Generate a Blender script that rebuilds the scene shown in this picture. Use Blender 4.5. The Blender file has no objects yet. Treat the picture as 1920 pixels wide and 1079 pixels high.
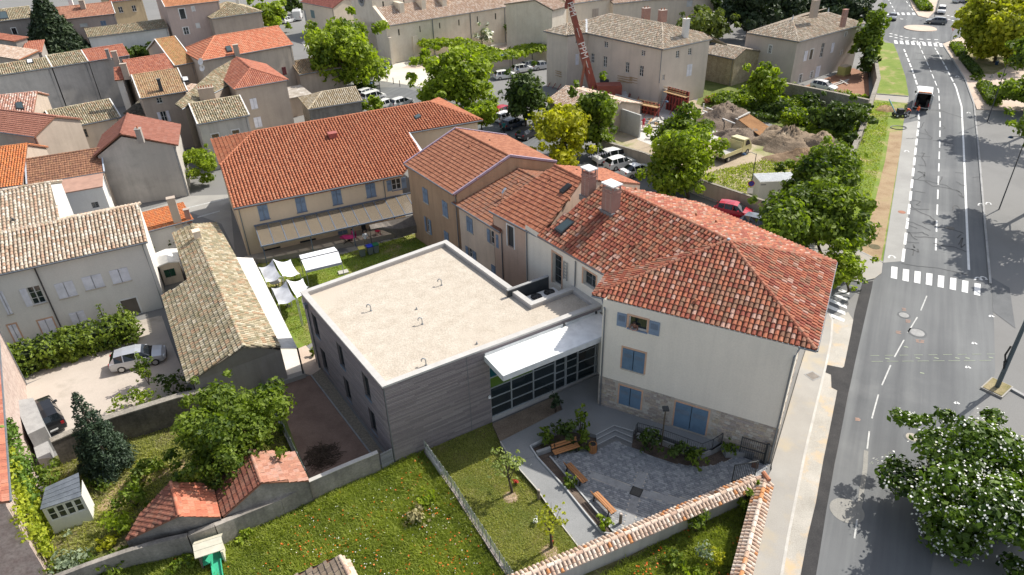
import bpy,bmesh,math,random
import numpy as np
from mathutils import Vector,Matrix
random.seed(7);RNG=np.random.default_rng(7)
S=bpy.context.scene;COL=S.collection
R=math.radians
# ------------------------------------------------------------------ camera
CF,CP,CR,CH=1307.0,R(31.88),R(-1.8),35.0
_f=np.array([0,math.cos(CP),-math.sin(CP)]);_r=np.array([1.0,0,0]);_u=np.array([0,math.sin(CP),math.cos(CP)])
_r2=math.cos(CR)*_r+math.sin(CR)*_u;_u2=-math.sin(CR)*_r+math.cos(CR)*_u
cd=bpy.data.cameras.new('camera');cam=bpy.data.objects.new('camera',cd);COL.objects.link(cam)
cd.sensor_fit='HORIZONTAL';cd.sensor_width=36.0;cd.lens=CF/1920*36;cd.clip_start=0.5;cd.clip_end=3000
m=Matrix.Identity(4)
for i in range(3):
 m[i][0]=_r2[i];m[i][1]=_u2[i];m[i][2]=-_f[i]
m[2][3]=CH
cam.matrix_world=m;S.camera=cam
# ------------------------------------------------------------------ light
SUN_AZ,SUN_EL=R(33),R(46)
w=bpy.data.worlds.new('World');S.world=w;w.use_nodes=True
nt=w.node_tree;nt.nodes.clear()
sk=nt.nodes.new('ShaderNodeTexSky');sk.sky_type='NISHITA';sk.sun_disc=False
sk.sun_elevation=SUN_EL;sk.sun_rotation=math.pi/2-SUN_AZ;sk.air_density=1.0;sk.dust_density=2.0;sk.ozone_density=1.0
bg=nt.nodes.new('ShaderNodeBackground');bg.inputs[1].default_value=0.13
wo=nt.nodes.new('ShaderNodeOutputWorld')
hs=nt.nodes.new('ShaderNodeHueSaturation');hs.inputs['Saturation'].default_value=.6;nt.links.new(sk.outputs[0],hs.inputs['Color']);nt.links.new(hs.outputs[0],bg.inputs[0]);nt.links.new(bg.outputs[0],wo.inputs[0])
sd=bpy.data.lights.new('sun','SUN');sd.energy=4.2;sd.angle=R(0.53);sd.color=(1.0,0.945,0.86)
sun=bpy.data.objects.new('sun',sd);COL.objects.link(sun)
sdir=Vector((math.cos(SUN_AZ)*math.cos(SUN_EL),math.sin(SUN_AZ)*math.cos(SUN_EL),math.sin(SUN_EL)))
sun.rotation_euler=sdir.to_track_quat('Z','Y').to_euler();sun.location=(40,60,90)
S.view_settings.view_transform='Standard';S.view_settings.look='None';S.view_settings.gamma=1.0
S.view_settings.exposure=0.5;S.view_settings.use_curve_mapping=False
S.cycles.max_bounces=6;S.cycles.transparent_max_bounces=12
# ------------------------------------------------------------------ measuring: a photo point laid on a height or on a plane
def ray(x,y):
 return _f*CF+_r2*(x-960)-_u2*(y-539.5)
def P(x,y,z=0.0):
 v=ray(x,y);t=(CH-z)/-v[2]
 return Vector((v[0]*t,v[1]*t,z))
def PP(pts,z=0.0):return [P(a,b,z) for a,b in pts]
def on_wall(x,y,A,B):
 v=ray(x,y);t=(B-A).xy;Ln=t.length;t=t/Ln;n=Vector((t.y,-t.x))
 k=(n.x*A.x+n.y*A.y)/(n.x*v[0]+n.y*v[1])
 p=Vector((v[0]*k,v[1]*k));return (p-A.xy).dot(t),CH+v[2]*k
class Plane:
 def __init__(s,a,b,c):
  s.a=Vector(a);s.n=(Vector(b)-s.a).cross(Vector(c)-s.a).normalized()
  if s.n.z<0:s.n.negate()
 def hit(s,x,y):
  v=Vector(ray(x,y));o=Vector((0,0,CH));return o+v*((s.a-o).dot(s.n)/v.dot(s.n))
 def z(s,x,y):return s.a.z-(s.n.x*(x-s.a.x)+s.n.y*(y-s.a.y))/s.n.z
 def at(s,p):return Vector((p[0],p[1],s.z(p[0],p[1])))
# ------------------------------------------------------------------ objects
OFF={}
def thing(name,label,cat,loc=(0,0,0),group=None):
 o=bpy.data.objects.new(name,None);COL.objects.link(o);o.location=loc;o.empty_display_size=.3
 o['label']=label;o['category']=cat
 if group:o['group']=group
 OFF[o.name]=Vector(loc);return o
def tag(o,label,cat,group=None):
 o['label']=label;o['category']=cat
 if group:o['group']=group
 return o
def offset(p):return OFF.get(p.name,Vector((0,0,0))) if p else Vector((0,0,0))
def link(name,me,parent=None,kind=None):
 o=bpy.data.objects.new(name,me);COL.objects.link(o)
 if parent:o.parent=parent;OFF[o.name]=offset(parent)
 if kind:o['kind']=kind
 return o
def copy_tree(o,parent=None):
 c=o.copy();COL.objects.link(c)
 if parent:c.parent=parent
 for ch in o.children:copy_tree(ch,c)
 return c
class MB:
 def __init__(s):s.v=[];s.f=[];s.mi=[];s.r=[];s.m=0;s.rv=0.0
 def add(s,vs,fs):
  k=len(s.v);s.v+=[tuple(q) for q in vs]
  for f in fs:s.f.append([k+i for i in f]);s.mi.append(s.m);s.r.append(s.rv)
  return s
 def poly(s,pts):return s.add(pts,[list(range(len(pts)))])
 def box(s,x0,y0,z0,x1,y1,z1):
  return s.add([(x0,y0,z0),(x1,y0,z0),(x1,y1,z0),(x0,y1,z0),(x0,y0,z1),(x1,y0,z1),(x1,y1,z1),(x0,y1,z1)],
                     [(3,2,1,0),(4,5,6,7),(0,1,5,4),(1,2,6,5),(2,3,7,6),(3,0,4,7)])
 def obox(s,o,t,n,u0,u1,d0,d1,z0,z1):
  q=lambda u,d,z:(o.x+t.x*u+n.x*d,o.y+t.y*u+n.y*d,z)
  return s.add([q(u0,d1,z0),q(u1,d1,z0),q(u1,d0,z0),q(u0,d0,z0),q(u0,d1,z1),q(u1,d1,z1),q(u1,d0,z1),q(u0,d0,z1)],
                     [(3,2,1,0),(4,5,6,7),(0,1,5,4),(1,2,6,5),(2,3,7,6),(3,0,4,7)])
 def prism(s,pts,z0,z1):
  n=len(pts);a=0
  for i in range(n):
   p,q=pts[i],pts[(i+1)%n];a+=p[0]*q[1]-q[0]*p[1]
  if a<0:pts=pts[::-1]
  vs=[(p[0],p[1],z0) for p in pts]+[(p[0],p[1],z1) for p in pts]
  return s.add(vs,[list(range(n))[::-1],list(range(n,2*n))]+[(i,(i+1)%n,n+(i+1)%n,n+i) for i in range(n)])
 def slab(s,pts,th):
  n=len(pts);vs=[tuple(p) for p in pts]+[(p[0],p[1],p[2]-th) for p in pts]
  return s.add(vs,[list(range(n)),list(range(n,2*n))[::-1]]+[(i,n+i,n+(i+1)%n,(i+1)%n) for i in range(n)])
 def bar(s,a,b,w,h=None):
  a,b=Vector(a),Vector(b);h=h or w;d=(b-a)
  if d.length<1e-6:return s
  d.normalize();x=d.cross(Vector((0,0,1)))
  x=Vector((1,0,0)) if x.length<1e-3 else x.normalized();y=x.cross(d);x*=w/2;y*=h/2
  return s.add([a-x-y,a+x-y,a+x+y,a-x+y,b-x-y,b+x-y,b+x+y,b-x+y],
                     [(0,1,2,3),(7,6,5,4),(0,4,5,1),(1,5,6,2),(2,6,7,3),(3,7,4,0)])
 def tube(s,path,rad,n=6,cap=True):
  path=[Vector(p) for p in path];rad=rad if isinstance(rad,(list,tuple)) else [rad]*len(path);k=len(s.v);rings=[]
  for i,p in enumerate(path):
   d=(path[min(i+1,len(path)-1)]-path[max(i-1,0)]).normalized()
   x=d.cross(Vector((0,0,1)));x=Vector((1,0,0)) if x.length<1e-2 else x.normalized();y=d.cross(x)
   rings.append([tuple(p+(x*math.cos(2*math.pi*j/n)+y*math.sin(2*math.pi*j/n))*rad[i]) for j in range(n)])
  fs=[(i*n+j,(i+1)*n+j,(i+1)*n+(j+1)%n,i*n+(j+1)%n) for i in range(len(path)-1) for j in range(n)]
  if cap:fs+=[list(range(n)),[(len(path)-1)*n+j for j in range(n)][::-1]]
  return s.add([p for r in rings for p in r],fs)
 def cyl(s,c,r,h,n=12,r2=None):
  r2=r if r2 is None else r2;c=Vector(c)
  vs=[(c.x+r*math.cos(2*math.pi*j/n),c.y+r*math.sin(2*math.pi*j/n),c.z) for j in range(n)]
  vs+=[(c.x+r2*math.cos(2*math.pi*j/n),c.y+r2*math.sin(2*math.pi*j/n),c.z+h) for j in range(n)]
  return s.add(vs,[list(range(n))[::-1],list(range(n,2*n))]+[(j,(j+1)%n,n+(j+1)%n,n+j) for j in range(n)])
 def mesh(s,name,mats,off=Vector((0,0,0)),smooth=False,rnd=False):
  me=bpy.data.meshes.new(name)
  me.from_pydata([(a-off.x,b-off.y,c-off.z) for a,b,c in s.v],[],s.f)
  for mm in (mats if isinstance(mats,(list,tuple)) else [mats]):me.materials.append(mm)
  if max(s.mi,default=0):me.polygons.foreach_set('material_index',s.mi)
  if rnd:me.attributes.new('rnd','FLOAT','FACE').data.foreach_set('value',s.r)
  if smooth:me.polygons.foreach_set('use_smooth',[True]*len(s.f))
  me.update();return me
 def build(s,name,mats,parent=None,kind=None,smooth=False,rnd=False):
  return link(name,s.mesh(name,mats,offset(parent),smooth,rnd),parent,kind)
def np_mesh(name,V,F,mat,parent=None,kind=None,rnd=None,smooth=False):
 off=offset(parent);V=np.asarray(V,np.float32)-np.array(off,np.float32);me=bpy.data.meshes.new(name)
 k=F.shape[1];me.vertices.add(len(V));me.vertices.foreach_set('co',V.ravel())
 me.loops.add(F.size);me.loops.foreach_set('vertex_index',F.ravel().astype(np.int32))
 me.polygons.add(len(F));me.polygons.foreach_set('loop_start',np.arange(0,F.size,k,dtype=np.int32))
 me.polygons.foreach_set('loop_total',np.full(len(F),k,np.int32))
 if rnd is not None:me.attributes.new('rnd','FLOAT','FACE').data.foreach_set('value',np.asarray(rnd,np.float32))
 me.polygons.foreach_set('use_smooth',np.full(len(F),bool(smooth)))
 me.materials.append(mat);me.update(calc_edges=True)
 return link(name,me,parent,kind)
# ------------------------------------------------------------------ materials
MATS={}
def _new(name):
 mt=bpy.data.materials.new(name);mt.use_nodes=True;nt=mt.node_tree
 b=nt.nodes['Principled BSDF'];return mt,nt,b
def _pos(nt):
 g=nt.nodes.new('ShaderNodeNewGeometry');return g.outputs['Position']
def _noise(nt,scale,detail=3,rough=.55,vec=None,sx=None):
 n=nt.nodes.new('ShaderNodeTexNoise');n.inputs['Scale'].default_value=scale;n.inputs['Detail'].default_value=detail;n.inputs['Roughness'].default_value=rough
 v=vec or _pos(nt)
 if sx:
  mp=nt.nodes.new('ShaderNodeVectorMath');mp.operation='MULTIPLY';mp.inputs[1].default_value=sx;nt.links.new(v,mp.inputs[0]);v=mp.outputs[0]
 nt.links.new(v,n.inputs['Vector']);return n.outputs['Fac']
def _ramp(nt,fac,stops,interp='LINEAR'):
 r=nt.nodes.new('ShaderNodeValToRGB');r.color_ramp.interpolation=interp;e=r.color_ramp.elements
 while len(e)<len(stops):e.new(0.5)
 for i,(p,c) in enumerate(stops):
  e[i].position=p;e[i].color=(*c,1) if len(c)==3 else c
 nt.links.new(fac,r.inputs[0]);return r.outputs[0]
def _mix(nt,fac,a,b,mode='MIX'):
 mx=nt.nodes.new('ShaderNodeMix');mx.data_type='RGBA';mx.blend_type=mode
 for sock,val in ((mx.inputs[0],fac),(mx.inputs[6],a),(mx.inputs[7],b)):
  if hasattr(val,'is_linked') or hasattr(val,'links'):nt.links.new(val,sock)
  elif isinstance(val,(int,float)):sock.default_value=val
  else:sock.default_value=(*val,1) if len(val)==3 else val
 return mx.outputs[2]
def _bump(nt,b,h,strength=.3,dist=.02):
 bp=nt.nodes.new('ShaderNodeBump');bp.inputs['Strength'].default_value=strength;bp.inputs['Distance'].default_value=dist
 nt.links.new(h,bp.inputs['Height']);nt.links.new(bp.outputs[0],b.inputs['Normal'])
def plain(name,col,rough=.6,metal=0.0,spec=None):
 if name in MATS:return MATS[name]
 mt,nt,b=_new(name);b.inputs['Base Color'].default_value=(*col,1);b.inputs['Roughness'].default_value=rough;b.inputs['Metallic'].default_value=metal
 n=_noise(nt,1.7,4);c=_ramp(nt,n,[(.3,[x*.86 for x in col]),(.7,[min(1,x*1.1) for x in col])]);nt.links.new(c,b.inputs['Base Color'])
 MATS[name]=mt;return mt
def rough_mat(name,stops,scale=.4,fine=14.0,fine_amt=.35,bump=.25,dist=.02,rough=.9,streak=0.0,stain=None,sscale=.25):
 """large noise ramp x fine grain; streak: weather runs down walls; stain: colour of patches"""
 if name in MATS:return MATS[name]
 mt,nt,b=_new(name);b.inputs['Roughness'].default_value=rough;b.inputs['Specular IOR Level'].default_value=.25
 c=_ramp(nt,_noise(nt,scale,5,.6),stops)
 g=_noise(nt,fine,4,.7);gr=_ramp(nt,g,[(.25,[1-fine_amt]*3),(.75,[1+fine_amt*.6]*3)]);c=_mix(nt,1.0,c,gr,'MULTIPLY')
 if streak:
  s=_ramp(nt,_noise(nt,1.0,4,.6,sx=(1.6,1.6,.12)),[(.45,(1,1,1)),(.75,[1-streak]*3)]);c=_mix(nt,1.0,c,s,'MULTIPLY')
 if stain:
  f=_ramp(nt,_noise(nt,sscale,6,.65),[(.52,(0,0,0)),(.66,(1,1,1))]);c=_mix(nt,f,c,stain)
 nt.links.new(c,b.inputs['Base Color'])
 if bump:_bump(nt,b,g,bump,dist)
 MATS[name]=mt;return mt
def wall_mat(name,col,var=.1,streak=.18,stain=None,bump=.15):
 return rough_mat(name,[(.3,[x*(1-var) for x in col]),(.7,[min(1,x*(1+var*.6)) for x in col])],scale=.5,fine=9,fine_amt=.08,bump=bump,dist=.01,streak=streak,stain=stain)
def tile_mat(name,cols,moss=None,moss_amt=.5,rough=.85,grain=.25):
 if name in MATS:return MATS[name]
 mt,nt,b=_new(name);b.inputs['Roughness'].default_value=rough;b.inputs['Specular IOR Level'].default_value=.3
 at=nt.nodes.new('ShaderNodeAttribute');at.attribute_name='rnd';oi=nt.nodes.new('ShaderNodeObjectInfo')
 ad=nt.nodes.new('ShaderNodeMath');ad.operation='ADD';nt.links.new(at.outputs['Fac'],ad.inputs[0]);nt.links.new(oi.outputs['Random'],ad.inputs[1])
 fr=nt.nodes.new('ShaderNodeMath');fr.operation='FRACT';nt.links.new(ad.outputs[0],fr.inputs[0])
 n=len(cols);c=_ramp(nt,fr.outputs[0],[(i/n,k) for i,k in enumerate(cols)],'CONSTANT')
 g=_ramp(nt,_noise(nt,11,4,.7),[(.3,[1-grain]*3),(.7,[1+grain*.5]*3)]);c=_mix(nt,1.0,c,g,'MULTIPLY')
 if moss:
  f=_ramp(nt,_noise(nt,2.2,6,.7),[(.62-moss_amt*.3,(0,0,0)),(.8-moss_amt*.2,(1,1,1))]);c=_mix(nt,f,c,moss)
 nt.links.new(c,b.inputs['Base Color']);MATS[name]=mt;return mt
def leaf_mat(name,dark,light,trans=.3,tip=None):
 if name in MATS:return MATS[name]
 mt,nt,b=_new(name);b.inputs['Roughness'].default_value=.55;b.inputs['Specular IOR Level'].default_value=.3
 at=nt.nodes.new('ShaderNodeAttribute');at.attribute_name='rnd'
 st=[(0.0,dark),(.85,light)]+([(.97,tip)] if tip else [])
 c=_ramp(nt,at.outputs['Fac'],st);nt.links.new(c,b.inputs['Base Color'])
 t=nt.nodes.new('ShaderNodeBsdfTranslucent');c2=_mix(nt,1.0,c,(1.5,1.6,.55),'MULTIPLY');nt.links.new(c2,t.inputs['Color'])
 ms=nt.nodes.new('ShaderNodeMixShader');ms.inputs[0].default_value=trans
 nt.links.new(b.outputs[0],ms.inputs[1]);nt.links.new(t.outputs[0],ms.inputs[2]);nt.links.new(ms.outputs[0],nt.nodes['Material Output'].inputs['Surface'])
 MATS[name]=mt;return mt
def glass_mat(name,col=(.02,.03,.035),rough=.05):
 if name in MATS:return MATS[name]
 mt,nt,b=_new(name);b.inputs['Base Color'].default_value=(*col,1);b.inputs['Roughness'].default_value=rough;b.inputs['Specular IOR Level'].default_value=.8
 MATS[name]=mt;return mt
# ------------------------------------------------------------------ tile roofs
def base_of(t):return MATS['eave_grey'] if any(k in t.name for k in ('moss','old','grey','chapel','striped','shed','dark','yellow')) else MATS['eave']
def tile_field(name,poly,e0,e1,mat,parent,style='canal',cw=.24,ex=.34,single=0,seed=1,kind='stuff',jit=.012):
 """courses of tiles over the planar 3-D polygon; columns run up the slope from the eave e0->e1.
 The `single` tiles nearest to the camera become objects of their own, the rest is one mesh."""
 rg=np.random.default_rng(seed);poly=[Vector(p) for p in poly]
 pl=Plane(poly[0],poly[1],poly[2]);n=pl.n;uu=Vector(e1)-Vector(e0);uu=(uu-n*uu.dot(n)).normalized();vv=n.cross(uu)
 if vv.z<0:vv.negate();uu.negate()
 o=Vector(e0);q=[((p-o).dot(uu),(p-o).dot(vv)) for p in poly];us=[a for a,b in q];u0,u1=min(us),max(us)
 v00=min(b for a,b in q);cells=[]
 nc=max(1,round((u1-u0)/cw));cwa=(u1-u0)/nc
 for k in range(nc):
  u=u0+(k+.5)*cwa;xs=[]
  for i in range(len(q)):
   (a,b),(c,d)=q[i],q[(i+1)%len(q)]
   if (a<=u) != (c<=u):xs.append(b+(u-a)*(d-b)/(c-a))
  xs.sort()
  for a,b in zip(xs[::2],xs[1::2]):
   j=math.floor((a-v00)/ex)
   while v00+j*ex<b-.04:
    lo=max(a,v00+j*ex);hi=min(b,v00+(j+1)*ex+.05)
    if hi-lo>.06:cells.append((u,lo,hi))
    j+=1
 if not cells:return None
 C=np.array(cells);N=len(C);rn=rg.random(N)
 if style=='canal':
  th=np.linspace(0,math.pi,5);cs=np.stack([-np.cos(th),np.sin(th)],1);lo_r,hi_r=cwa*.42,cwa*.34;lift0,lift1,zr=.045,.02,.85
 elif style=='roman':
  cs=np.array([(-1.0,.05),(-.35,.05),(-.15,.62),(.4,.8),(.95,.35),(1.05,.05)]);lo_r=hi_r=cwa*.5;lift0,lift1,zr=.03,.0,.6
 else:
  cs=np.array([(-1.0,.0),(-.2,.0),(.1,.22),(.7,.22),(.99,.0)]);lo_r=hi_r=cwa*.5;lift0,lift1,zr=.055,.0,.8
 m=len(cs);ju=rg.normal(0,jit,N);jz=rg.normal(0,.004,N)
 Vt=np.zeros((N,3*m,3));ux,vx,nx=np.array(uu),np.array(vv),np.array(n);o3=np.array(o)
 for row,(vv_i,rr,lf) in enumerate(((C[:,1],lo_r,lift0),(C[:,2],hi_r,lift1),(C[:,1],lo_r,lift0-.05))):
  for i in range(m):
   s_=1.0 if row<2 else .86
   uo=C[:,0]+ju+cs[i,0]*rr*s_;h=cs[i,1]*rr*zr*(1 if row<2 else .55)+lf+jz
   h=np.maximum(h,.004 if row<2 else-.02)
   Vt[:,row*m+i,:]=o3+uo[:,None]*ux+vv_i[:,None]*vx+h[:,None]*nx
 F1=np.array([(i,i+1,m+i+1,m+i) for i in range(m-1)]+[(2*m+i,2*m+i+1,i+1,i) for i in range(m-1)])
 sel=np.zeros(N,bool)
 if single:
  d=np.linalg.norm(Vt[:,0,:]-np.array([0,0,CH]),axis=1)
  full=(C[:,2]-C[:,1])>ex*.98
  d[~full]+=1e4;sel[np.argsort(d)[:single]]=True
 if single:
  off=np.array(offset(parent));idx=np.nonzero(sel)[0];i0=idx[0];base=Vt[i0,0,:].copy()
  me=bpy.data.meshes.new('tile');me.from_pydata([tuple(x) for x in (Vt[i0]-base)],[],[tuple(map(int,f)) for f in F1]);me.materials.append(mat);me.update()
  for i in idx:
   t=link('roof_tile',me,parent);t.location=tuple(Vt[i,0,:]-off)
 keep=~sel;Vk=Vt[keep].reshape(-1,3);K=keep.sum()
 F=(F1[None]+(np.arange(K)*3*m)[:,None,None]).reshape(-1,4)
 return np_mesh(name,Vk,F,mat,parent,kind,np.repeat(rn[keep],len(F1)))
def ridge_tiles(a,b,mat,parent,r=.14,step=.38,name='ridge_tiles',single=False):
 a,b=Vector(a),Vector(b);L=(b-a).length;n=max(1,round(L/step));mb=MB();d=(b-a).normalized();x=d.cross(Vector((0,0,1))).normalized();y=x.cross(d)
 if y.z<0:y.negate()
 for i in range(n):
  if single:mb=MB()
  p0=a+d*(L*i/n);p1=a+d*(L*(i+1)/n+.05);k=[]
  for p,rr,h in ((p0,r*1.08,.02),(p1,r*.94,0)):
   k+=[p+x*(-math.cos(t)*rr)+y*(math.sin(t)*rr*.9+h-.02) for t in [math.pi*j/5 for j in range(6)]]
  mb.rv=random.random();mb.add(k,[(j,j+1,7+j,6+j) for j in range(5)])
  mb.add(k[:6],[list(range(6))])
  if single:mb.build('ridge_tile',mat,parent,rnd=True)
 if not single:return mb.build(name,mat,parent,rnd=True)
# ------------------------------------------------------------------ walls with openings and windows
class Face:
 """a vertical wall face from A to B (left to right seen from outside)"""
 def __init__(s,A,B):
  s.A=Vector((A[0],A[1]));s.B=Vector((B[0],B[1]));s.t=(s.B-s.A).normalized();s.n=Vector((s.t.y,-s.t.x));s.L=(s.B-s.A).length
 def w(s,u,d,z):return (s.A.x+s.t.x*u+s.n.x*d,s.A.y+s.t.y*u+s.n.y*d,z)
 def px(s,x,y):return on_wall(x,y,Vector((*s.A,0)),Vector((*s.B,0)))
 def box(s,mb,u0,u1,d0,d1,z0,z1):return mb.obox(s.A,s.t,s.n,u0,u1,d0,d1,z0,z1)
 def panel(s,mb,u0,u1,z0,z1,holes,depth=.16):
  U=sorted({u0,u1,*[min(max(x,u0),u1) for h in holes for x in (h[0],h[2])]});Z=sorted({z0,z1,*[min(max(x,z0),z1) for h in holes for x in (h[1],h[3])]})
  for i in range(len(U)-1):
   for j in range(len(Z)-1):
    cu,cz=(U[i]+U[i+1])/2,(Z[j]+Z[j+1])/2
    if any(h[0]<cu<h[2] and h[1]<cz<h[3] for h in holes):continue
    mb.poly([s.w(U[i],0,Z[j]),s.w(U[i+1],0,Z[j]),s.w(U[i+1],0,Z[j+1]),s.w(U[i],0,Z[j+1])])
  for a,b,c,d in holes:
   for p,q in (((a,b),(c,b)),((c,b),(c,d)),((c,d),(a,d)),((a,d),(a,b))):
    mb.poly([s.w(p[0],0,p[1]),s.w(q[0],0,q[1]),s.w(q[0],-depth,q[1]),s.w(p[0],-depth,p[1])][::-1])
def proj(w):
 d=np.array(w,float)-[0,0,CH];z=d @ _f;return 960+CF*(d @ _r2)/z,539.5-CF*(d @ _u2)/z
def rect_px(F,x0,y0,x1,y1):
 """wall rectangle (u0, z0, u1, z1) whose outline spans the given box of the photograph"""
 a,z1=F.px(x0,y0);b,z0=F.px(x1,y1);v=np.array([min(a,b),min(z0,z1),max(a,b),max(z0,z1)]);r0=tuple(v);goal=np.array([x0,y0,x1,y1])
 def bb(q):
  p=np.array([proj(F.w(u,0,z)) for u in (q[0],q[2]) for z in (q[1],q[3])]);return np.array([*p.min(0),*p.max(0)])
 for _ in range(8):
  f0=bb(v);J=np.array([(bb(v+np.eye(4)[i]*1e-3)-f0)/1e-3 for i in range(4)]).T
  try:v=v+np.clip(np.linalg.solve(J,goal-f0),-1,1)
  except np.linalg.LinAlgError:return r0
 w_,h_=v[2]-v[0],v[3]-v[1];W0,H0=r0[2]-r0[0],r0[3]-r0[1]
 if np.abs(bb(v)-goal).max()<1.5 and w_>.3*W0 and h_>.4*H0:return tuple(float(q) for q in v)
 return r0
def ridge_pt(a,b,ze,px,pitch):
 t=(b-a).xy.normalized();n=Vector((-t.y,t.x));best=None
 for i in range(300):
  z=ze+.1+i*.02;p=P(*px,z);e=abs((z-ze)-(p-a).xy.dot(n)*math.tan(R(pitch)))
  if best is None or e<best[0]:best=(e,p)
 return best[1]
def window(F,rc,style,root,frame,shut=None,surround=None,bars=1,rows=2,depth=.16,sill=None,name='window'):
 """one window as a part of `root`: frame (the part) with panes, shutters, sill as sub-parts"""
 a,b,c,d=rc;g=MATS['glass'];mb=MB();D0,D1=-depth,-depth+.06;fw=.06
 if style in ('glass','open','half'):
  for r4 in ((a,a+fw,b,d),(c-fw,c,b,d),(a+fw,c-fw,b,b+fw),(a+fw,c-fw,d-fw,d)):F.box(mb,r4[0],r4[1],D0,D1,r4[2],r4[3])
  for k in range(1,bars+1):
   x=a+(c-a)*k/(bars+1);F.box(mb,x-fw*.7,x+fw*.7,D0,D1,b+fw,d-fw)
  for k in range(1,rows):
   z=b+(d-b)*k/rows
   for i in range(bars+1):
    x0=a+(c-a)*i/(bars+1)+fw;x1=a+(c-a)*(i+1)/(bars+1)-fw;F.box(mb,x0,x1,D0+.015,D1-.012,z-.02,z+.02)
 elif style=='dark':
  F.box(mb,a,c,D0,D0+.02,b,d)
 else:
  F.box(mb,a,c,D0,D0+.03,b,d)
 win=mb.build(name,frame,root)
 if style in ('glass','open','half'):
  for i in range(bars+1):
   x0=a+(c-a)*i/(bars+1)+.01;x1=a+(c-a)*(i+1)/(bars+1)-.01
   m2=MB();F.box(m2,x0,x1,D0+.012,D0+.022,b+.01,d-.01);m2.build('pane',g,win)
 if surround:
  m2=MB();s_=.14
  for r4 in ((a-s_,a,b-.02,d+s_),(c,c+s_,b-.02,d+s_),(a,c,d,d+s_)):F.box(m2,r4[0],r4[1],0.001,.022,r4[2],r4[3])
  m2.build('surround',surround,win)
 if sill:
  m2=MB();F.box(m2,a-.08,c+.08,.001,.1,b-.09,b-.002);m2.build('sill',sill,win)
 if shut:
  hw=(c-a)/2
  if style=='closed':
   rs=[(a-.02,a+hw-.025,.004,.05),(a+hw+.025,c+.02,.004,.05)]
  elif style in ('open','flap'):
   rs=[(a-hw-.04,a-.03,.025,.065),(c+.03,c+hw+.04,.025,.065)]
  elif style=='half':
   rs=[(a-hw-.04,a-.03,.025,.065)]
  else:rs=[]
  for x0,x1,d0,d1 in rs:
   m2=MB();F.box(m2,x0,x1,d0,d1,b+.01,d-.01)
   for zz in (b+(d-b)*.1,b+(d-b)*.84):F.box(m2,x0+.03,x1-.03,d1,d1+.014,zz,zz+.07)
   m2.m=1
   for i in range(6 if 'blue' in shut.name else 0):
    zz=b+(d-b)*(.6+.03*i);F.box(m2,x0+.09,x1-.09,d1,d1+.008,zz,zz+(d-b)*.014)
   m2.build('shutter',[shut,MATS['louvre']],win)
 return win
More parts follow.
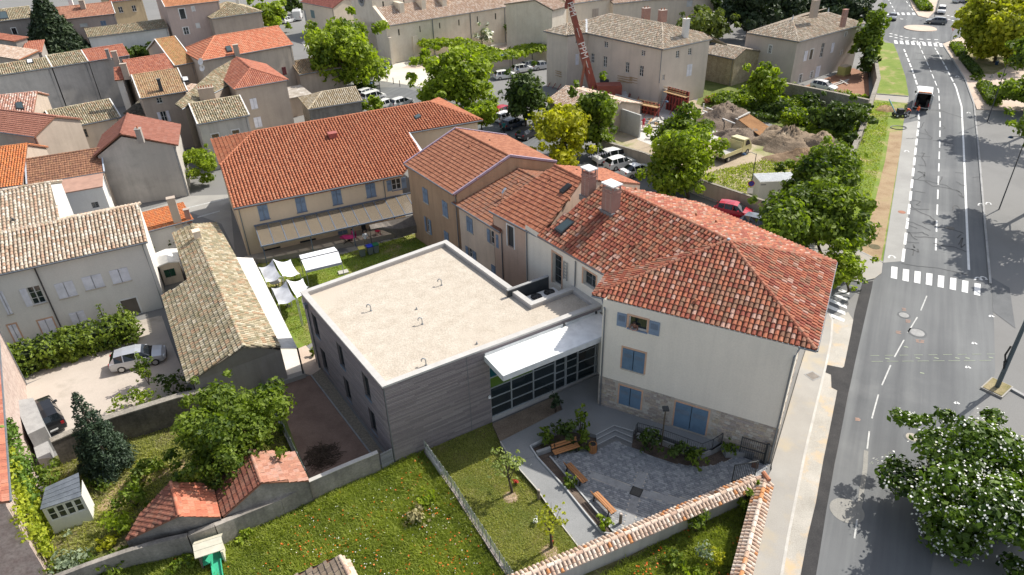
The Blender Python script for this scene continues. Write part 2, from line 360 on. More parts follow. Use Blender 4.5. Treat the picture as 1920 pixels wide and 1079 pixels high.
# ------------------------------------------------------------------ generic house
def house(name,label,eA,eB,ze,depth,rise,kind='gable',wallm=None,tilem=None,style='canal',over=.35,side=.2,base=0.0,ridge=.5,
          front=(),right=(),left=(),frame=None,shut=None,sill=None,surround=None,cat='house',group=None,single=0,cw=.24,ex=.34,hipl=None,hipr=None,
          gutter=True,ridge_rows=True,seed=1,gable=0,chim=(),rz=None,tiles=True,verge=None):
 """front eave eA->eB (left to right seen from the front), roof runs back `depth`. kind: gable, shed, hip (both ends), hipl/hipr."""
 eA=Vector((eA[0],eA[1]));eB=Vector((eB[0],eB[1]));t=(eB-eA).normalized();n=Vector((-t.y,t.x));L=(eB-eA).length
 root=thing(name,label,cat,(*((eA+eB)/2+n*depth/2),base),group);W=lambda u,v,z:Vector((eA.x+t.x*u+n.x*v,eA.y+t.y*u+n.y*v,z))
 zr=ze+rise;rv=depth*ridge;hl=hipl if hipl is not None else (rv if kind=='hip' else 0);hr=hipr if hipr is not None else (rv if kind=='hip' else 0)
 zb=ze if kind != 'shed' else zr
 if kind=='shed':rv=depth
 ra,rb=W(hl,rv,zr),W(L-hr,rv,zr);A,B=W(0,0,ze),W(L,0,ze);C,Dd=W(L,depth,ze),W(0,depth,ze)
 faces=[]
 if kind=='perp':
  ra,rb=W(L*ridge,0,zr),W(L*ridge,depth,zr)
  faces=[([Dd,A,ra,rb],Dd,A),([B,C,rb,ra],B,C)]
 elif kind=='shed':faces=[([A,B,rb,ra],A,B)]
 else:
  faces=[([A,B,rb,ra],A,B),([C,Dd,ra,rb],C,Dd)]
  if hl:faces.append(([Dd,A,ra],Dd,A))
  if hr:faces.append(([B,C,rb],B,C))
 rf=None;mb=MB()
 for pts,e0,e1 in faces:mb.slab([p-Vector((0,0,.02)) for p in pts],.12)
 rf=mb.build('roof',base_of(tilem) if tiles else tilem,root)
 for i,(pts,e0,e1) in enumerate(faces):
  if tiles:tile_field('roof_tiles',pts,e0,e1,tilem,rf,style,cw,ex,single if i==0 else 0,seed+i)
 if tiles and ridge_rows:
  if kind != 'shed':ridge_tiles(ra,rb,tilem,rf)
  for hh,cs in ((hl,(A,Dd)),(hr,(B,C))):
   if hh and kind != 'perp':
    for c_ in cs:ridge_tiles(c_,ra if cs[0] is A else rb,tilem,rf)
 o1=over;wl=[(side,o1),(L-side,o1),(L-side,depth-o1),(side,depth-o1)];mb=MB();sl=rise/rv if rv else 0
 if kind=='perp':wl=[(over,side),(L-over,side),(L-over,depth-side),(over,depth-side)]
 pts=[W(u,v,0) for u,v in wl];fr,rt_,bk,lf=Face(pts[0],pts[1]),Face(pts[1],pts[2]),Face(pts[2],pts[3]),Face(pts[3],pts[0])
 def zt(v):
  if kind=='perp':return ze
  if kind=='shed':return ze+sl*v
  return ze+min(sl*v,(zr-ze)*(depth-v)/max(depth-rv,.01))
 wins=[]
 for F,specs,za in ((fr,front,zt(o1)-.1),(rt_,right,zt(o1)-.1),(lf,left,zt(o1)-.1)):
  hs=[]
  for s_ in specs:
   rc=rect_px(F,*s_[:4]);rc=(max(rc[0],.1),max(rc[1],base+.02),min(rc[2],F.L-.1),min(rc[3],za-.05))
   if rc[2]-rc[0]>.15 and rc[3]-rc[1]>.15:hs.append((rc,s_))
  F.panel(mb,0,F.L,base,za,[h[0] for h in hs if h[1][4] != 'flap']);wins+=[(F,h) for h in hs]
 F=bk;F.panel(mb,0,F.L,base,zt(depth-o1)-.1,[])
 if kind=='perp':
  for F in (fr,bk):
   um=L*ridge-over if F is fr else F.L-(L*ridge-over);mb.poly([F.w(0,0,ze-.1),F.w(F.L,0,ze-.1),F.w(um,0,ze+rise*um/(F.L/2+over)-.05 if ridge==.5 else zr-.4)])
 else:
  z1,z2=zt(o1)-.1,zt(depth-o1)-.1
  if not hr:mb.poly([rt_.w(0,0,z1),rt_.w(rt_.L,0,z1)]+([rt_.w(rt_.L,0,z2)] if kind=='shed' else [rt_.w(rv-o1,0,zr-.12)]))
  if not hl:mb.poly([lf.w(0,0,z1),lf.w(lf.L,0,z1),lf.w(lf.L-rv+o1,0,zr-.12)] if kind != 'shed' else [lf.w(0,0,z1),lf.w(lf.L,0,z1),lf.w(0,0,z2)])
 if kind=='shed':mb.poly([bk.w(0,0,base),bk.w(bk.L,0,base),bk.w(bk.L,0,z2),bk.w(0,0,z2)])
 mb.build('wall',wallm,root)
 for F,(rc,s_) in wins:
  kw=dict(s_[5]) if len(s_)>5 else {}
  window(F,rc,s_[4],root,kw.pop('frame',frame or MATS['white_frame']),kw.pop('shut',shut),kw.pop('surround',surround),kw.pop('bars',1),kw.pop('rows',2),sill=kw.pop('sill',sill),**kw)
 if gutter:
  mb=MB();mb.tube([W(-.02,-.05,ze-.02),W(L+.02,-.05,ze-.02)],.07,6);mb.build('gutter',MATS['zinc'],root)
  mb=MB();mb.tube([W(L-.5,o1-.08,base+.05),W(L-.5,o1-.08,ze-.25),W(L-.5,-.05,ze-.05)],.045,6);mb.build('downpipe',MATS['zinc'],root)
 if verge:
  for u in (0.02,L-.02):
   mb=MB();mb.bar(W(u,0,ze+.05),W(u,rv,zr+.05),.14,.16)
   if kind=='gable':mb.bar(W(u,depth,ze+.05),W(u,rv,zr+.05),.14,.16)
   mb.build('verge_board',verge,root)
 house.W,house.fr,house.root,house.roof,house.pl=W,fr,root,rf,Plane(A,B,rb)
 return root
def chimney(root,p,w,d,h,mat,az=0.0,cap=None,pots=0):
 t=Vector((math.cos(az),math.sin(az)));n=Vector((-t.y,t.x));mb=MB();o=Vector((p[0],p[1]))
 mb.obox(o,t,n,-w/2,w/2,-d/2,d/2,p[2]-.8,p[2]+h);mb.obox(o,t,n,-w/2-.05,w/2+.05,-d/2-.05,d/2+.05,p[2]+h,p[2]+h+.08)
 c=mb.build('chimney',mat,root)
 for i in range(pots):
  m2=MB();x=-w/2+w*(i+.5)/pots;m2.cyl((o.x+t.x*x,o.y+t.y*x,p[2]+h+.08),.1,.3,8,.08);m2.build('chimney_pot',MATS['terracotta'],c)
 return c
def skylight(root,pl,px,mat=None):
 q=[pl.hit(*p)+pl.n*.24 for p in px];mb=MB();mb.slab(q,.24);k=mb.build('skylight',MATS['zinc_dark'],root)
 c=sum(q,Vector())/4;g=[c+(p-c)*.82+pl.n*.012 for p in q];m2=MB();m2.slab(g,.008);m2.build('pane',mat or MATS['glass_sky'],k)
 return k
def roof_vent(root,p,mat,h=.3,name='roof_vent'):
 mb=MB();mb.cyl((p[0],p[1],p[2]-.05),.1,h,8,.08);mb.cyl((p[0],p[1],p[2]-.05+h),.12,.07,8,.05);return mb.build(name,mat,root)
# ------------------------------------------------------------------ foliage
def leaf_cloud(name,clumps,per,size,mat,parent=None,seed=1,kind=None,up=.25,flat=1.0,shell=.45,aspect=.62):
 """leaf quads through the volume of ellipsoid clumps [(centre, (rx,ry,rz))]; rnd per leaf, shifted per clump"""
 rg=np.random.default_rng(seed);Vs,rs=[],[]
 for c,rad in clumps:
  rad=np.array(rad,float);k=max(6,int(per*(rad[0]*rad[1]*rad[2])**(2/3)))
  d=rg.normal(size=(k,3));d /= np.linalg.norm(d,axis=1)[:,None];rr=shell+(1-shell)*rg.random(k)**.6
  rr*=1+.18*np.sin(d[:,0]*5+seed)*np.sin(d[:,1]*6+c[0])+.1*rg.normal(size=k)
  p=np.array(c)+d*rr[:,None]*rad
  nn=d*.8+rg.normal(size=(k,3))*.55+np.array([0,0,up]);nn /= np.linalg.norm(nn,axis=1)[:,None]
  a=np.cross(nn,rg.normal(size=(k,3)));a /= np.linalg.norm(a,axis=1)[:,None]+1e-9;b=np.cross(nn,a)
  s=size*(.6+.8*rg.random(k))[:,None];a=a*s;b=b*s*aspect
  Vs.append(np.stack([p-a,p-b+nn*s*.12,p+a,p+b+nn*s*.12],1).reshape(-1,3))
  rs.append(np.clip(rg.random(k)*.7+.15+rg.normal()*.14,0,.96 if True else 1))
 V=np.concatenate(Vs);F=np.arange(len(V)).reshape(-1,4);return np_mesh(name,V,F,mat,parent,kind,np.concatenate(rs))
def crown_clumps(c,rx,ry,rz,n,seed,frac=.42,low=-.55):
 rg=np.random.default_rng(seed);out=[];f=rg.random(6)*6.28
 while len(out)<n:
  d=rg.normal(size=3);d /= np.linalg.norm(d)
  if d[2]<low:continue
  an=math.atan2(d[1],d[0]);lob=.86+.16*math.sin(2*an+f[0])+.12*math.sin(3*an+f[1]+2*d[2])+.08*math.sin(5*an+f[2]-3*d[2])
  s=frac*(.45+.75*rg.random());k=(1.14-s*.7)*(.3+.7*rg.random()**.5)*lob
  out.append(((c[0]+d[0]*rx*k,c[1]+d[1]*ry*k,c[2]+d[2]*rz*k),(rx*s,ry*s,rz*s*.8)))
 for i in range(n // 2):
  d=rg.normal(size=3);d /= np.linalg.norm(d);d[2]=max(d[2],low*.8);k=rg.uniform(.95,1.22);s=frac*rg.uniform(.22,.42)
  out.append(((c[0]+d[0]*rx*k,c[1]+d[1]*ry*k,c[2]+d[2]*rz*k),(rx*s,ry*s,rz*s)))
 return out
def ground(name,pts,mat,z,label=None,kind='structure'):
 mb=MB();v=[(p[0],p[1],z) for p in pts];a=sum(v[i][0]*v[(i+1)%len(v)][1]-v[(i+1)%len(v)][0]*v[i][1] for i in range(len(v)))
 mb.poly(v if a>0 else v[::-1]);o=mb.build(name,mat,None,kind)
 return o
def arc_px(p0,p1,p2,n=8):
 out=[]
 for i in range(n+1):
  t=i/n;out.append(((1-t)**2*p0[0]+2*t*(1-t)*p1[0]+t*t*p2[0],(1-t)**2*p0[1]+2*t*(1-t)*p1[1]+t*t*p2[1]))
 return out
# ------------------------------------------------------------------ material set
glass_mat('glass');plain('louvre',(.16,.2,.25),.7);plain('white_frame',(.62,.62,.6),.5);plain('grey_frame',(.16,.17,.18),.45)
glass_mat('glass_sky',(.05,.075,.08),.08)
zinc=plain('zinc',(.22,.24,.26),.45,.5);plain('zinc_dark',(.05,.055,.06),.5,.3);plain('bark',(.075,.058,.042),.95)
plain('terracotta',(.42,.17,.09),.85);plain('eave',(.25,.115,.07),.9);plain('eave_grey',(.2,.17,.125),.9);plain('black',(.012,.012,.013),.5)
white=plain('white_paint',(.75,.75,.73),.5);steel=plain('galvanised',(.42,.44,.45),.4,.6);anth=plain('anthracite',(.045,.05,.055),.5)
blue_shut=plain('blue_shutter',(.12,.2,.29),.6);grey_blue=plain('grey_blue_shutter',(.2,.27,.37),.65);white_shut=plain('white_shutter',(.74,.74,.79),.6)
grey_shut=plain('grey_shutter',(.4,.41,.42),.6);sill_m=rough_mat('stone_sill',[(.3,(.5,.44,.36)),(.7,(.62,.56,.47))],.8,12,.2)
pink_stone=plain('pink_stone',(.6,.38,.26),.8)
asphalt_l=rough_mat('asphalt_light',[(.3,(.2,.199,.194)),(.75,(.235,.232,.224))],.06,22,.18,.2,.01,stain=(.19,.188,.182),sscale=.09)
asphalt=rough_mat('asphalt',[(.3,(.128,.134,.139)),(.5,(.15,.156,.16)),(.72,(.175,.181,.184))],.09,25,.18,.2,.01,stain=(.175,.18,.182),sscale=.07)
nt=asphalt.node_tree;b_=nt.nodes['Principled BSDF'];src=b_.inputs['Base Color'].links[0].from_socket;sx_=nt.nodes.new('ShaderNodeSeparateXYZ');nt.links.new(_pos(nt),sx_.inputs[0])
def _lin(nt,sx_,a,b):
 m1=nt.nodes.new('ShaderNodeMath');m1.operation='MULTIPLY';m1.inputs[1].default_value=a;nt.links.new(sx_.outputs[0],m1.inputs[0]);m2=nt.nodes.new('ShaderNodeMath');m2.operation='MULTIPLY_ADD';m2.inputs[1].default_value=b;nt.links.new(sx_.outputs[1],m2.inputs[0]);nt.links.new(m1.outputs[0],m2.inputs[2]);return m2.outputs[0]
cb_=nt.nodes.new('ShaderNodeCombineXYZ');nt.links.new(_lin(nt,sx_,.7,-.386),cb_.inputs[0]);nt.links.new(_lin(nt,sx_,.0145,.026),cb_.inputs[1])
st_=_ramp(nt,_noise(nt,1.0,4,.6,vec=cb_.outputs[0]),[(.35,(.84,.84,.85)),(.5,(1,1,1)),(.66,(1.22,1.22,1.2))]);nt.links.new(_mix(nt,1.0,src,st_,'MULTIPLY'),b_.inputs['Base Color'])
asphalt_new=rough_mat('asphalt_new',[(.3,(.038,.038,.04)),(.7,(.062,.06,.06))],.8,18,.5,.3,.01)
asphalt_patch=rough_mat('asphalt_patch',[(.3,(.12,.126,.13)),(.7,(.16,.165,.17))],.6,18,.3,.2,.01)
conc=rough_mat('pavement_concrete',[(.3,(.32,.305,.28)),(.7,(.39,.372,.34))],.3,16,.16,.2,.008,stain=(.4,.35,.27),sscale=.28)
conc_g=rough_mat('path_concrete',[(.3,(.24,.245,.245)),(.7,(.3,.305,.305))],.4,22,.3,.25,.008)
conc_d=rough_mat('grey_concrete',[(.3,(.3,.3,.3)),(.7,(.4,.4,.39))],.5,14,.2,.2,.01,streak=.25)
kerb_m=rough_mat('kerb_stone',[(.3,(.44,.42,.39)),(.7,(.56,.54,.5))],1.2,15,.2)
paint=rough_mat('road_paint',[(.3,(.68,.69,.68)),(.7,(.8,.8,.79))],2,24,.22,.05,.002)
paint_old=rough_mat('worn_paint',[(.3,(.42,.43,.42)),(.7,(.62,.62,.6))],3,20,.4,.05,.002)
earth=rough_mat('earth',[(.3,(.16,.105,.065)),(.55,(.25,.17,.105)),(.75,(.34,.25,.165))],.9,9,.4,.6,.06)
soil=rough_mat('dark_soil',[(.3,(.06,.042,.032)),(.7,(.115,.082,.06))],1.4,10,.5,.7,.05)
mulch=rough_mat('mulch_bed',[(.3,(.085,.065,.055)),(.7,(.17,.13,.1))],1.6,16,.6,.8,.04)
sandy=rough_mat('dry_earth',[(.3,(.27,.18,.1)),(.55,(.38,.28,.17)),(.75,(.32,.27,.13))],.5,9,.35,.5,.04)
pinkp=rough_mat('pink_gravel_path',[(.3,(.5,.39,.31)),(.7,(.62,.51,.42))],.25,16,.2,.2,.01)
yard_m=rough_mat('yard_gravel',[(.3,(.2,.13,.1)),(.7,(.3,.205,.16))],.6,20,.35,.35,.015)
pebble=rough_mat('pebble_strip',[(.3,(.2,.17,.13)),(.7,(.36,.31,.24))],6,26,.5,.8,.04)
drive_m=rough_mat('driveway',[(.3,(.44,.385,.33)),(.7,(.53,.47,.41))],.3,16,.16,.2,.01,stain=(.36,.32,.27),sscale=.3)
grass_g=rough_mat('lawn_ground',[(.3,(.1,.14,.03)),(.5,(.15,.185,.045)),(.72,(.21,.215,.075))],.7,12,.45,.7,.05)
verge_g=rough_mat('verge_grass',[(.3,(.13,.2,.025)),(.5,(.18,.25,.04)),(.72,(.25,.27,.07))],.5,10,.35,.6,.04,stain=(.36,.29,.15),sscale=.3)
dry_g=rough_mat('dry_grass',[(.3,(.17,.16,.06)),(.5,(.26,.22,.11)),(.72,(.34,.28,.17))],.6,12,.4,.6,.04)
pale_stone=rough_mat('pale_paving',[(.3,(.56,.52,.45)),(.7,(.68,.64,.57))],.3,8,.15,.1)
white_slab=rough_mat('site_concrete',[(.3,(.45,.43,.39)),(.7,(.62,.6,.56))],.5,5,.25,.2)
# ------------------------------------------------------------------ the ground, as sheets 4 mm above each other
G=lambda name,px,mt,lv,base=0.0:ground(name,PP(px,base+lv*.004),mt,base+lv*.004)
ground('ground',[(-700,-60),(900,-60),(900,1500),(-700,1500)],asphalt_l,-.012)
G('road',[(1505,1100),(1530,1079),(1550,954),(1577,809),(1607,660),(1620,605),(1635,533),(1653,497),(1690,270),(1694,230),(1704,180),(1698,145),(1683,100),(1672,81),
           (1650,70),(1640,62),(1648,45),(1660,30),(1657,10),(1652,-12),(1700,-12),(1712,20),(1728,34),(1780,36),(1815,20),(1850,-12),(1935,-12),(1935,40),(1850,52),(1800,72),
           (1768,84),(1785,110),(1810,150),(1826,195),(1834,270),(1845,400),(1857,532),(1864,610),(1866,700),(1850,735),(1790,820),(1740,1100)],asphalt,1)
G('asphalt_patch',[(1862,585),(1858,520),(1893,540),(1904,616)],asphalt_patch,2)
G('fresh_asphalt_strip',[(1501,1079),(1498,1100),(1526,1100),(1530,1079),(1535,1049),(1550,954),(1565,869),(1577,809),(1590,740),(1607.6,660),(1620,605),(1635,540),(1637,527),(1617,530),(1602.6,585),
                          (1595,627.6),(1582.6,687.6),(1579,690),(1549,684),(1546,698),(1558,703),(1559,727),(1570,732.6),(1555,809),(1544,861.5),(1530,941.6),(1515,1004)],asphalt_new,3)
G('side_street',[(1595,560),(1560,590),(1540,560),(1440,500),(1230,390),(1100,330),(900,300),(690,190),(640,200),(560,160),(760,165),(1000,240),(1180,310),(1300,375),(1460,440),(1640,512)],asphalt,1)
def kerbed(name,px,mt,h=.12,base=0.0):
 mb=MB();mb.prism([(p.x,p.y) for p in PP(px,base+h)],base-.05,base+h);return mb.build(name,mt,None,'structure')
kerbed('pavement',[(1380,1110),(1425,920),(1447,880),(1447,872),(1500,690),(1516,640),(1545,590),(1553,586),(1561,600),(1558,640),(1549,684),(1534,746),(1510,847),(1494,926.6),(1477.5,1009),(1462,1100)],conc)
G('gutter_strip',[(1560,600),(1549,684),(1534,746),(1510,847),(1494,926.6),(1477.5,1009),(1462,1100),(1494,1100),(1502,1077),(1515,1004),(1530,941.6),(1544,861.5),(1555,809),(1570,732.6),(1582,690),(1595,628),(1600,600),(1590,585)],rough_mat('gutter_concrete',[(.3,(.36,.34,.3)),(.7,(.5,.47,.42))],.4,14,.3,.2,.01,stain=(.52,.4,.26),sscale=.5),2)
mb=MB()
kl=PP([(1553,586),(1561,600),(1558,640),(1549,684),(1534,746),(1510,847),(1494,926.6),(1477.5,1009),(1462,1100)],.124)
for a,b in zip(kl[:-1],kl[1:]):mb.bar(a+Vector((0,0,-.04)),b+Vector((0,0,-.04)),.16,.09)
mb.build('kerb',kerb_m,None,'structure')
G('cycle_lane',[(1656,493),(1690,270),(1694,232),(1722,226),(1718,270),(1706,380),(1693,490)],rough_mat('cycle_lane',[(.3,(.3,.295,.28)),(.7,(.37,.365,.345))],.3,18,.2,.2,.008),3)
G('grass_verge',[(1655,492),(1600,467),(1560,420),(1590,312),(1602,270),(1625,220),(1637,188),(1703,190),(1694,230),(1690,270),(1672,385)],verge_g,2)
G('bare_earth_strip',[(1652,488),(1690,270),(1692,245),(1668,248),(1660,300),(1645,360),(1630,420),(1622,450),(1612,472)],sandy,3)
G('verge_path',[(1640,176),(1704,181),(1703,194),(1637,187)],conc,3)
G('grass_verge',[(1637,64),(1660,80),(1675,82),(1683,100),(1698,145),(1704,180),(1640,175),(1647,120)],verge_g,2)
kerbed('corner_pavement',[(1600,466),(1655,493),(1653,512),(1640,522),(1612,528),(1570,520),(1480,470),(1470,440)],conc)
kerbed('pink_footpath',[(1768,82.5),(1800,70),(1945,66),(1945,208),(1832,205),(1826,190),(1810,148),(1785,108)],pinkp,.1)
kerbed('footpath',[(1700,-14),(1712,16),(1722,30),(1740,34),(1752,22),(1762,-14)],pinkp,.1)
G('dry_ground',[(1800,92),(1860,92),(1900,118),(1862,140),(1830,138)],dry_g,1,.1)
mb=MB()
rk=PP([(1768,84),(1785,110),(1810,150),(1826,195),(1834,270),(1845,400),(1857,532)],.06)
for a,b in zip(rk[:-1],rk[1:]):mb.bar(a,b,.2,.12)
mb.build('kerb',conc_d,None,'structure')
mb=MB()
for a,b in (((1655,493),(1600,466)),((1703,181),(1640,176))):mb.bar(P(*a,.06),P(*b,.06),.16,.14)
mb.build('kerb',conc_d,None,'structure')
c=P(1725,54);rr=(P(1755,54)-P(1695,54)).length/2;mb=MB();mb.cyl((c.x,c.y,0),rr,.14,40,rr*.97);mb.build('roundabout_island',pinkp,None,'structure')
def quad_mark(mb,q,lv=4):
 v=PP(q,lv*.004);a=sum(v[i].x*v[(i+1)%len(v)].y-v[(i+1)%len(v)].x*v[i].y for i in range(len(v)));mb.poly(v if a>0 else v[::-1])
def line_mark(mb,pts,wd,z=.016):
 v=[P(*p,z) for p in pts]
 for i,(a,b) in enumerate(zip(v[:-1],v[1:])):
  d=(b-a).normalized();x=Vector((-d.y,d.x,0))*wd/2;mb.poly([a-x,a+x,b+x,b-x][::-1])
def dashes(mb,pts,wd,on,off,z=.016):
 v=[P(*p,z) for p in pts];pos=0
 for a,b in zip(v[:-1],v[1:]):
  L=(b-a).length;d=(b-a).normalized();x=Vector((-d.y,d.x,0))*wd/2;s=0
  while s<L:
   ph=pos%(on+off);st=min((on if ph<on else on+off)-ph+1e-4,L-s)
   if ph<on:p,q=a+d*s,a+d*(s+st);mb.poly([p-x,q-x,q+x,p+x])
   s+=st;pos+=st
MK=MB()
zx=[(925,918),(1012,937),(1099,952),(1187,967),(1275,984),(1366,1002),(1456,1022),(1548,1043)]
for x,y in zx:
 x0,y0=1440+x/3.996,270+y/3.996;m1=MB();quad_mark(m1,[(x0,y0),(x0+11.5,y0+1.6),(x0+10.4,y0+24),(x0-1.3,y0+21.5)]);m1.build('zebra_stripe',paint,None,'structure')
for q in ([(1566,551),(1590,560),(1590,564.5),(1562,554)],[(1556,559.5),(1588,574),(1588,579.5),(1554,565)],[(1552.6,571),(1585,585),(1585,591),(1551,577.5)],[(1550,585),(1584,599),(1582.6,604),(1550,591)],
          [(1574,541),(1593,548),(1592,553),(1571,545)]):
 m1=MB();quad_mark(m1,q);m1.build('zebra_stripe',paint,None,'structure')
for i in range(9):
 x=1676+i*10.6;y=79+i*.7;m1=MB();quad_mark(m1,[(x,y-3),(x+6,y-2.6),(x+8,y+3.6),(x+1.5,y+3)]);m1.build('zebra_stripe',paint,None,'structure')
for i in range(6):
 x=1660+i*10;m1=MB();quad_mark(m1,[(x,24),(x+5,24),(x+7,28.5),(x+1.6,28.5)]);m1.build('zebra_stripe',paint,None,'structure')
for q in (((1737.8,555),(1726.5,582.5)),((1720,595),(1702,624)),((1695,637.6),(1677,670)),((1670,685),(1653.5,722.7)),((1647,740),(1634.7,785)),((1630,809),(1626,842)),((1623,870),(1612,930)),((1609,960),(1602,1010))):line_mark(MK,q,.1)
MK.build('centre_line',paint_old,None,'structure')
MK=MB()
cl=[(1754.5,470),(1762,270),(1762.8,225),(1760,170),(1750,145),(1738,117),(1720,77)];dashes(MK,cl,.15,2.9,1.6)
dashes(MK,[(1692.5,491),(1706,380),(1718,270),(1723,230),(1721.5,165),(1710,130),(1695,92.6)],.26,2.9,1.0)
dashes(MK,[(1816.6,506.5),(1812,400),(1806.6,270),(1803,200),(1793,165)],.22,30,.2);dashes(MK,[(1793,165),(1773,125),(1753,90)],.22,2.9,1.0)
dashes(MK,[(1712,20),(1690,-10)],.2,2.5,2.5);dashes(MK,[(1678,22),(1661,-10)],.2,2.5,2.5)
for dy in (0,5):dashes(MK,[(1668,63+dy),(1700,71+dy),(1730,74+dy),(1765,75+dy)],.5,.7,.7)
dashes(MK,[(1664,33),(1700,37)],.5,.7,.7);dashes(MK,[(1770,34),(1810,46)],.5,.7,.7);dashes(MK,[(1776,29),(1814,40)],.5,.7,.7)
MK.build('lane_lines',paint,None,'structure')
MK=MB()
dashes(MK,[(1632,667),(1865,664)],.05,.7,.45,.02);dashes(MK,[(1634,678),(1865,676)],.05,.9,.3,.02)
for x,y in ((1660,672),(1717,671),(1752,671),(1791,671),(1810,671),(1854,670),(1695,650),(1725,699)):line_mark(MK,((x,y),(x+8,y+1.5)),.12,.02)
MK.build('survey_marks',plain('yellow_green_paint',(.29,.33,.24),.8),None,'structure')
MK=MB()
for x,y in ((1694,580),(1702,602),(1683,623),(1719,639),(1607,786),(1728,640)):
 for k in range(3):line_mark(MK,((x-4+random.random()*3,y+k*2-2),(x+4+random.random()*3,y+k*2-1)),.09,.02)
MK.build('survey_marks',plain('orange_paint',(.34,.22,.17),.8),None,'structure')
MK=MB()
for x,y in ((1858,594),(1826,645),(1814,690),(1793,757)):line_mark(MK,((x-3,y),(x,y-3),(x+6,y+1)),.16,.02)
for x,y in ((1672,482),(1700,284),(1808,90),(1795,144),(1816,212),(1853,382),(1839,384),(1843,522),(1834,523)):
 k=max(1.0,(y+60)/260)
 for a,b in (((-3,0),(-1,-1.4)),((-1,-1.4),(1.5,-.9)),((1.5,-.9),(3,.3)),((-3.6,.7),(-1.6,.7)),((2,.9),(4,.9))):line_mark(MK,((x+a[0]*k,y+a[1]*k),(x+b[0]*k,y+b[1]*k)),.14,.02)
MK.build('cycle_marks',paint,None,'structure')
tar=plain('tar',(.045,.048,.052),.7);MK=MB()
zz=lambda pts:[(1700+a/4.495,240+b/4.495) for a,b in pts]
CR_=[[(40,430),(110,440),(160,445),(250,465),(330,485),(380,515)],[(90,430),(150,400),(120,370),(90,372)],[(160,450),(220,490),(270,495),(400,520),(450,540)],[(300,410),(275,465)],
       [(20,680),(80,690),(130,720),(200,745),(240,785),(225,820),(170,810),(130,795)],[(0,785),(60,800),(130,830),(200,865)],[(225,825),(330,845),(430,870),(480,890)],[(20,820),(90,850)],
       [(0,880),(60,885),(130,880),(185,910)],[(20,880),(60,930),(90,945)],[(60,915),(150,920),(265,930)],[(0,960),(60,965),(105,970)],[(55,985),(70,1010),(60,1000)],[(0,1010),(60,1030),(50,1075)],[(40,1020),(100,1045),(90,1020)],
       [(225,970),(290,990),(380,1000),(450,1020),(500,1045)],[(440,985),(470,930),(460,1010),(490,980)],[(430,930),(460,900)],[(390,690),(395,660),(430,655),(450,680)],[(0,90),(60,90),(200,95)],[(100,40),(180,60),(215,85),(200,100)],
       [(150,10),(180,50)],[(220,105),(300,110),(390,135)],[(90,235),(130,240),(200,245)],[(120,210),(155,215),(130,250),(155,285),(160,325)],[(95,310),(150,320)],[(90,370),(150,375),(150,420)],[(70,530),(160,548)],
       [(45,610),(120,620),(80,650),(110,655)],[(30,640),(60,680),(190,690)],[(410,375),(480,385)],[(420,455),(460,480),(490,488)],[(415,520),(460,555),(480,590),(440,560)],[(560,420),(640,410)],
       [(300,10),(330,5),(300,-20)],[(150,-50),(120,0)],[(180,-150),(230,-150),(300,-145),(480,-80)],[(100,-300),(160,-310)],[(60,-580),(300,-560),(420,-640)],[(70,-630),(200,-615)]]
for pl_ in CR_:
 q=[]
 for a,b in zip(pl_[:-1],pl_[1:]):
  for k in range(3):q.append((a[0]+(b[0]-a[0])*k/3+random.uniform(-5,5),a[1]+(b[1]-a[1])*k/3+random.uniform(-3,3)))
 q.append(pl_[-1]);line_mark(MK,zz(q),.13,.024)
line_mark(MK,[(1690,494),(1720,499),(1760,503),(1800,512),(1816,516)],.1,.024)
MK.build('sealed_cracks',tar,None,'structure')
def manhole(x,y,r,mt,z=.02,ring=True):
 mb=MB();c=P(x,y,z);mb.cyl((c.x,c.y,z-.01),r,.012,20);o=mb.build('manhole_cover',mt)
 if ring:m2=MB();m2.cyl((c.x,c.y,z-.012),r*1.35,.008,20);m2.build('manhole_ring',asphalt_patch,o)
 return o
iron=plain('cast_iron',(.1,.095,.085),.7)
for i,(x,y,r,mt,lb) in enumerate(((1695,591,.4,conc_d,'round grey manhole cover on the road above the orange paint marks'),(1720,624,.55,conc_d,'wide worn manhole cover beside the broken centre line'),(1711,820,.42,conc,'pale round manhole cover on the road near the flowering tree'),
                                       (1782,428,.42,iron,'dark manhole cover in the right lane beside the tree shadow'),(1744,130,.45,iron,'dark manhole cover in the road bend below the roundabout'),(1640,463,.55,rough_mat('rusty_lid',[(.3,(.1,.09,.05)),(.7,(.16,.14,.08))],3),'round dark cover set in the dry grass by the street sign'),(1691,398,.4,plain('rust',(.3,.13,.08),.8),'rust red cover on the cycle lane'),(1523.8,705,.5,conc_d,'square framed cover in the pavement beside the main house'))):
 z=.13 if i==7 else .02
 if i==7:
  mb=MB();c=P(x,y,z);mb.obox(c.xy,Vector((.9,.43)),Vector((.43,-.9)),-.45,.45,-.45,.45,z-.01,z+.004);o=mb.build('manhole_cover',conc_d);m2=MB();m2.obox(c.xy,Vector((.9,.43)),Vector((.43,-.9)),-.36,.36,-.36,.36,z,z+.012);m2.build('lid',rough_mat('lid_grey',[(.3,(.2,.18,.16)),(.7,(.28,.25,.22))],3),o)
 else:o=manhole(x,y,r,mt,z,i<3)
 tag(o,lb,'manhole cover')
c=P(1588,958);mb=MB();mb.cyl((c.x,c.y,.006),1.0,.008,24);mb.build('asphalt_patch',rough_mat('patch_beige',[(.3,(.25,.245,.23)),(.7,(.32,.31,.28))],.8,18,.3),None,'structure')
mb=MB();line_mark(mb,[(1624,845),(1622,880),(1612,945),(1609,975)],.28,.02);mb.build('asphalt_patch',rough_mat('patch_beige',[],1),None,'structure')
mb=MB();quad_mark(mb,[(1720,815),(1741,819),(1741,827),(1722,822)],5);mb.build('asphalt_patch',asphalt_new,None,'structure')
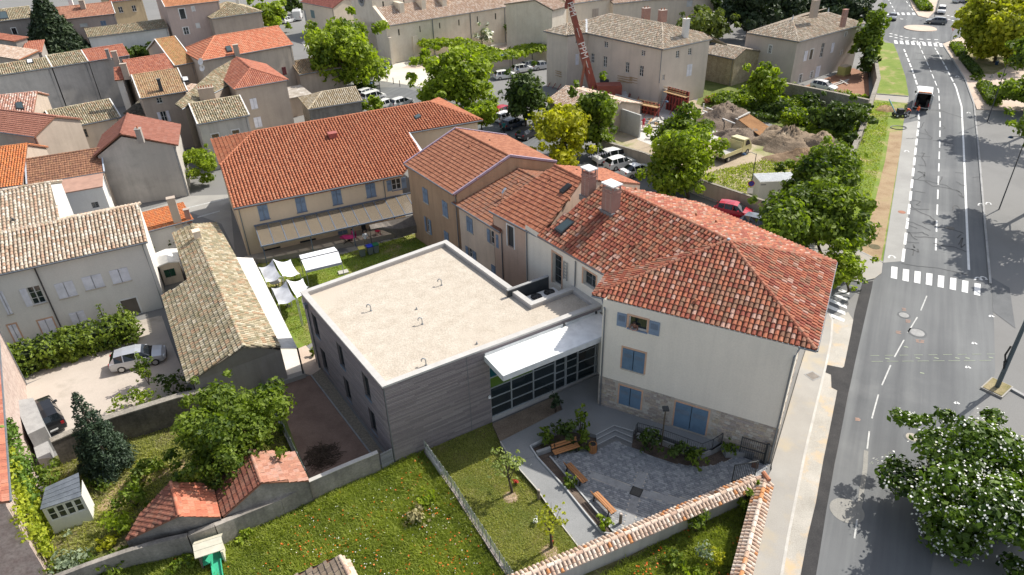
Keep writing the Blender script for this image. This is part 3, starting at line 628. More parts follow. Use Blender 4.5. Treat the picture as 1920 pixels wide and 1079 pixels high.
# ------------------------------------------------------------------ main white house (hipped tile roof)
tile_main=tile_mat('tiles_main',[(.38,.125,.075),(.44,.165,.095),(.29,.09,.06),(.48,.2,.12),(.35,.11,.07),(.38,.19,.125),(.27,.14,.09),(.52,.32,.25),(.33,.1,.068),(.42,.145,.085),(.33,.18,.115),(.46,.16,.09)],grain=.3)
tile_ridge=tile_mat('tiles_ridge',[(.34,.12,.07),(.38,.15,.09),(.3,.1,.06),(.36,.17,.11)])
stucco=wall_mat('stucco_white',(.8,.745,.645),.04,.07);stucco_s=wall_mat('stucco_side',(.62,.6,.53),.06,.12)
stone_wall=rough_mat('rubble_stone',[(.3,(.36,.31,.26)),(.7,(.52,.46,.39))],2.5,8,.3,.5,.02)
mortar=rough_mat('mortar',[(.3,(.42,.38,.33)),(.7,(.52,.48,.42))],2,14,.2)
zE=9.4
eS0,eS1,eE1=P(1110,554,zE),P(1531,658,zE),P(1568,492,zE)
apex=P(1366,451,12.5);eV=P(1135,516.5,zE);eW1=P(1007.5,442.7,zE)
pW=Plane(eV,eW1,apex);rEnd=pW.hit(1136,343);mEnd=pW.hit(1124,350)
eN1=eE1+(rEnd-apex)*1.05;eN1.z=zE;pN=Plane(eE1,eN1,apex);rEndN=Vector((rEnd.x,rEnd.y,pN.z(rEnd.x,rEnd.y)))
sS=(eS1-eS0);sS.normalize();sE=(eE1-eS1).normalized()
main=thing('village_house','white rendered house with blue shutters and hipped red tile roof at the street corner','house',((eS0+eE1)/2).to_tuple()[:2]+(0.0,))
mb=MB();dz=Vector((0,0,-.03))
fS,fE,fSW,fW=[eS0,eS1,apex],[eS1,eE1,apex],[eV,eS0,apex],[eV,apex,rEnd,eW1]
fN=[eE1,eN1,rEndN,apex]
for q in (fS,fE,fSW,fW,fN):mb.slab([p+dz for p in q],.1)
mroof=mb.build('roof',MATS['eave'],main)
tile_field('roof_tiles',fS,eS0,eS1,tile_main,mroof,'canal',.32,.37,300,3)
tile_field('roof_tiles',fE,eS1,eE1,tile_main,mroof,'canal',.32,.37,0,4)
tile_field('roof_tiles',[eV+dz*0,eS0,apex],eV,eS0,tile_main,mroof,'canal',.32,.37,0,5)
tile_field('roof_tiles',fW,eV,eW1,tile_main,mroof,'canal',.32,.37,0,6)
tile_field('roof_tiles',fN,eE1,eN1,tile_main,mroof,'canal',.32,.37,0,7)
for a,b in ((eS0,apex),(eS1,apex),(eE1,apex)):ridge_tiles(a+(b-a)*.01,b,tile_ridge,mroof,.16,.42,single=True,name='x')
ridge_tiles(rEnd,apex,tile_ridge,mroof,.16,.42,single=True)
mb=MB();mb.cyl((apex.x,apex.y,apex.z-.05),.22,.2,8,.1);mb.build('ridge_cap',plain('lead',(.4,.42,.45),.5),mroof)
wL,wR=P(1121.4,757.3,.45),P(1443.7,872,0);nS=Vector((sS.y,-sS.x,0));tS=Vector((sS.x,sS.y,0))
wR=wL+tS*((wR-wL).dot(tS));wL.z=wR.z=0
FS=Face(wL,wR);wE=wR+Vector((sE.x,sE.y,0))*10.6;FE=Face(wR,wE)
zst=3.1;zt_=9.62
W1=rect_px(FS,1173,589,1208,630);W1=(W1[0],W1[1],W1[2],W1[3])
def fpx(F,pts):a=[F.px(*p) for p in pts];return (min(p[0] for p in a),min(p[1] for p in a),max(p[0] for p in a),max(p[1] for p in a))
w_top=fpx(FS,[(1180,592),(1212,623)]);w_mid=fpx(FS,[(1169,652),(1206,701)]);w_low=fpx(FS,[(1163,722.5),(1199.5,768)]);w_gate=fpx(FS,[(1268.5,753.5),(1321,816)])
mb=MB();FS.panel(mb,0,FS.L,zst,zt_,[w_top,w_mid],.2);FE.panel(mb,0,FE.L,zst,zt_,[])
wNc=wE+(rEnd-apex).normalized()*12;wNc.z=0
lw0,lw1=P(1075.6,536.2,6.8),P(1127.6,571,6.8);tw=(lw1-lw0).normalized();WW1=lw1+tw*1.6;WW0=lw0-tw*6.3
FWn=Face((WW0.x,WW0.y),(WW1.x,WW1.y))
w_tall=fpx(FWn,[(1036,472),(1052.5,541)]);w_door=fpx(FWn,[(1094,504),(1116.5,547)])
FWn.panel(mb,0,FWn.L,0,9.5,[w_tall,w_door],.35)
mb.poly([(wL.x,wL.y,zst),(WW1.x+2,WW1.y+1,zst),(WW1.x+2,WW1.y+1,zt_),(wL.x,wL.y,zt_)][::-1])
mb.poly([(wE.x,wE.y,0),(wNc.x,wNc.y,0),(wNc.x,wNc.y,zt_),(wE.x,wE.y,zt_)])
mb.build('wall',stucco,main)
mb=MB();q=[(wL.x,wL.y),(WW1.x+2,WW1.y+1)];Fq=Face(q[1],q[0])
for F,a,b in ((FS,-.04,FS.L+.04),(FE,-.04,FE.L)):F.panel(mb,a,b,-.1,zst,[w_low,w_gate] if F is FS else [],.2)
Fq.panel(mb,0,Fq.L,-.1,zst,[])
F=FS;FS.box(mb,0,w_gate[0]-.2,.0,.03,zst-.01,zst+.015)
base_o=mb.build('stone_base',mortar,main)
mb=MB();rg=random.Random(4)
for F in (FS,FE):
 z=.02
 while z<zst-.1:
  h=rg.uniform(.14,.26);u=rg.uniform(0,.2)
  while u<F.L-.1:
   l=rg.uniform(.18,.46);hh=h*rg.uniform(.75,.95)
   if not any(F is FS and a-.18<u+l and u<c+.18 and b-.12<z+hh and z<d+.18 for a,b,c,d in (w_low,w_gate)):
    mb.rv=rg.random();F.box(mb,u,min(u+l*.93,F.L),.0,rg.uniform(.012,.04),z,min(z+hh,zst-.01))
   u+=l
  z+=h
mb.build('facing_stones',tile_mat('rubble_stones',[(.42,.36,.3),(.5,.45,.38),(.36,.31,.27),(.46,.39,.3),(.54,.5,.44),(.4,.35,.32),(.48,.4,.33)]),base_o,'stuff',rnd=True)
ww=window(FS,w_top,'half',main,MATS['white_frame'],None,pink_stone,bars=0,rows=1,depth=.2,sill=grey_blue)
mbx=MB();FS.box(mbx,w_top[0]+.5,w_top[2]-.02,-.19,-.17,w_top[1]+.02,w_top[3]-.02)
for x0,x1 in ((w_top[0]-.82,w_top[0]-.16),(w_top[2]+.16,w_top[2]+.86)):
 m2=MB();FS.box(m2,x0,x1,.02,.06,w_top[1]-.05,w_top[3]+.05);m2.m=1
 for i in range(9):FS.box(m2,x0+.1,x1-.1,.06,.072,w_top[3]-.55+i*.05,w_top[3]-.525+i*.05)
 m2.m=0;FS.box(m2,x0+.04,x1-.04,.06,.075,w_top[1]+.1,w_top[1]+.16);m2.build('shutter',[grey_blue,MATS['louvre']],ww)
window(FS,w_mid,'closed',main,MATS['black'],blue_shut,pink_stone,depth=.2,sill=sill_m)
window(FS,w_low,'closed',main,MATS['black'],blue_shut,pink_stone,depth=.2,sill=sill_m)
window(FS,w_gate,'closed',main,MATS['black'],blue_shut,pink_stone,depth=.2,name='double_door')
window(FWn,w_tall,'glass',main,MATS['grey_frame'],None,None,bars=0,rows=4,depth=.35)
window(FWn,w_door,'glass',main,MATS['grey_frame'],None,None,bars=1,rows=2,depth=.35,name='terrace_door')
mb=MB()
for F,rc in ((FWn,w_tall),(FWn,w_door)):
 a,b,c,d=rc
 for r4 in ((a-.14,a,b,d+.14),(c,c+.14,b,d+.14),(a,c,d,d+.14)):F.box(mb,*r4[:2],.001,.02,*r4[2:])
mb.build('surround',pink_stone,main)
mb=MB();L_=lambda p,q,r=.07:mb.tube([p,q],r,6);d_=Vector((0,0,-.04))
for a,b in ((eS0,eS1),(eS1,eE1),(eV,eW1),(eE1,eN1),(eS0,eV)):
 o_=(b-a).cross(Vector((0,0,1))).normalized()*.04;L_(a+d_+o_,b+d_+o_)
mb.build('gutter',zinc,main)
def pipe(F,u,z0,z1,parent,eave=None,r=.05,d=.09):
 mb=MB();p=[F.w(u,d,z0),F.w(u,d,z1)]+([eave] if eave else []);mb.tube(p,r,7);return mb.build('downpipe',zinc,parent)
pipe(FS,.18,.45,8.9,main,(eS0+sS*.7+d_).to_tuple());pipe(FS,FS.L-.08,.05,8.9,main,(eS1-sS*.9+d_).to_tuple())
pipe(FWn,FWn.L*.3+3.2,6.9,9.1,main);pipe(FWn,.25,.2,9.0,main)
brick_m=None
def brick_mat(name,cols,mort=(.4,.34,.3),sc=1.0):
 if name in MATS:return MATS[name]
 mt,nt,b=_new(name);tx=nt.nodes.new('ShaderNodeTexCoord');sx=nt.nodes.new('ShaderNodeSeparateXYZ');nt.links.new(tx.outputs['Object'],sx.inputs[0])
 a=nt.nodes.new('ShaderNodeMath');a.operation='ADD';nt.links.new(sx.outputs[0],a.inputs[0]);nt.links.new(sx.outputs[1],a.inputs[1]);cb=nt.nodes.new('ShaderNodeCombineXYZ');nt.links.new(a.outputs[0],cb.inputs[0]);nt.links.new(sx.outputs[2],cb.inputs[1])
 br=nt.nodes.new('ShaderNodeTexBrick');br.inputs['Scale'].default_value=1.0;br.inputs['Brick Width'].default_value=.26*sc;br.inputs['Row Height'].default_value=.09*sc;br.inputs['Mortar Size'].default_value=.012*sc
 br.inputs['Color1'].default_value=(*cols[0],1);br.inputs['Color2'].default_value=(*cols[1],1);br.inputs['Mortar'].default_value=(*mort,1);nt.links.new(cb.outputs[0],br.inputs['Vector']);nt.links.new(br.outputs['Color'],b.inputs['Base Color']);b.inputs['Roughness'].default_value=.9
 MATS[name]=mt;return mt
brickc=brick_mat('chimney_brick',[(.28,.12,.09),(.36,.17,.13)])
def flue_stack(root,p,w,d,h,az,label=None):
 t=Vector((math.cos(az),math.sin(az)));n=Vector((-t.y,t.x));o=p.xy;mb=MB();B_=lambda*a:mb.obox(o,t,n,*a)
 B_(-w/2,w/2,-d/2,d/2,p.z-1.2,p.z+h);B_(-w/2-.04,w/2+.04,-d/2-.04,d/2+.04,p.z+h-.3,p.z+h-.2)
 c=mb.build('chimney',brickc,root);mb=MB()
 for a in (-1,1):
  for b in (-1,1):mb.obox(o,t,n,a*w/2*.99-.1*(a>0),a*w/2*.99+.1*(a<0),b*d/2*.99-.1*(b>0),b*d/2*.99+.1*(b<0),p.z+h,p.z+h+.32)
 mb.build('cap_post',brickc,c);mb=MB();mb.obox(o,t,n,-w/2-.09,w/2+.09,-d/2-.09,d/2+.09,p.z+h+.32,p.z+h+.42);mb.build('chimney_cap',white,c)
 mb=MB();mb.obox(o,t,n,-w/2-.12,w/2+.12,-d/2-.3,d/2+.1,p.z-.5,p.z-.05);mb.build('flashing',zinc,c);return c
azR=math.atan2((rEnd-apex).y,(rEnd-apex).x)
flue_stack(main,pW.hit(1145,395)+Vector((0,0,.1)),1.15,.85,1.75,azR)
skylight(main,pW,[(1041,432),(1066,413),(1079,420),(1054,441)])
for x,y in ((1192,462),(1304,568)):
 roof_vent(main,(pW if y<500 else Plane(*fS)).hit(x,y),MATS['terracotta'])
for x,y in ((1192,359),(1305,407),(1342,420)):roof_vent(main,pN.hit(x,y),MATS['terracotta'])
# ------------------------------------------------------------------ row of houses behind, stepping down towards the cream wing
flat_cols=[(.4,.155,.085),(.36,.13,.07),(.42,.17,.1),(.33,.12,.07),(.38,.15,.085),(.3,.11,.065)]
tile_flat=tile_mat('tiles_flat',flat_cols);tile_brown=tile_mat('tiles_brown',[(.3,.13,.075),(.26,.11,.07),(.34,.15,.085),(.24,.12,.08),(.3,.15,.1)],(.16,.13,.09),.2)
pink_wall=wall_mat('render_pink',(.6,.44,.34));cream_wall=wall_mat('render_cream',(.76,.6,.42),.05,.06);ochre_wall=wall_mat('render_ochre',(.46,.31,.2))
def row_house(name,label,e0,e1,ze,rpx,rz,walls,tile,wins,end_px=None,shut=grey_blue,cw=.25,ex=.4,depth_n=7.0,drop=.0,lpx=None,verge=None,single=0,back_px=None,wall_d=.35):
 a,b=P(*e0,ze),P(*e1,ze);r0=P(*rpx[0],rz);pl=Plane(a,b,r0);r0,r1=pl.hit(*rpx[0]),pl.hit(*rpx[1])
 root=thing(name,label,'house',(*((a+b)/2).xy,0));t=(b-a).normalized();n=Vector((-t.y,t.x,0));mb=MB()
 f1=[a,b,r1,r0];h=(r0.z+r1.z)/2-ze;k0,k1=r0+n*depth_n-Vector((0,0,h)),r1+n*depth_n-Vector((0,0,h))
 if back_px:pb=Plane(r0,r1,k0);k1,k0=pb.hit(*back_px[0]),pb.hit(*back_px[1])
 f2=[r0,r1,k1,k0]
 for q in (f1,f2):mb.slab([p-Vector((0,0,.03)) for p in q],.14)
 rf=mb.build('roof',MATS['eave'],root);tile_field('roof_tiles',f1,a,b,tile,rf,'flat',cw,ex,single,11);tile_field('roof_tiles',f2,k1,k0,tile,rf,'flat',cw,ex,0,12);ridge_tiles(r0,r1,tile,rf,.13,.4)
 A,B=a+n*wall_d+t*.05,b+n*wall_d-t*.05;F=Face((A.x,A.y),(B.x,B.y));mb=MB();hs=[(rect_px(F,*w_[:4]),w_) for w_ in wins];F.panel(mb,0,F.L,0,ze,[q[0] for q in hs])
 for p,q,r in ((a,r0,k0),(b,r1,k1)):
  pp=p+n*wall_d;mb.poly([(pp.x,pp.y,0),(r.x,r.y,0),(r.x,r.y,r.z-.15),(q.x,q.y,q.z-.15),(pp.x,pp.y,ze-.05)])
 mb.poly([(k0.x,k0.y,0),(k1.x,k1.y,0),(k1.x,k1.y,k1.z-.1),(k0.x,k0.y,k0.z-.1)]);mb.build('wall',walls,root)
 for rc,w_ in hs:
  kw=dict(w_[5]) if len(w_)>5 else {}
  window(F,rc,w_[4],root,kw.pop('frame',MATS['white_frame']),kw.pop('shut',shut),sill=kw.pop('sill',sill_m),**kw)
 mb=MB();mb.tube([a-n*.04,b-n*.04],.07,6);mb.build('gutter',zinc,root);pipe(F,F.L-.12,.1,ze-.2,root)
 if verge:
  mb=MB()
  for p,q,r in ((a,r0,k0),(b,r1,k1)):mb.bar(p+Vector((0,0,.05)),q+Vector((0,0,.05)),.16,.2);mb.bar(q+Vector((0,0,.05)),r+Vector((0,0,.05)),.16,.2)
  mb.build('verge_board',verge,root)
 row_house.pl,row_house.root,row_house.rf,row_house.F=pl,root,rf,F;row_house.pb=Plane(r0,r1,k0)
 return root
z3=lambda x,y:(740+x/4.9056,220+y/4.9056);z7=lambda x,y:(780+x/4.9056,420+y/4.9056)
lilac=plain('lilac_board',(.38,.3,.38),.6)
row_house('row_house','ochre rendered house with flat red tile roof and lilac verge boards',z3(87,432),z3(541,716),8.5,(z3(560,105),z3(1062,358)),11.0,ochre_wall,tile_mat('tiles_flat_brown',[(.36,.15,.085),(.32,.13,.075),(.39,.17,.1),(.3,.12,.07)]),
          [(*z3(255,640),*z3(312,800),'closed'),(*z3(437,760),*z3(494,928),'closed'),(*z3(288,918),*z3(330,1075),'open',dict(bars=1)),(*z3(455,1040),*z3(500,1150),'closed')],verge=lilac,depth_n=8,back_px=(z3(1490,412),z3(1030,170)))
ochre=row_house.root
for x,y in ((690,275),):roof_vent(ochre,row_house.pl.hit(*z3(x,y)),MATS['terracotta'],.2)
for x,y in ((780,142),(875,218)):roof_vent(ochre,row_house.pb.hit(*z3(x,y)),MATS['eave'],.15)
row_house('row_house','cream house with brown tile roof stepping down between taller houses',z3(527,787),z3(968,1058),7.5,(z3(1062,440),z3(1292,556)),9.6,wall_mat('render_pale',(.68,.55,.43)),tile_brown,
          [(*z3(660,905),*z3(722,1072),'closed'),(*z7(682,55),*z7(738,210),'open'),(*z7(482,215),*z7(533,330),'open'),(*z7(695,370),*z7(756,490),'closed')],depth_n=7,back_px=(z3(1310,560),z3(1410,465)))
r3=row_house.root;chimney(r3,row_house.pl.hit(*z3(1022,475))+Vector((0,0,.1)),.6,.45,.35,brickc,azR)
roof_vent(r3,row_house.pl.hit(*z3(1135,605)),MATS['terracotta'],.2)
mb=MB();q=row_house.pl.hit(*z3(995,750));mb.tube([q,q+Vector((0,0,.55)),q+Vector((.15,.15,.75)),q+Vector((.3,.3,.8))],[.12,.12,.13,.16],9);mb.build('steel_flue',plain('inox',(.7,.71,.72),.2,1.0),r3)
row_house('row_house','pinkish rendered house with flat red tile roof and a brick chimney',z3(872,866),(1011,446),9.0,((1039.7,309.7),(1092.6,336)),12.0,pink_wall,tile_flat,
          [(*z7(838,5),*z7(902,232),'dark',dict(frame=anth,surround=white,sill=None)),(*z7(1048,130),*z7(1115,370),'dark',dict(frame=anth,surround=white,sill=None)),(*z7(1048,405),*z7(1115,540),'dark',dict(frame=anth,surround=white,sill=None))],depth_n=7.5,back_px=((1200,345),(1135,317)))
r4=row_house.root;p4=row_house.pl
flue_stack(r4,p4.hit(1103,367)+Vector((0,0,.1)),.95,.75,1.9,azR);skylight(r4,p4,[z3(1522,688),z3(1600,622),z3(1638,638),z3(1560,706)],MATS['black'])
for x,y in ((1435,575),(1605,765)):roof_vent(r4,p4.hit(*z3(x,y)),MATS['terracotta'],.2)
for x,y in ((1675,490),):roof_vent(r4,row_house.pb.hit(*z3(x,y)),MATS['eave'],.15)
a0=p4.hit(1119,352);t=thing('tv_aerial','slim white television aerial mast beside the brick chimneys','aerial',a0);mb=MB();mb.tube([a0,a0+Vector((0,0,3.4))],.03,6);mb.build('mast',steel,t);mb=MB()
for k in range(9):q=a0+Vector((.9-k*.2,-.1*k,3.0));mb.bar(q+Vector((0,-.3,0)),q+Vector((0,.3,.02)),.02)
mb.bar(a0+Vector((.9,0,3.0)),a0+Vector((-.9,-.9,3.0)),.03);mb.build('antenna',steel,t)
# ------------------------------------------------------------------ grey timber-clad building with the flat gravel roof
zG=6.8
gSW,gNW,gNE,gIN=P(717.5,724.5,zG),P(564,547,zG),P(836.5,450.6,zG),P(998,565.8,zG)
gLN,gLE=P(1075.6,536.2,zG),P(1127.6,571,zG);tS2=(gLE-gSW).normalized()
outer=[gSW,gLE,gLN,gIN,gNE,gNW]
hall=thing('timber_clad_hall','grey timber clad flat roofed hall with pale gravel roof and white metal coping','building',((gSW+gNE)/2).to_tuple()[:2]+(0.0,))
def inset(pts,d):
 out=[];n=len(pts)
 for i in range(n):
  a,b,c=pts[i-1],pts[i],pts[(i+1)%n];e1=(b-a).xy.normalized();e2=(c-b).xy.normalized();n1=Vector((-e1.y,e1.x));n2=Vector((-e2.y,e2.x));k=(n1+n2);k=k/max(.3,k.dot(n1));out.append(Vector((b.x+k.x*d,b.y+k.y*d,b.z)))
 return out
inn=inset(outer,.38)
board_w=rough_mat('cladding_grey',[(.3,(.15,.135,.135)),(.7,(.21,.19,.188))],.6,7,.25,.2,.01,streak=.15)
boards_s=tile_mat('boards_south',[(.27,.235,.235),(.3,.265,.26),(.24,.21,.213),(.32,.285,.278),(.28,.243,.243),(.225,.195,.2)],grain=.18)
boards_w=tile_mat('boards_west',[(.25,.225,.235),(.28,.25,.258),(.235,.21,.22),(.295,.265,.27)],grain=.15)
coping=rough_mat('coping_metal',[(.3,(.46,.445,.42)),(.7,(.53,.515,.49))],1.5,8,.08,0,rough=.5)
gravel=rough_mat('roof_gravel',[(.3,(.46,.4,.325)),(.6,(.54,.48,.4)),(.8,(.6,.54,.46))],1.1,9,.35,.5,.04,stain=(.5,.44,.365),sscale=.12)
FGS,FGW=Face(gSW,gLE),Face(gNW,gSW);FGN,FGE=Face(gNE,gNW),Face(gIN,gNE);FGI=Face(gLN,gIN)
gl0=FGS.px(920,740)[0];gl1=FGS.px(1118,690)[0];zgl=5.75
wb=[fpx(FGW,[(586,594),(602,640)]),fpx(FGW,[(633,646),(646,686)]),fpx(FGW,[(681,704),(695,746)]),fpx(FGW,[(604,664),(618,706)]),fpx(FGW,[(646,717),(662,760)]),fpx(FGW,[(693.5,775),(709,822)])]
def fix(rc,w=.95,h=None):
 c=(rc[0]+rc[2])/2;return (c-w/2,rc[1],c+w/2,rc[3])
wb=[fix(r_,1.0) for r_ in wb];zz_=sorted(r_[1] for r_ in wb)
wb=[(r_[0],3.75,r_[2],5.75) if r_[1]>2.5 else (r_[0],.65,r_[2],2.75) for r_ in wb]
mb=MB();FGS.panel(mb,0,FGS.L,-.1,zG-.05,[(gl0,.05,gl1+3,zgl)],.18);FGW.panel(mb,0,FGW.L,-.1,zG-.05,wb,.18)
for F in (FGN,FGE,FGI):F.panel(mb,0,F.L,-.1,zG-.05,[])
mb.build('wall',board_w,hall)
mb=MB();i3=[Vector((p.x,p.y,6.42)) for p in inn];mb.poly(i3);mb.build('roof_gravel',gravel,hall)
mb=MB();n_=len(outer);oc=inset(outer,-.06)
for i in range(n_):
 j=(i+1)%n_;a,b,c,d=oc[i],oc[j],inn[j],inn[i]
 up=lambda p,z:(p.x,p.y,z)
 mb.add([up(a,zG-.14),up(b,zG-.14),up(c,zG-.14),up(d,zG-.14),up(a,zG),up(b,zG),up(c,zG),up(d,zG)],[(4,5,6,7),(0,1,5,4),(2,3,7,6)])
cp=mb.build('coping',coping,hall)
mb=MB()
for i in range(n_):
 j=(i+1)%n_;a,b=inn[j],inn[i];mb.poly([(a.x,a.y,6.3),(b.x,b.y,6.3),(b.x,b.y,zG-.14),(a.x,a.y,zG-.14)])
mb.build('parapet',rough_mat('parapet_felt',[(.3,(.36,.34,.33)),(.7,(.44,.42,.41))],1,9,.15),hall)
def boards(F,u0,u1,z0,z1,mat,holes,hgt=.13,seed=2,gap=.018,name='cladding_boards',vj=3.0):
 mb=MB();rg=random.Random(seed);z=z0
 while z<z1-.02:
  zt=min(z+hgt-gap,z1);cuts=sorted({u0,u1,*[x for h in holes if h[1]<zt and h[3]>z for x in (h[0],h[2]) if u0<x<u1]});off=rg.uniform(0,vj)
  for a,b in zip(cuts[:-1],cuts[1:]):
   if any(h[0]<=(a+b)/2<=h[2] and h[1]<zt-.01 and h[3]>z+.01 for h in holes):continue
   x=a
   while x<b-.02:
    e=min(b,x+(off if x==a and off>.4 else vj));mb.rv=rg.random();d=rg.uniform(.02,.032)
    q=[F.w(x,d,z),F.w(e-.006,d,z),F.w(e-.006,d,zt),F.w(x,d,zt)];mb.poly(q);mb.poly([F.w(x,.0,zt),F.w(x,d,zt),F.w(e,d,zt),F.w(e,.0,zt)]);x=e
  z+=hgt
 return mb.build(name,mat,hall,'stuff',rnd=True)
boards(FGS,0.03,FGS.L-3.4,0.02,zG-.16,boards_s,[(gl0,-.1,gl1+3,zgl)],.13)
boards(FGS,FGS.L-3.4,FGS.L,zgl+.45,zG-.16,boards_s,[],.13,5)
boards(FGW,0.03,FGW.L-.03,0.02,zG-.16,boards_w,wb,.13,3)
mb=MB();FGS.box(mb,0.0,.05,.0,.05,0,zG-.15);mb.build('corner_trim',MATS['grey_frame'],hall)
for u in (5.9,):mb=MB();FGS.box(mb,u,u+.035,.03,.045,0.05,zG-.16);mb.build('joint_trim',MATS['grey_frame'],hall)
for r_ in wb:
 k=window(FGW,r_,'glass',hall,anth,bars=0,rows=1,depth=.18);mb=MB();FGW.box(mb,r_[0]-.03,r_[2]+.03,.0,.07,r_[1]-.06,r_[1]);mb.build('sill',plain('blue_grey_sill',(.16,.22,.28),.5),k)
pipe(FGW,1.0,.05,5.9,hall,d=.1,r=.06);mb=MB();FGW.box(mb,.8,1.2,.03,.28,5.9,6.25);mb.build('rainwater_head',zinc,hall)
GF=plain('alu_frame',(.4,.43,.44),.4,.3);nb=7;ub=[gl0+(FGS.L-.15-gl0)*i/nb for i in range(nb+1)];dg=-.1
green_glass=glass_mat('tinted_green_pane',(.09,.16,.02),.15);teal_glass=glass_mat('tinted_teal_pane',(.02,.1,.12),.15)
ub=[gl0]+[FGS.px(x,y)[0] for x,y in ((960,740),(1001,710),(1041,690),(1062,672),(1085,662),(1118,650))]+[FGS.L-.1]
mb=MB();FGS.box(mb,gl0,FGS.L,-.16,.06,.05,.42);mb.build('plinth',coping,hall)
for i in range(len(ub)-1):
 a,b=ub[i],ub[i+1];door=i in (3,4);rows=[.42,1.25,2.15,3.05,4.0,4.9,zgl] if not door else [.42,1.3,2.0,2.7,3.6,4.9,zgl]
 mb=MB();fw=.05 if not door else .09
 FGS.box(mb,a,a+fw,dg-.06,dg+.06,.42,zgl);FGS.box(mb,b-fw,b,dg-.06,dg+.06,.42,zgl)
 for j,z in enumerate(rows):FGS.box(mb,a+fw,b-fw,dg-.05,dg+.05,z-(.06 if j in (0,) else .03),z+(.045 if not (door and j==4) else .1))
 bay=mb.build('glazing_frame' if not door else 'glass_door',GF,hall)
 for j in range(len(rows)-1):
  m2=MB();FGS.box(m2,a+fw,b-fw,dg-.012,dg+.002,rows[j]+.04,rows[j+1]-.03)
  m2.build('pane',green_glass if (j==3 and i==0) or (j==3 and i==1) else (teal_glass if j==4 and i==0 else MATS['glass']),bay)
mb=MB();FGS.box(mb,gl0,FGS.L,-4.4,-4.3,.0,5.9);FGS.box(mb,gl0,FGS.L,-4.3,-.2,.3,.4);mb.build('interior',plain('interior_wall',(.32,.34,.26),.8),hall)
zc=6.2
cA,cB=P(908.2,662.3,zc),P(944.5,704.5,zc);cC,cD=P(1128.7,633.4,zc),P(1127.3,580,zc)
uA=FGS.px(908,664)[0];dB=(cB-Vector((*FGS.A,zc))).dot(Vector((*FGS.n,0)))
canopy=thing('entrance_canopy','white flat metal canopy above the glazed entrance','canopy',(*((cA+cC)/2).xy,zc));mb=MB()
FGS.box(mb,uA,FGS.L-.2,.03,dB,zc-.3,zc-.02);mb.build('roof_plate',plain('canopy_white',(.86,.86,.84),.45),canopy)
mb=MB();FGS.box(mb,uA-.05,FGS.L-.2,dB,dB+.06,zc-.42,zc+.02);FGS.box(mb,uA-.06,uA,.03,dB,zc-.42,zc+.03);FGS.box(mb,uA,FGS.L,.035,.1,zc-.02,zc+.2);mb.build('fascia',plain('canopy_edge',(.62,.64,.64),.45),canopy)
for x,y in ((1056,609),(1116,581)):
 mb=MB();u,z=FGS.px(x,y);FGS.box(mb,u-.08,u+.08,.05,.18,zc+.05,zc+.2);mb.build('spout',anth,canopy)
for i,(x,y) in enumerate(((695.7,583),(828,535),(792,608),(799,685),(781,580),(894,645))):
 p=P(x,y,6.43);h=.42 if i not in (4,5) else .18;t=tag(thing('vent_pipe','x','vent pipe',p,'swan neck pipes on the flat roof'),['swan neck vent pipe on the gravel roof near its left edge','swan neck vent pipe on the gravel roof towards the far corner','swan neck vent pipe standing midway on the gravel roof','swan neck vent pipe close to the front coping of the gravel roof','short vent stub in the middle of the gravel roof','short dark stub beside the coping above the canopy'][i],'vent pipe','swan neck pipes on the flat roof')
 mb=MB();pts=[p,p+Vector((0,0,h))]+[p+Vector((-.14+.14*math.cos(k),0,h+.14*math.sin(k))) for k in (.7,1.4,2.1,2.8)]+[p+Vector((-.28,0,h-.1))] if h>.3 else [p,p+Vector((0,0,h))]
 mb.tube(pts,.045,7);mb.build('pipe',steel,t);mb=MB();mb.cyl(p,.1,.05,8,.06);mb.build('collar',zinc,t)
scr0,scr1=P(964.5,542,7.0),P(1029,519,7.0);Fs=Face(scr0,scr1)
t=thing('screen_wall','dark grey screen wall round the cooling unit','screen wall',(*((scr0+scr1)/2).xy,4));mb=MB();Fs.box(mb,-.6,Fs.L,-.18,0,3,7.0);mb.build('panel',anth,t);mb=MB();Fs.box(mb,-.6,Fs.L,-.22,.04,7.0,7.07);mb.build('coping',conc_d,t)
mb=MB();q=[gIN,gLN,P(1030,522,6.8),P(966,545,6.8)];mb.prism([(p.x,p.y) for p in q],4.6,4.9);o=mb.build('plant_deck',conc_d,None,'structure')
c0=P(1018,551,6.2);uu,nn=tS2.xy,Vector((-tS2.y,tS2.x));ac=thing('cooling_unit','white cooling unit with two black fans behind the flat roof','cooling unit',(c0.x,c0.y,4.9));mb=MB();mb.obox(c0.xy,uu,nn,-1.3,1.3,-.5,.5,4.95,6.1);mb.build('casing',white,ac)
for k in (-.6,.6):
 m2=MB();m2.cyl((c0.x+uu.x*k,c0.y+uu.y*k,6.1),.45,.1,18,.42);f=m2.build('fan',MATS['black'],ac);m2=MB();m2.cyl((c0.x+uu.x*k,c0.y+uu.y*k,6.2),.12,.03,10);m2.build('fan_hub',anth,f)
 m2=MB()
 for j in range(5):
  aa=j*1.257;p=Vector((c0.x+uu.x*k,c0.y+uu.y*k,6.205));d=Vector((math.cos(aa),math.sin(aa),0));m2.bar(p+d*.12,p+d*.4,.12,.01)
 m2.build('fan_blades',plain('fan_grey',(.06,.06,.065),.5),f)
l0=FWn.px(1061,538);t=thing('ladder','aluminium ladder hanging on the white wall','ladder',FWn.w(l0[0],.1,6.9));mb=MB();u=l0[0]
for du in (-.2,.2):
 m2=MB();FWn.box(m2,u+du-.03,u+du+.03,.06,.12,6.9,8.5);m2.build('rail',steel,t)
for k in range(6):
 m2=MB();FWn.box(m2,u-.17,u+.17,.07,.11,7.05+k*.27,7.09+k*.27);m2.build('rung',steel,t)
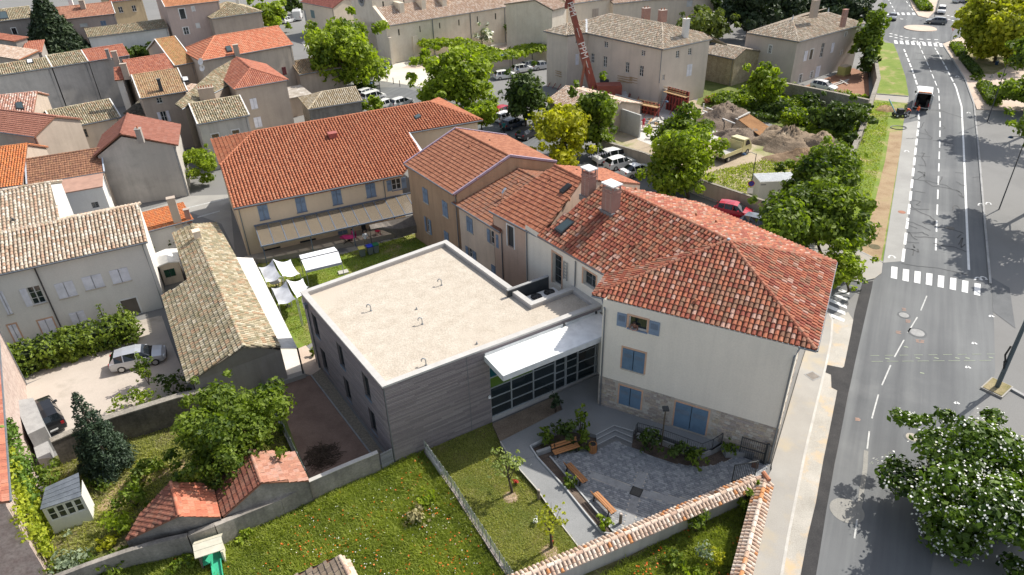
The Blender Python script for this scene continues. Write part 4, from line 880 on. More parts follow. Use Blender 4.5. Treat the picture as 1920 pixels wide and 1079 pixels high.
# ------------------------------------------------------------------ terrace, steps, paved court, beds
zT=.45
kerb_l=plain('bed_kerb',(.45,.46,.46),.8)
pre=P(1150,1000)
def flat(name,px,z,mt,th=.5):mb=MB();mb.prism([(p.x,p.y) for p in PP(px,z)],z-th,z);return mb.build(name,mt,None,'structure')
flat('terrace',[(938,828),(1055,768),(1045,738),(1127,700),(1150,740),(1440,850),(1362,850),(1353,836),(1335,845),(1300,838),(1250,820),(1196,800),(1187.8,808.5),(1152,798),(1117,815.6),(1060,800),(1019,825),(994,837.7),(1004,856),(962,866)],zT,conc_g)
for k,q in ((3,None),(2,[(1118.5,824),(1153.3,806.5),(1186,820)]),(1,[(1120,834),(1154,817),(1185,830)])):
 if q:
  e=PP(q,.15*k);bk=PP([(1188,806),(1152,796),(1117,813)],zT);mb=MB();mb.prism([(p.x,p.y) for p in e+bk],-.1,.15*k);mb.build('step',conc_g,None,'structure')
  m2=MB();m2.bar(e[0]+Vector((0,0,.004)),e[1]+Vector((0,0,.004)),.06,.012);m2.bar(e[1]+Vector((0,0,.004)),e[2]+Vector((0,0,.004)),.06,.012);m2.build('step_nosing',kerb_l,None,'structure')
m2=MB()
for a,b in (((1117,815.6),(1152,798)),((1152,798),(1187.8,808.5))):m2.bar(P(*a,zT+.004),P(*b,zT+.004),.07,.012)
m2.build('step_nosing',kerb_l,None,'structure')
mb=MB();lp=[(938,828,.45),(962,866,.4),(1005,915,.25),(1050,980,.1),(1100,1045,.0)];rp=[(994,837.7,.45),(1008,859,.4),(1058,914,.25),(1100,966,.1),(1150,1024,.0)]
for i in range(4):mb.poly([P(lp[i][0],lp[i][1],lp[i][2]+.008),P(lp[i+1][0],lp[i+1][1],lp[i+1][2]+.008),P(rp[i+1][0],rp[i+1][1],rp[i+1][2]+.008),P(rp[i][0],rp[i][1],rp[i][2]+.008)])
mb.poly([P(1100,1045,.008),P(1110,1062,.008),P(1260,985,.008),P(1150,1024,.008)]);mb.build('path',conc_g,None,'structure')
mb=MB()
for a,b in zip(lp[:-1],lp[1:]):mb.bar(P(*a)+Vector((0,0,-.02)),P(*b)+Vector((0,0,-.02)),.07,.08)
mb.build('path_edging',kerb_m,None,'structure')
court=[(1031,855),(1117,846),(1121.7,844.8),(1154.8,827.5),(1184.7,840.8),(1226.7,856.8),(1266.8,870),(1310,876.5),(1343.5,871.8),(1363.5,864),(1382,852.6),(1440,872),(1425,905),(1140,1025),(1150,998.5),(1090,930)]
G('court_bed',court,mortar,3)
sett_m=tile_mat('setts',[(.26,.27,.285),(.3,.31,.32),(.23,.24,.255),(.34,.345,.35),(.27,.28,.29),(.38,.385,.39),(.22,.23,.245)],grain=.2)
cpts=[(p.x,p.y) for p in PP(court)]
def inside(x,y,poly):
 c=False
 for i in range(len(poly)):
  (a,b),(d,e)=poly[i],poly[i-1]
  if (b>y) != (e>y) and x<(d-a)*(y-b)/(e-b)+a:c=not c
 return c
drn=P(1193,923);cx_,cy_=drn.x,drn.y;cells=[];ta=tS.xy;tb=Vector((-ta.y,ta.x));drain_lines=[(P(1193,923),P(1106,888)),(P(1193,923),P(1320,950)),(P(1193,923),P(1205,885)),(P(1193,923),P(1178,990))]
def near_line(x,y):
 for a,b in drain_lines:
  d=(b-a).xy;L=d.length;d=d/L;q=Vector((x-a.x,y-a.y));s=q.dot(d)
  if-.2<s<L and abs(q.x*d.y-q.y*d.x)<.3:return True
 return False
j=-80
while j<80:
 i=-100
 while i<100:
  q=Vector((cx_,cy_))+ta*(i*.2+(j%2)*.1)+tb*(j*.16)
  if inside(q.x,q.y,cpts) and not near_line(q.x,q.y):cells.append((q.x,q.y))
  i+=1
 j+=1
cells.sort(key=lambda c:c[0]**2+c[1]**2);mb=MB()
sme=MB();sme.obox(Vector((0,0)),ta,tb,-.092,.092,-.072,.072,0,.03);sme=sme.mesh('paving_sett',sett_m)
court_o=None
for k,(x,y) in enumerate(cells[300:]):
 mb.rv=random.random();z=.014+random.uniform(.008,.02);o=Vector((x,y));q=[o+ta*a+tb*b for a,b in ((-.092,-.072),(.092,-.072),(.092,.072),(-.092,.072))]
 mb.add([(*p,.012) for p in q]+[(*p,z+.008) for p in q],[(4,5,6,7),(0,1,5,4),(1,2,6,5),(2,3,7,6),(3,0,4,7)])
cm=MB();cv=[(p[0],p[1],.008) for p in cpts];cm.poly(cv if sum(cv[i][0]*cv[(i+1)%len(cv)][1]-cv[(i+1)%len(cv)][0]*cv[i][1] for i in range(len(cv)))>0 else cv[::-1])
court_o=cm.build('paved_court',mortar,None,'structure');court_o.location.z=.008
mb.build('paving_setts',sett_m,court_o,'stuff',rnd=True)
for x,y in cells[:300]:
 o=link('paving_sett',sme,court_o);o.location=(x,y,random.uniform(.0,.006))
mb=MB()
for a,b in drain_lines:
 d=(b-a).normalized();n=Vector((-d.y,d.x,0))*.27;mb.poly([a-n+Vector((0,0,.026)),b-n+Vector((0,0,.026)),b+n+Vector((0,0,.026)),a+n+Vector((0,0,.026))])
mb.build('drain_band',conc_d,None,'structure')
t=thing('drain_grate','square black drain grate in the middle of the paved court','drain',drn);mb=MB();mb.obox(drn.xy,ta,tb,-.36,.36,-.36,.36,.02,.05);mb.build('frame',MATS['black'],t)
for k in range(7):mb=MB();mb.obox(drn.xy,ta,tb,-.3,.3,-.3+k*.09,-.25+k*.09,.05,.062);mb.build('grate_bar',iron,t)
G('planting_bed',[(1184,840),(1226.7,856.8),(1266.8,870),(1310,876.5),(1343.5,871.8),(1363.5,864),(1382,852.6),(1400,850),(1353,833),(1335,843),(1250,818),(1193,798)],mulch,5)
G('planting_bed',[(1019,826),(994,838),(1012,862),(1028,857),(1090,838),(1110,850),(1121,845),(1117,815),(1075,800)],mulch,5,.1)
mb=MB();bl=[(1008,859,.3),(1058,914,.2),(1100,966,.1),(1127,998.5,.04)];br_=[(1031,858,.1),(1078,914,.07),(1117,958,.05),(1149,997,.03)]
for i in range(3):mb.poly([P(*bl[i]),P(*bl[i+1]),P(*br_[i+1]),P(*br_[i])])
mb.build('planting_bed',mulch,None,'structure')
mb=MB()
for a,b in (((1019,825,.45),(994,837.7,.45)),((994,837.7,.45),(1008,859,.4)),((1008,859,.4),(1058,914,.27)),((1058,914,.27),(1100,966,.15)),((1100,966,.15),(1128,999.5,.08)),((1128,999.5,.08),(1150,1003,.06)),((1031,857,.06),(1150,998,.04))):mb.bar(P(*a)+Vector((0,0,.02)),P(*b)+Vector((0,0,.02)),.09,.16)
mb.build('bed_edging',kerb_l,None,'structure')
mb=MB();mb.bar(P(1006,851,.3),P(1032,842,.3),.22,.35);mb.build('low_wall',conc_d);tag(bpy.context.scene.objects[-1] if False else COL.objects['low_wall'],'short pale concrete wall beside the first bench','low wall')
rl=[(1185,838,0),(1196,822,.0),(1250,842,0),(1300,862,0),(1317,866,0),(1335,850,0),(1354,842,0)]
rtop=[P(1193,798,1.35),P(1196,793,1.4),P(1240,805,1.4),P(1290,823,1.4),P(1317,832.6,1.4),P(1338,824,1.4),P(1356,812.6,1.4)]
t=thing('railing','dark metal bar railing curving along the terrace above the planted bed','railing',rtop[3].to_tuple()[:2]+(.45,));mb=MB();mb.tube(rtop,.03,5);mb.build('handrail',anth,t);mb=MB();mb.tube([p-Vector((0,0,.85)) for p in rtop],.02,5);mb.build('bottom_rail',anth,t);mb=MB()
for p in rtop:m2=MB();m2.tube([p-Vector((0,0,1.3)),p],.03,5);m2.build('post',anth,t)
for a,b in zip(rtop[:-1],rtop[1:]):
 n=max(1,int((b-a).length/.13))
 for k in range(1,n):
  p=a+(b-a)*k/n;m2=MB();m2.bar(p-Vector((0,0,.85)),p,.016);m2.build('bar',anth,t)
mb=MB()
for a,b in zip(rtop[1:-1],rtop[2:]):mb.bar(Vector((a.x,a.y,.2)),Vector((b.x,b.y,.2)),.12,.5)
mb.build('retaining_edge',conc_d,None,'structure')
def bar_gate(label,p,q,h,mid=True,post=True):
 t=thing('metal_gate',label,'gate',p);d=(q-p);L=d.length;d.normalize();up=lambda z:Vector((0,0,z))
 for a,b in ((p+up(.08),q+up(.08)),(p+up(h),q+up(h)))+(((p+up(h*.52),q+up(h*.52)),) if mid else ()):m2=MB();m2.bar(a,b,.05,.05);m2.build('rail',anth,t)
 for a in (p,q):m2=MB();m2.bar(a,a+up(h+.05),.06);m2.build('post',anth,t)
 n=int(L/.13)
 for k in range(1,n):a=p+d*L*k/n;m2=MB();m2.bar(a+up(.1),a+up(h-.02),.022);m2.build('bar',anth,t)
 if post:m2=MB();m2.bar(q+d*.12,q+d*.12+up(h+.1),.16);m2.build('gate_post',anth,t)
 return t
bar_gate('dark bar gate leaf folded against the stone base of the white house',P(1385,856),P(1430,870),1.75)
bar_gate('dark bar gate leaf standing open by the tiled boundary wall',P(1372,904,.05),P(1414,896,.05),1.5,False,False)
t=thing('letter_box','small rust brown box on the pavement by the gate','box',P(1415,876));mb=MB();mb.obox(P(1415,876).xy,ta,tb,-.2,.2,-.15,.15,0,.55);mb.build('box_body',plain('rust_brown',(.12,.05,.035),.7),t);mb=MB();mb.obox(P(1415,876).xy,ta,tb,-.22,.22,-.17,.17,.55,.6);mb.build('lid',iron,t)
bench_w=plain('bench_wood',(.42,.19,.07),.6)
def bench(label,p,az):
 t=thing('park_bench',label,'bench',(0,0,0),'benches round the paved court')
 for k in range(3):m2=MB();m2.box(-.95,-.25+k*.16,.43,.95,-.12+k*.16,.47);m2.build('seat_slat',bench_w,t)
 for k in range(2):m2=MB();m2.add([(-.95,.24+k*.06,.58+k*.17),(.95,.24+k*.06,.58+k*.17),(.95,.285+k*.06,.71+k*.17),(-.95,.285+k*.06,.71+k*.17),(-.95,.27+k*.06,.57+k*.17),(.95,.27+k*.06,.57+k*.17),(.95,.315+k*.06,.7+k*.17),(-.95,.315+k*.06,.7+k*.17)],[(0,1,2,3),(7,6,5,4),(3,2,6,7),(0,3,7,4),(1,5,6,2),(0,4,5,1)]);m2.build('back_slat',bench_w,t)
 for sx in (-.72,.72):
  m2=MB();m2.bar((sx,-.22,0),(sx,-.16,.43),.06,.07);m2.bar((sx,.26,0),(sx,.2,.43),.06,.07);m2.bar((sx,-.22,.41),(sx,.24,.41),.06,.05);m2.bar((sx,.22,.4),(sx,.34,.88),.06,.05);m2.build('leg_frame',MATS['black'],t)
 t.location=p;t.rotation_euler.z=az;return t
def azpx(a,b,z=0):d=P(*b,z)-P(*a,z);return math.atan2(d.y,d.x)
bench('wooden bench facing us at the top of the paved court beside the planted corner',P(1061,850),azpx((1036,855),(1084,839)))
bench('middle wooden bench of the court seen from behind along the narrow bed',P(1080,896),azpx((1094,908),(1060,872))-math.pi+math.pi)
bench('wooden bench nearest the tiled wall beside the short wooden bollard',P(1132,952),azpx((1150,966),(1112,926)))
bollard_w=plain('bollard_wood',(.2,.16,.12),.8)
for (x,y),lb in (((1010,937),'wooden bollard on the lawn edge beside the concrete path'),((1163,982),'wooden bollard on the setts close to the tiled wall')):
 p=P(x,y);t=thing('bollard',lb,'bollard',p,'wooden bollards');mb=MB();mb.cyl(p,.1,.85,10);mb.build('post',bollard_w,t);mb=MB();mb.cyl(p+Vector((0,0,.85)),.1,.06,10,.07);mb.build('cap',plain('bollard_top',(.5,.42,.36),.7),t)
p=P(1111,848);t=thing('litter_bin','wooden slatted litter bin at the foot of the steps','litter bin',p);mb=MB();mb.cyl(p,.22,.75,12);mb.build('liner',MATS['black'],t)
for k in range(12):a=k*.5236;m2=MB();q=p+Vector((math.cos(a)*.24,math.sin(a)*.24,0));m2.bar(q+Vector((0,0,.05)),q+Vector((0,0,.78)),.1,.03);m2.build('slat',bench_w,t)
p=P(1240,836);t=thing('garden_lamp','slim bronze garden lamp post in the planted bed','lamp',p);mb=MB();mb.tube([p,p+Vector((0,0,3.3))],.05,7);mb.build('pole',plain('bronze',(.16,.13,.09),.5,.4),t);mb=MB();mb.box(p.x-.2,p.y-.2,3.3,p.x+.2,p.y+.2,3.45);mb.build('lamp_head',anth,t)
t=thing('wall_lamp','small round white lamp on the timber cladding beside the glazing','lamp',FGS.w(gl0-.3,.1,3.4));mb=MB();u,z=FGS.px(916,742);mb.cyl(FGS.w(u,.16,z-.1),.12,.18,10,.08);mb.build('lamp_glass',white,t);mb=MB();FGS.box(mb,u-.05,u+.05,.03,.12,z-.06,z+.06);mb.build('bracket',MATS['black'],t)
# ------------------------------------------------------------------ cream wing behind the lawn
zCr=6.0
cE0,cE1=P(438,392,zCr),P(753,329,zCr)
cr=P(805,191,9.3);pC=Plane(cE0,cE1,cr);q_=lambda x,y:pC.hit(x,y)
cream=thing('cream_wing','long cream rendered building with red ribbed tile roof and grey blue shutters','building',(*((cE0+cE1)/2).xy,0))
tile_cr=tile_mat('tiles_cream',[(.42,.155,.08),(.45,.17,.09),(.39,.14,.075),(.36,.13,.07),(.43,.18,.1)])
f=[cE0,cE1,q_(790,283),q_(766,249),q_(905,226),cr,q_(475,247),q_(412,310)]
mb=MB();mb.slab([p-Vector((0,0,.04)) for p in f],.14)
rL=q_(475,247);nwc=P(395,262,f[7].z);fh=[nwc,f[7],rL];mb.slab([p-Vector((0,0,.04)) for p in fh],.14)
nC=(cE1-cE0).normalized();nC=Vector((-nC.y,nC.x,0));bk0,bk1=rL+nC*6-Vector((0,0,2.6)),cr+nC*6-Vector((0,0,2.6));cRt=P(830,190,cr.z-.1)
fb=[rL,cr,bk1,bk0];mb.slab([p-Vector((0,0,.05)) for p in fb],.1);e5=f[4];fr_=[cr,e5,e5+nC*5,bk1];mb.slab([cr-Vector((0,0,.04)),e5-Vector((0,0,.04)),Vector((bk1.x+3,bk1.y+1,e5.z))],.1)
crf=mb.build('roof',MATS['eave'],cream)
tile_field('roof_tiles',f,cE0,cE1,tile_cr,crf,'canal',.33,.42,0,21)
tile_field('roof_tiles',fh,nwc,f[7],tile_cr,crf,'canal',.33,.42,0,22);tile_field('roof_tiles',[cr,e5,Vector((bk1.x+3,bk1.y+1,e5.z))],e5,Vector((bk1.x+3,bk1.y+1,e5.z)),tile_cr,crf,'canal',.33,.42,0,23)
for a,b in ((rL,cr),(f[7],rL),(cr,e5)):ridge_tiles(a,b,tile_cr,crf,.15,.42)
A=cE0+nC*.35+(cE1-cE0).normalized()*.25;B=cE1+nC*.35;FC=Face(A.xy,B.xy)
z6=lambda x,y:(480+x/3.996,270+y/3.996);za=lambda x,y:(460+x/5.647,380+y/5.647)
cw_=[(*z6(8,452),*z6(103,572),'closed'),(*z6(290,395),*z6(382,515),'closed'),(*z6(562,340),*z6(648,458),'closed'),(*z6(818,290),*z6(900,402),'closed'),(*z6(1013,255),*z6(1092,350),'open'),
       (*za(192,462),*za(388,578),'glass',dict(frame=anth,shut=None,sill=None,rows=1)),(*za(577,375),*za(762,490),'glass',dict(frame=anth,shut=None,sill=None,rows=1)),(*za(980,285),*za(1085,360),'closed')]
mb=MB();hs=[(rect_px(FC,*w_[:4]),w_) for w_ in cw_];hs=[((a,max(b,.5),c,d),w_) for (a,b,c,d),w_ in hs];FC.panel(mb,0,FC.L,0,6.0,[h_[0] for h_ in hs])
lw_=[Vector((f[7].x+.3,f[7].y+.1,0)),Vector((nwc.x+.3,nwc.y,0))];Fl=Face(lw_[0].xy,FC.A);Fl.panel(mb,0,Fl.L,0,6.1,[]);Fl2=Face(lw_[1].xy,lw_[0].xy);Fl2.panel(mb,0,Fl2.L,0,f[7].z-.1,[])
rr0,rr1=q_(768,250),q_(903,227);Fr_=Face((rr0+nC*.35).xy,(rr1+nC*.35).xy);mb.build('wall',cream_wall,cream);mb=MB();Fr_.panel(mb,0,Fr_.L-.4,0,rr0.z-.05,[]);mb.build('wall',cream_wall,cream)
for rc,w_ in hs:
 kw=dict(w_[5]) if len(w_)>5 else {}
 window(FC,rc,w_[4],cream,kw.pop('frame',MATS['white_frame']),kw.pop('shut',grey_blue) if 'shut' in kw else grey_blue,sill=kw.pop('sill',plain('blue_sill',(.16,.2,.27))),**kw)
mb=MB();mb.tube([cE0-nC*.05,cE1-nC*.05],.08,6);mb.tube([q_(768,250)-nC*.05,q_(905,226)-nC*.05],.07,6);mb.build('gutter',zinc,cream)
pipe(FC,.2,.5,5.8,cream);pipe(FC,FC.px(720,350)[0],3.6,5.8,cream)
mb=MB();mb.bar(q_(766,250)+Vector((0,0,.06)),q_(790,284)+Vector((0,0,.06)),.3,.06);mb.build('flashing',plain('flash_white',(.6,.64,.68),.4),cream)
skylight(cream,pC,[(776,221),(786,216),(790,221),(780,226)]);roof_vent(cream,q_(725,227),MATS['terracotta'],.12);roof_vent(cream,q_(565,287),MATS['terracotta'],.15)
p=q_(624,258);chimney(cream,p,.9,.8,.5,plain('red_box',(.34,.1,.08),.6),.43)
for k,(x,y) in enumerate(((802,262),(790,268))):
 pass
p=P(802,265,6.2);t=thing('satellite_dish','white satellite dish on the cream wall behind the ochre house','satellite dish',p);mb=MB();mb.tube([p+Vector((0,.5,-.3)),p],.03,5);mb.build('arm',steel,t);mb=MB();d=Vector((-.3,-.85,.35)).normalized();x_=d.cross(Vector((0,0,1))).normalized();y_=x_.cross(d);mb.add([p+d*(.12*(r_**2)-.1)+(x_*math.cos(a)+y_*math.sin(a))*.5*r_ for r_ in (.05,.6,1) for a in [k*.5236 for k in range(12)]],[(i*12+k,i*12+(k+1)%12,(i+1)*12+(k+1)%12,(i+1)*12+k) for i in range(2) for k in range(12)]);mb.build('dish',white,t)
p=P(792,270,5.6);t=thing('air_conditioner','white air conditioner box beside the satellite dish','air conditioner',p);mb=MB();mb.obox(p.xy,Vector((.9,.42)),Vector((.42,-.9)),-.45,.45,-.2,.2,5.4,6.1);mb.build('casing',white,t);mb=MB();mb.obox(p.xy,Vector((.9,.42)),Vector((.42,-.9)),-.35,.2,.2,.215,5.5,6.0);mb.build('grille',MATS['grey_frame'],t)
tf0,tf1=P(492,492,.5),P(785,452,.5);nf=Vector((nC.x,nC.y,0));mb=MB();mb.prism([(p.x,p.y) for p in (P(490,487,.5),P(772,432,.5),FC.w(FC.L+1,0,0) and Vector(FC.w(FC.L+1.2,0,0)),Vector(FC.w(-.4,0,0)))],-.1,.5);mb.build('terrace',rough_mat('terrace_tiles',[(.3,(.36,.31,.26)),(.7,(.46,.41,.34))],.6,4,.12),None,'structure')
ua,zt1=FC.px(481,437);ub_,zt2=FC.px(768,376);zaw=3.55
f0,f1_=P(483,464,2.85),P(782,400,2.85);Fa=Face(FC.w(ua,0,0)[:2],FC.w(ub_,0,0)[:2]);fd=max(1.2,(f0-Vector(FC.w(ua,0,2.85))).dot(Vector((*FC.n,0))))
aw=thing('glazed_awning','long lean-to awning of smoky glass panels along the cream wall','awning',FC.w((ua+ub_)/2,1,0));nP=14;ub2=ub_+.9;gl_aw=None
mt,nt_,b=_new('smoky_panel');b.inputs['Base Color'].default_value=(.24,.2,.15,1);b.inputs['Roughness'].default_value=.2;b.inputs['Alpha'].default_value=.6;MATS['smoky_panel']=mt
for k in range(nP+1):
 u=ua+(ub2-ua)*k/nP;m2=MB();m2.bar(FC.w(u,.04,zaw),FC.w(u,fd,2.85),.08,.12);m2.build('rafter',plain('awning_blue_grey',(.13,.16,.21),.5),aw)
 if k<nP:
  u1=ua+(ub2-ua)*(k+1)/nP;m2=MB();m2.slab([FC.w(u+.05,.08,zaw+.03),FC.w(u1-.05,.08,zaw+.03),FC.w(u1-.05,fd-.03,2.9),FC.w(u+.05,fd-.03,2.9)],.02);m2.build('panel',mt,aw)
m2=MB();FC.box(m2,ua-.1,ub2+.1,.0,.12,zaw+.02,zaw+.14);m2.build('top_rail',MATS['awning_blue_grey'],aw);m2=MB();FC.box(m2,ua-.1,ub2+.1,fd-.06,fd+.08,2.78,2.9);m2.build('gutter',MATS['awning_blue_grey'],aw)
for k in (0,.27,.52,.78):m2=MB();FC.box(m2,ua+(ub2-ua)*k+.05,ua+(ub2-ua)*k+.15,fd-.08,fd+.02,.5,2.8);m2.build('post',MATS['awning_blue_grey'],aw)
mt2=rough_mat('reed_screen',[(.3,(.17,.15,.13)),(.7,(.26,.23,.2))],1.2,6,.3,.4,.02)
r0,r1,r2,r3_=P(692,422,2.6),P(781,402,2.6),P(785,436,.7),P(750,446,.9)
t=thing('reed_screen','sagging grey reed screen hung below the dark end of the awning','screen',(*r1.xy,.5));mb=MB();g_=[]
for i in range(9):
 a=P(*[(692+(781-692)*i/8),422-20*i/8],2.65);b=a+Vector((0,0,-1))*(.5+1.4*min(1,max(0,(i-1.5)/3)))+Vector(FC.n.to_3d())*.5;c=(a+b)/2+Vector(FC.n.to_3d())*(.35+.05*(i%2));g_.append((a,c,b))
for i in range(8):
 for k in range(2):mb.poly([g_[i][k],g_[i][k+1],g_[i+1][k+1],g_[i+1][k]])
mb.build('reed_cloth',mt2,t);
for i in (0,4,8):m2=MB();m2.tube([g_[i][0],Vector((g_[i][0].x,g_[i][0].y,.5))],.03,5);m2.build('pole',anth,t)
# ------------------------------------------------------------------ the old town on the left
moss_cols=[(.42,.36,.24),(.5,.44,.31),(.34,.3,.2),(.58,.51,.38),(.38,.31,.2),(.46,.37,.25),(.3,.27,.19),(.44,.3,.19)]
tile_moss=tile_mat('tiles_moss',moss_cols,(.17,.16,.07),.35,grain=.35)
tile_old=tile_mat('tiles_old',[(.48,.38,.29),(.54,.45,.35),(.42,.31,.23),(.6,.52,.43),(.45,.34,.25),(.51,.42,.33),(.46,.31,.22),(.62,.55,.46)],(.24,.22,.13),.3,grain=.35)
tile_dark=tile_mat('tiles_mossdark',[(.14,.13,.11),(.18,.165,.14),(.11,.1,.085),(.2,.18,.14)],(.08,.075,.04),.3)  # dark tones put the shadow over the outhouse roof into the tile colour
tile_red=tile_mat('tiles_red',[(.42,.16,.1),(.46,.18,.11),(.38,.14,.09),(.43,.19,.13),(.36,.13,.085)],(.25,.14,.09),.1)
tile_or=tile_mat('tiles_orange',[(.56,.19,.07),(.6,.22,.08),(.52,.17,.065),(.5,.2,.09)],(.3,.16,.07),.25)
tile_bry=tile_mat('tiles_brown_yellow',[(.36,.23,.13),(.42,.27,.15),(.32,.19,.11),(.4,.29,.18)],(.24,.2,.09),.35)
tile_chap=tile_mat('tiles_chapel',[(.56,.42,.33),(.62,.49,.39),(.5,.36,.27),(.66,.55,.46),(.54,.38,.28)],grain=.3)
tile_grey=tile_mat('tiles_grey_brown',[(.46,.38,.29),(.54,.46,.36),(.38,.31,.24),(.6,.52,.42),(.48,.35,.25),(.42,.36,.27)],(.3,.27,.18),.2,grain=.35)
w_grey=wall_mat('wall_grey_cement',(.6,.56,.5),.16,.15,stain=(.35,.33,.3));w_taupe=wall_mat('wall_taupe',(.46,.385,.315),.1,.12);w_dark=wall_mat('wall_dark_cement',(.34,.31,.28),.15,.18)
w_white=wall_mat('wall_white',(.7,.69,.66),.06,.08);w_cream=wall_mat('wall_cream',(.7,.61,.49),.08,.1);w_pink=wall_mat('wall_pink_taupe',(.52,.41,.36),.08,.12);w_yel=wall_mat('wall_yellow',(.54,.42,.26),.08,.12)
w_rough=wall_mat('wall_old_plaster',(.5,.465,.42),.2,.16,stain=(.38,.355,.32));w_lh=wall_mat('wall_left_house',(.72,.69,.63),.05,.06);w_stone=rough_mat('stone_yellow',[(.3,(.38,.3,.19)),(.7,(.52,.43,.29))],1.5,6,.35,.5,.03,streak=.2)
w_chap=rough_mat('chapel_stone',[(.3,(.66,.58,.47)),(.7,(.75,.68,.57))],.6,4,.1,.1,.01,streak=.1)
def hp(name,label,eL,eR,ze,rp,pitch,wallm,tilem,kind='gable',**kw):
 a,b=P(*eL,ze),P(*eR,ze);t=(b-a).xy.normalized();n=Vector((-t.y,t.x));best=None;z=ze+.2
 while z<ze+7:
  d=(P(*rp,z)-a).xy.dot(n);e=abs((z-ze)-d*math.tan(R(pitch)))
  if best is None or e<best[0]:best=(e,z,d)
  z+=.02
 d=best[2];full=kw.pop('full',None)
 dep=full or (d if kind=='shed' else d*2)
 rg_=kw.pop('ridge',1.0 if kind=='shed' else d/dep)
 return house(name,label,a,b,ze,dep,best[1]-ze,kind,wallm,tilem,ridge=rg_,**kw)
def faces_house(name,label,cat,faces,walls,wallm,tilem,style='canal',cw=.24,ex=.34,hips=(),frame=None,shut=None,sill=None,th=.12,group=None):
 c=sum((p for f_ in faces for p in f_[0]),Vector())/sum(len(f_[0]) for f_ in faces);root=thing(name,label,cat,(c.x,c.y,0),group);mb=MB()
 for pts,e0,e1 in faces:mb.slab([p-Vector((0,0,.03)) for p in pts],th)
 rf=mb.build('roof',base_of(tilem),root)
 for i,(pts,e0,e1) in enumerate(faces):tile_field('roof_tiles',pts,e0,e1,tilem,rf,style,cw,ex,0,i+31)
 for a,b in hips:ridge_tiles(a,b,tilem,rf)
 mb=MB();todo=[]
 for A,B,z0,z1,wins in walls:
  F=Face(A,B);hs=[(rect_px(F,*w_[:4]),w_) for w_ in wins];hs=[((max(a,.05),max(b,z0+.02),min(c_,F.L-.05),min(d,max(z1-.05,z0+.1))),w_) for (a,b,c_,d),w_ in hs]
  F.panel(mb,0,F.L,z0,z1,[h[0] for h in hs]);todo+=[(F,*h) for h in hs]
 mb.build('wall',wallm,root)
 for F,rc,w_ in todo:
  kw=dict(w_[5]) if len(w_)>5 else {}
  window(F,rc,w_[4],root,kw.pop('frame',frame or MATS['white_frame']),kw.pop('shut',shut),kw.pop('surround',None),kw.pop('bars',1),kw.pop('rows',3),sill=kw.pop('sill',sill),**kw)
 mb=MB()
 for pts,e0,e1 in faces:mb=MB();mb.tube([Vector(e0)-Vector((0,0,.03)),Vector(e1)-Vector((0,0,.03))],.07,5);mb.build('gutter',zinc,root)
 faces_house.root,faces_house.rf=root,rf;return root
zq=lambda x0,y0,s:(lambda x,y:(x0+x/s,y0+y/s))
a0_,a2,a3,a4,a5,a6,a7,a8=zq(0,0,7.992),zq(200,0,7.992),zq(0,120,5.996),zq(220,90,5.138),zq(420,30,5.137),zq(0,280,5.996),zq(540,0,6.857),zq(800,0,5.0526)
b0,b5=zq(0,540,3.996),zq(0,270,3.996)
WS=dict(surround=None)
zL=7.0;LA,LM,LB=P(-170,552.5,zL),P(133,485.5,zL),P(276.5,454,zL)
hp('white_house','large pale house with closed white shutters and weathered canal tile roof above the drive',(-170,552.5),(276.5,454),zL,(259,384),20,w_lh,tile_old,
   front=[(*b0(195,-20),*b0(350,130),'half',dict(shut=white_shut,rows=3,surround=None)),(*b0(-20,25),*b0(95,200),'closed'),(101,526,146,561,'closed'),(152,513,197,545,'closed'),(204,501,246,533,'closed'),
          (*b0(60,270),*b0(190,440),'closed',dict(surround=pink_stone,sill=None)),(*b0(285,225),*b0(430,350),'closed',dict(surround=pink_stone)),(129,582,168,618,'closed'),(180,573,200,608,'closed'),(225,558,268,602,'dark',dict(frame=plain('door_brown',(.14,.12,.1)),surround=white,sill=None))],
   shut=white_shut,sill=sill_m,cw=.31,ex=.38,single=260,over=.45,verge=None,gutter=True,seed=5)
lh=house.root;pLH=house.pl
qa,qb,qc,qd=pLH.hit(114,419),pLH.hit(94,343),pLH.hit(-150,385),pLH.hit(-150,470);t_=(LB-LA).normalized();n_2=Vector((-t_.y,t_.x,0))
mb=MB();up_=Vector((0,0,.05));mb.slab([qd+up_,qa+up_,qb+up_,qc+up_],.16);bk=[qb+n_2*7-Vector((0,0,2.4)),qc+n_2*7-Vector((0,0,2.4))];mb.slab([qb+up_,bk[0],bk[1],qc+up_],.16);r2_=mb.build('roof',MATS['eave_grey'],lh)
tile_field('roof_tiles',[qd+up_,qa+up_,qb+up_,qc+up_],LA,LB,tile_old,r2_,'canal',.31,.38,0,8);tile_field('roof_tiles',[qb+up_,bk[0],bk[1],qc+up_],bk[0],bk[1],tile_old,r2_,'canal',.31,.38,0,9);ridge_tiles(qc+up_,qb+up_,tile_old,r2_,.16,.42)
mb=MB();i_=-t_*.12;mb.poly([qa+i_,bk[0]+i_-Vector((0,0,.1)),qb+i_]);mb.poly([(qa+i_).xy.to_3d(),(bk[0]+i_).xy.to_3d(),bk[0]+i_,qa+i_]);mb.build('gable_wall',w_white,lh)
p=pLH.hit(26,416);roof_vent(lh,p,anth,.35)
mb=MB();F=house.fr;mb=MB();u_=F.px(95,570)[0];mb.tube([F.w(u_,.08,.1),F.w(u_,.08,6.9)],.06,6);mb.build('downpipe',plain('dark_pipe',(.06,.05,.05),.5),lh)
eW0,eW1,bR0=P(304,556,3.2),P(351.6,717.7,3.2),P(457,650,5.1);pB=Plane(eW0,eW1,bR0);bR1=pB.hit(361,421)
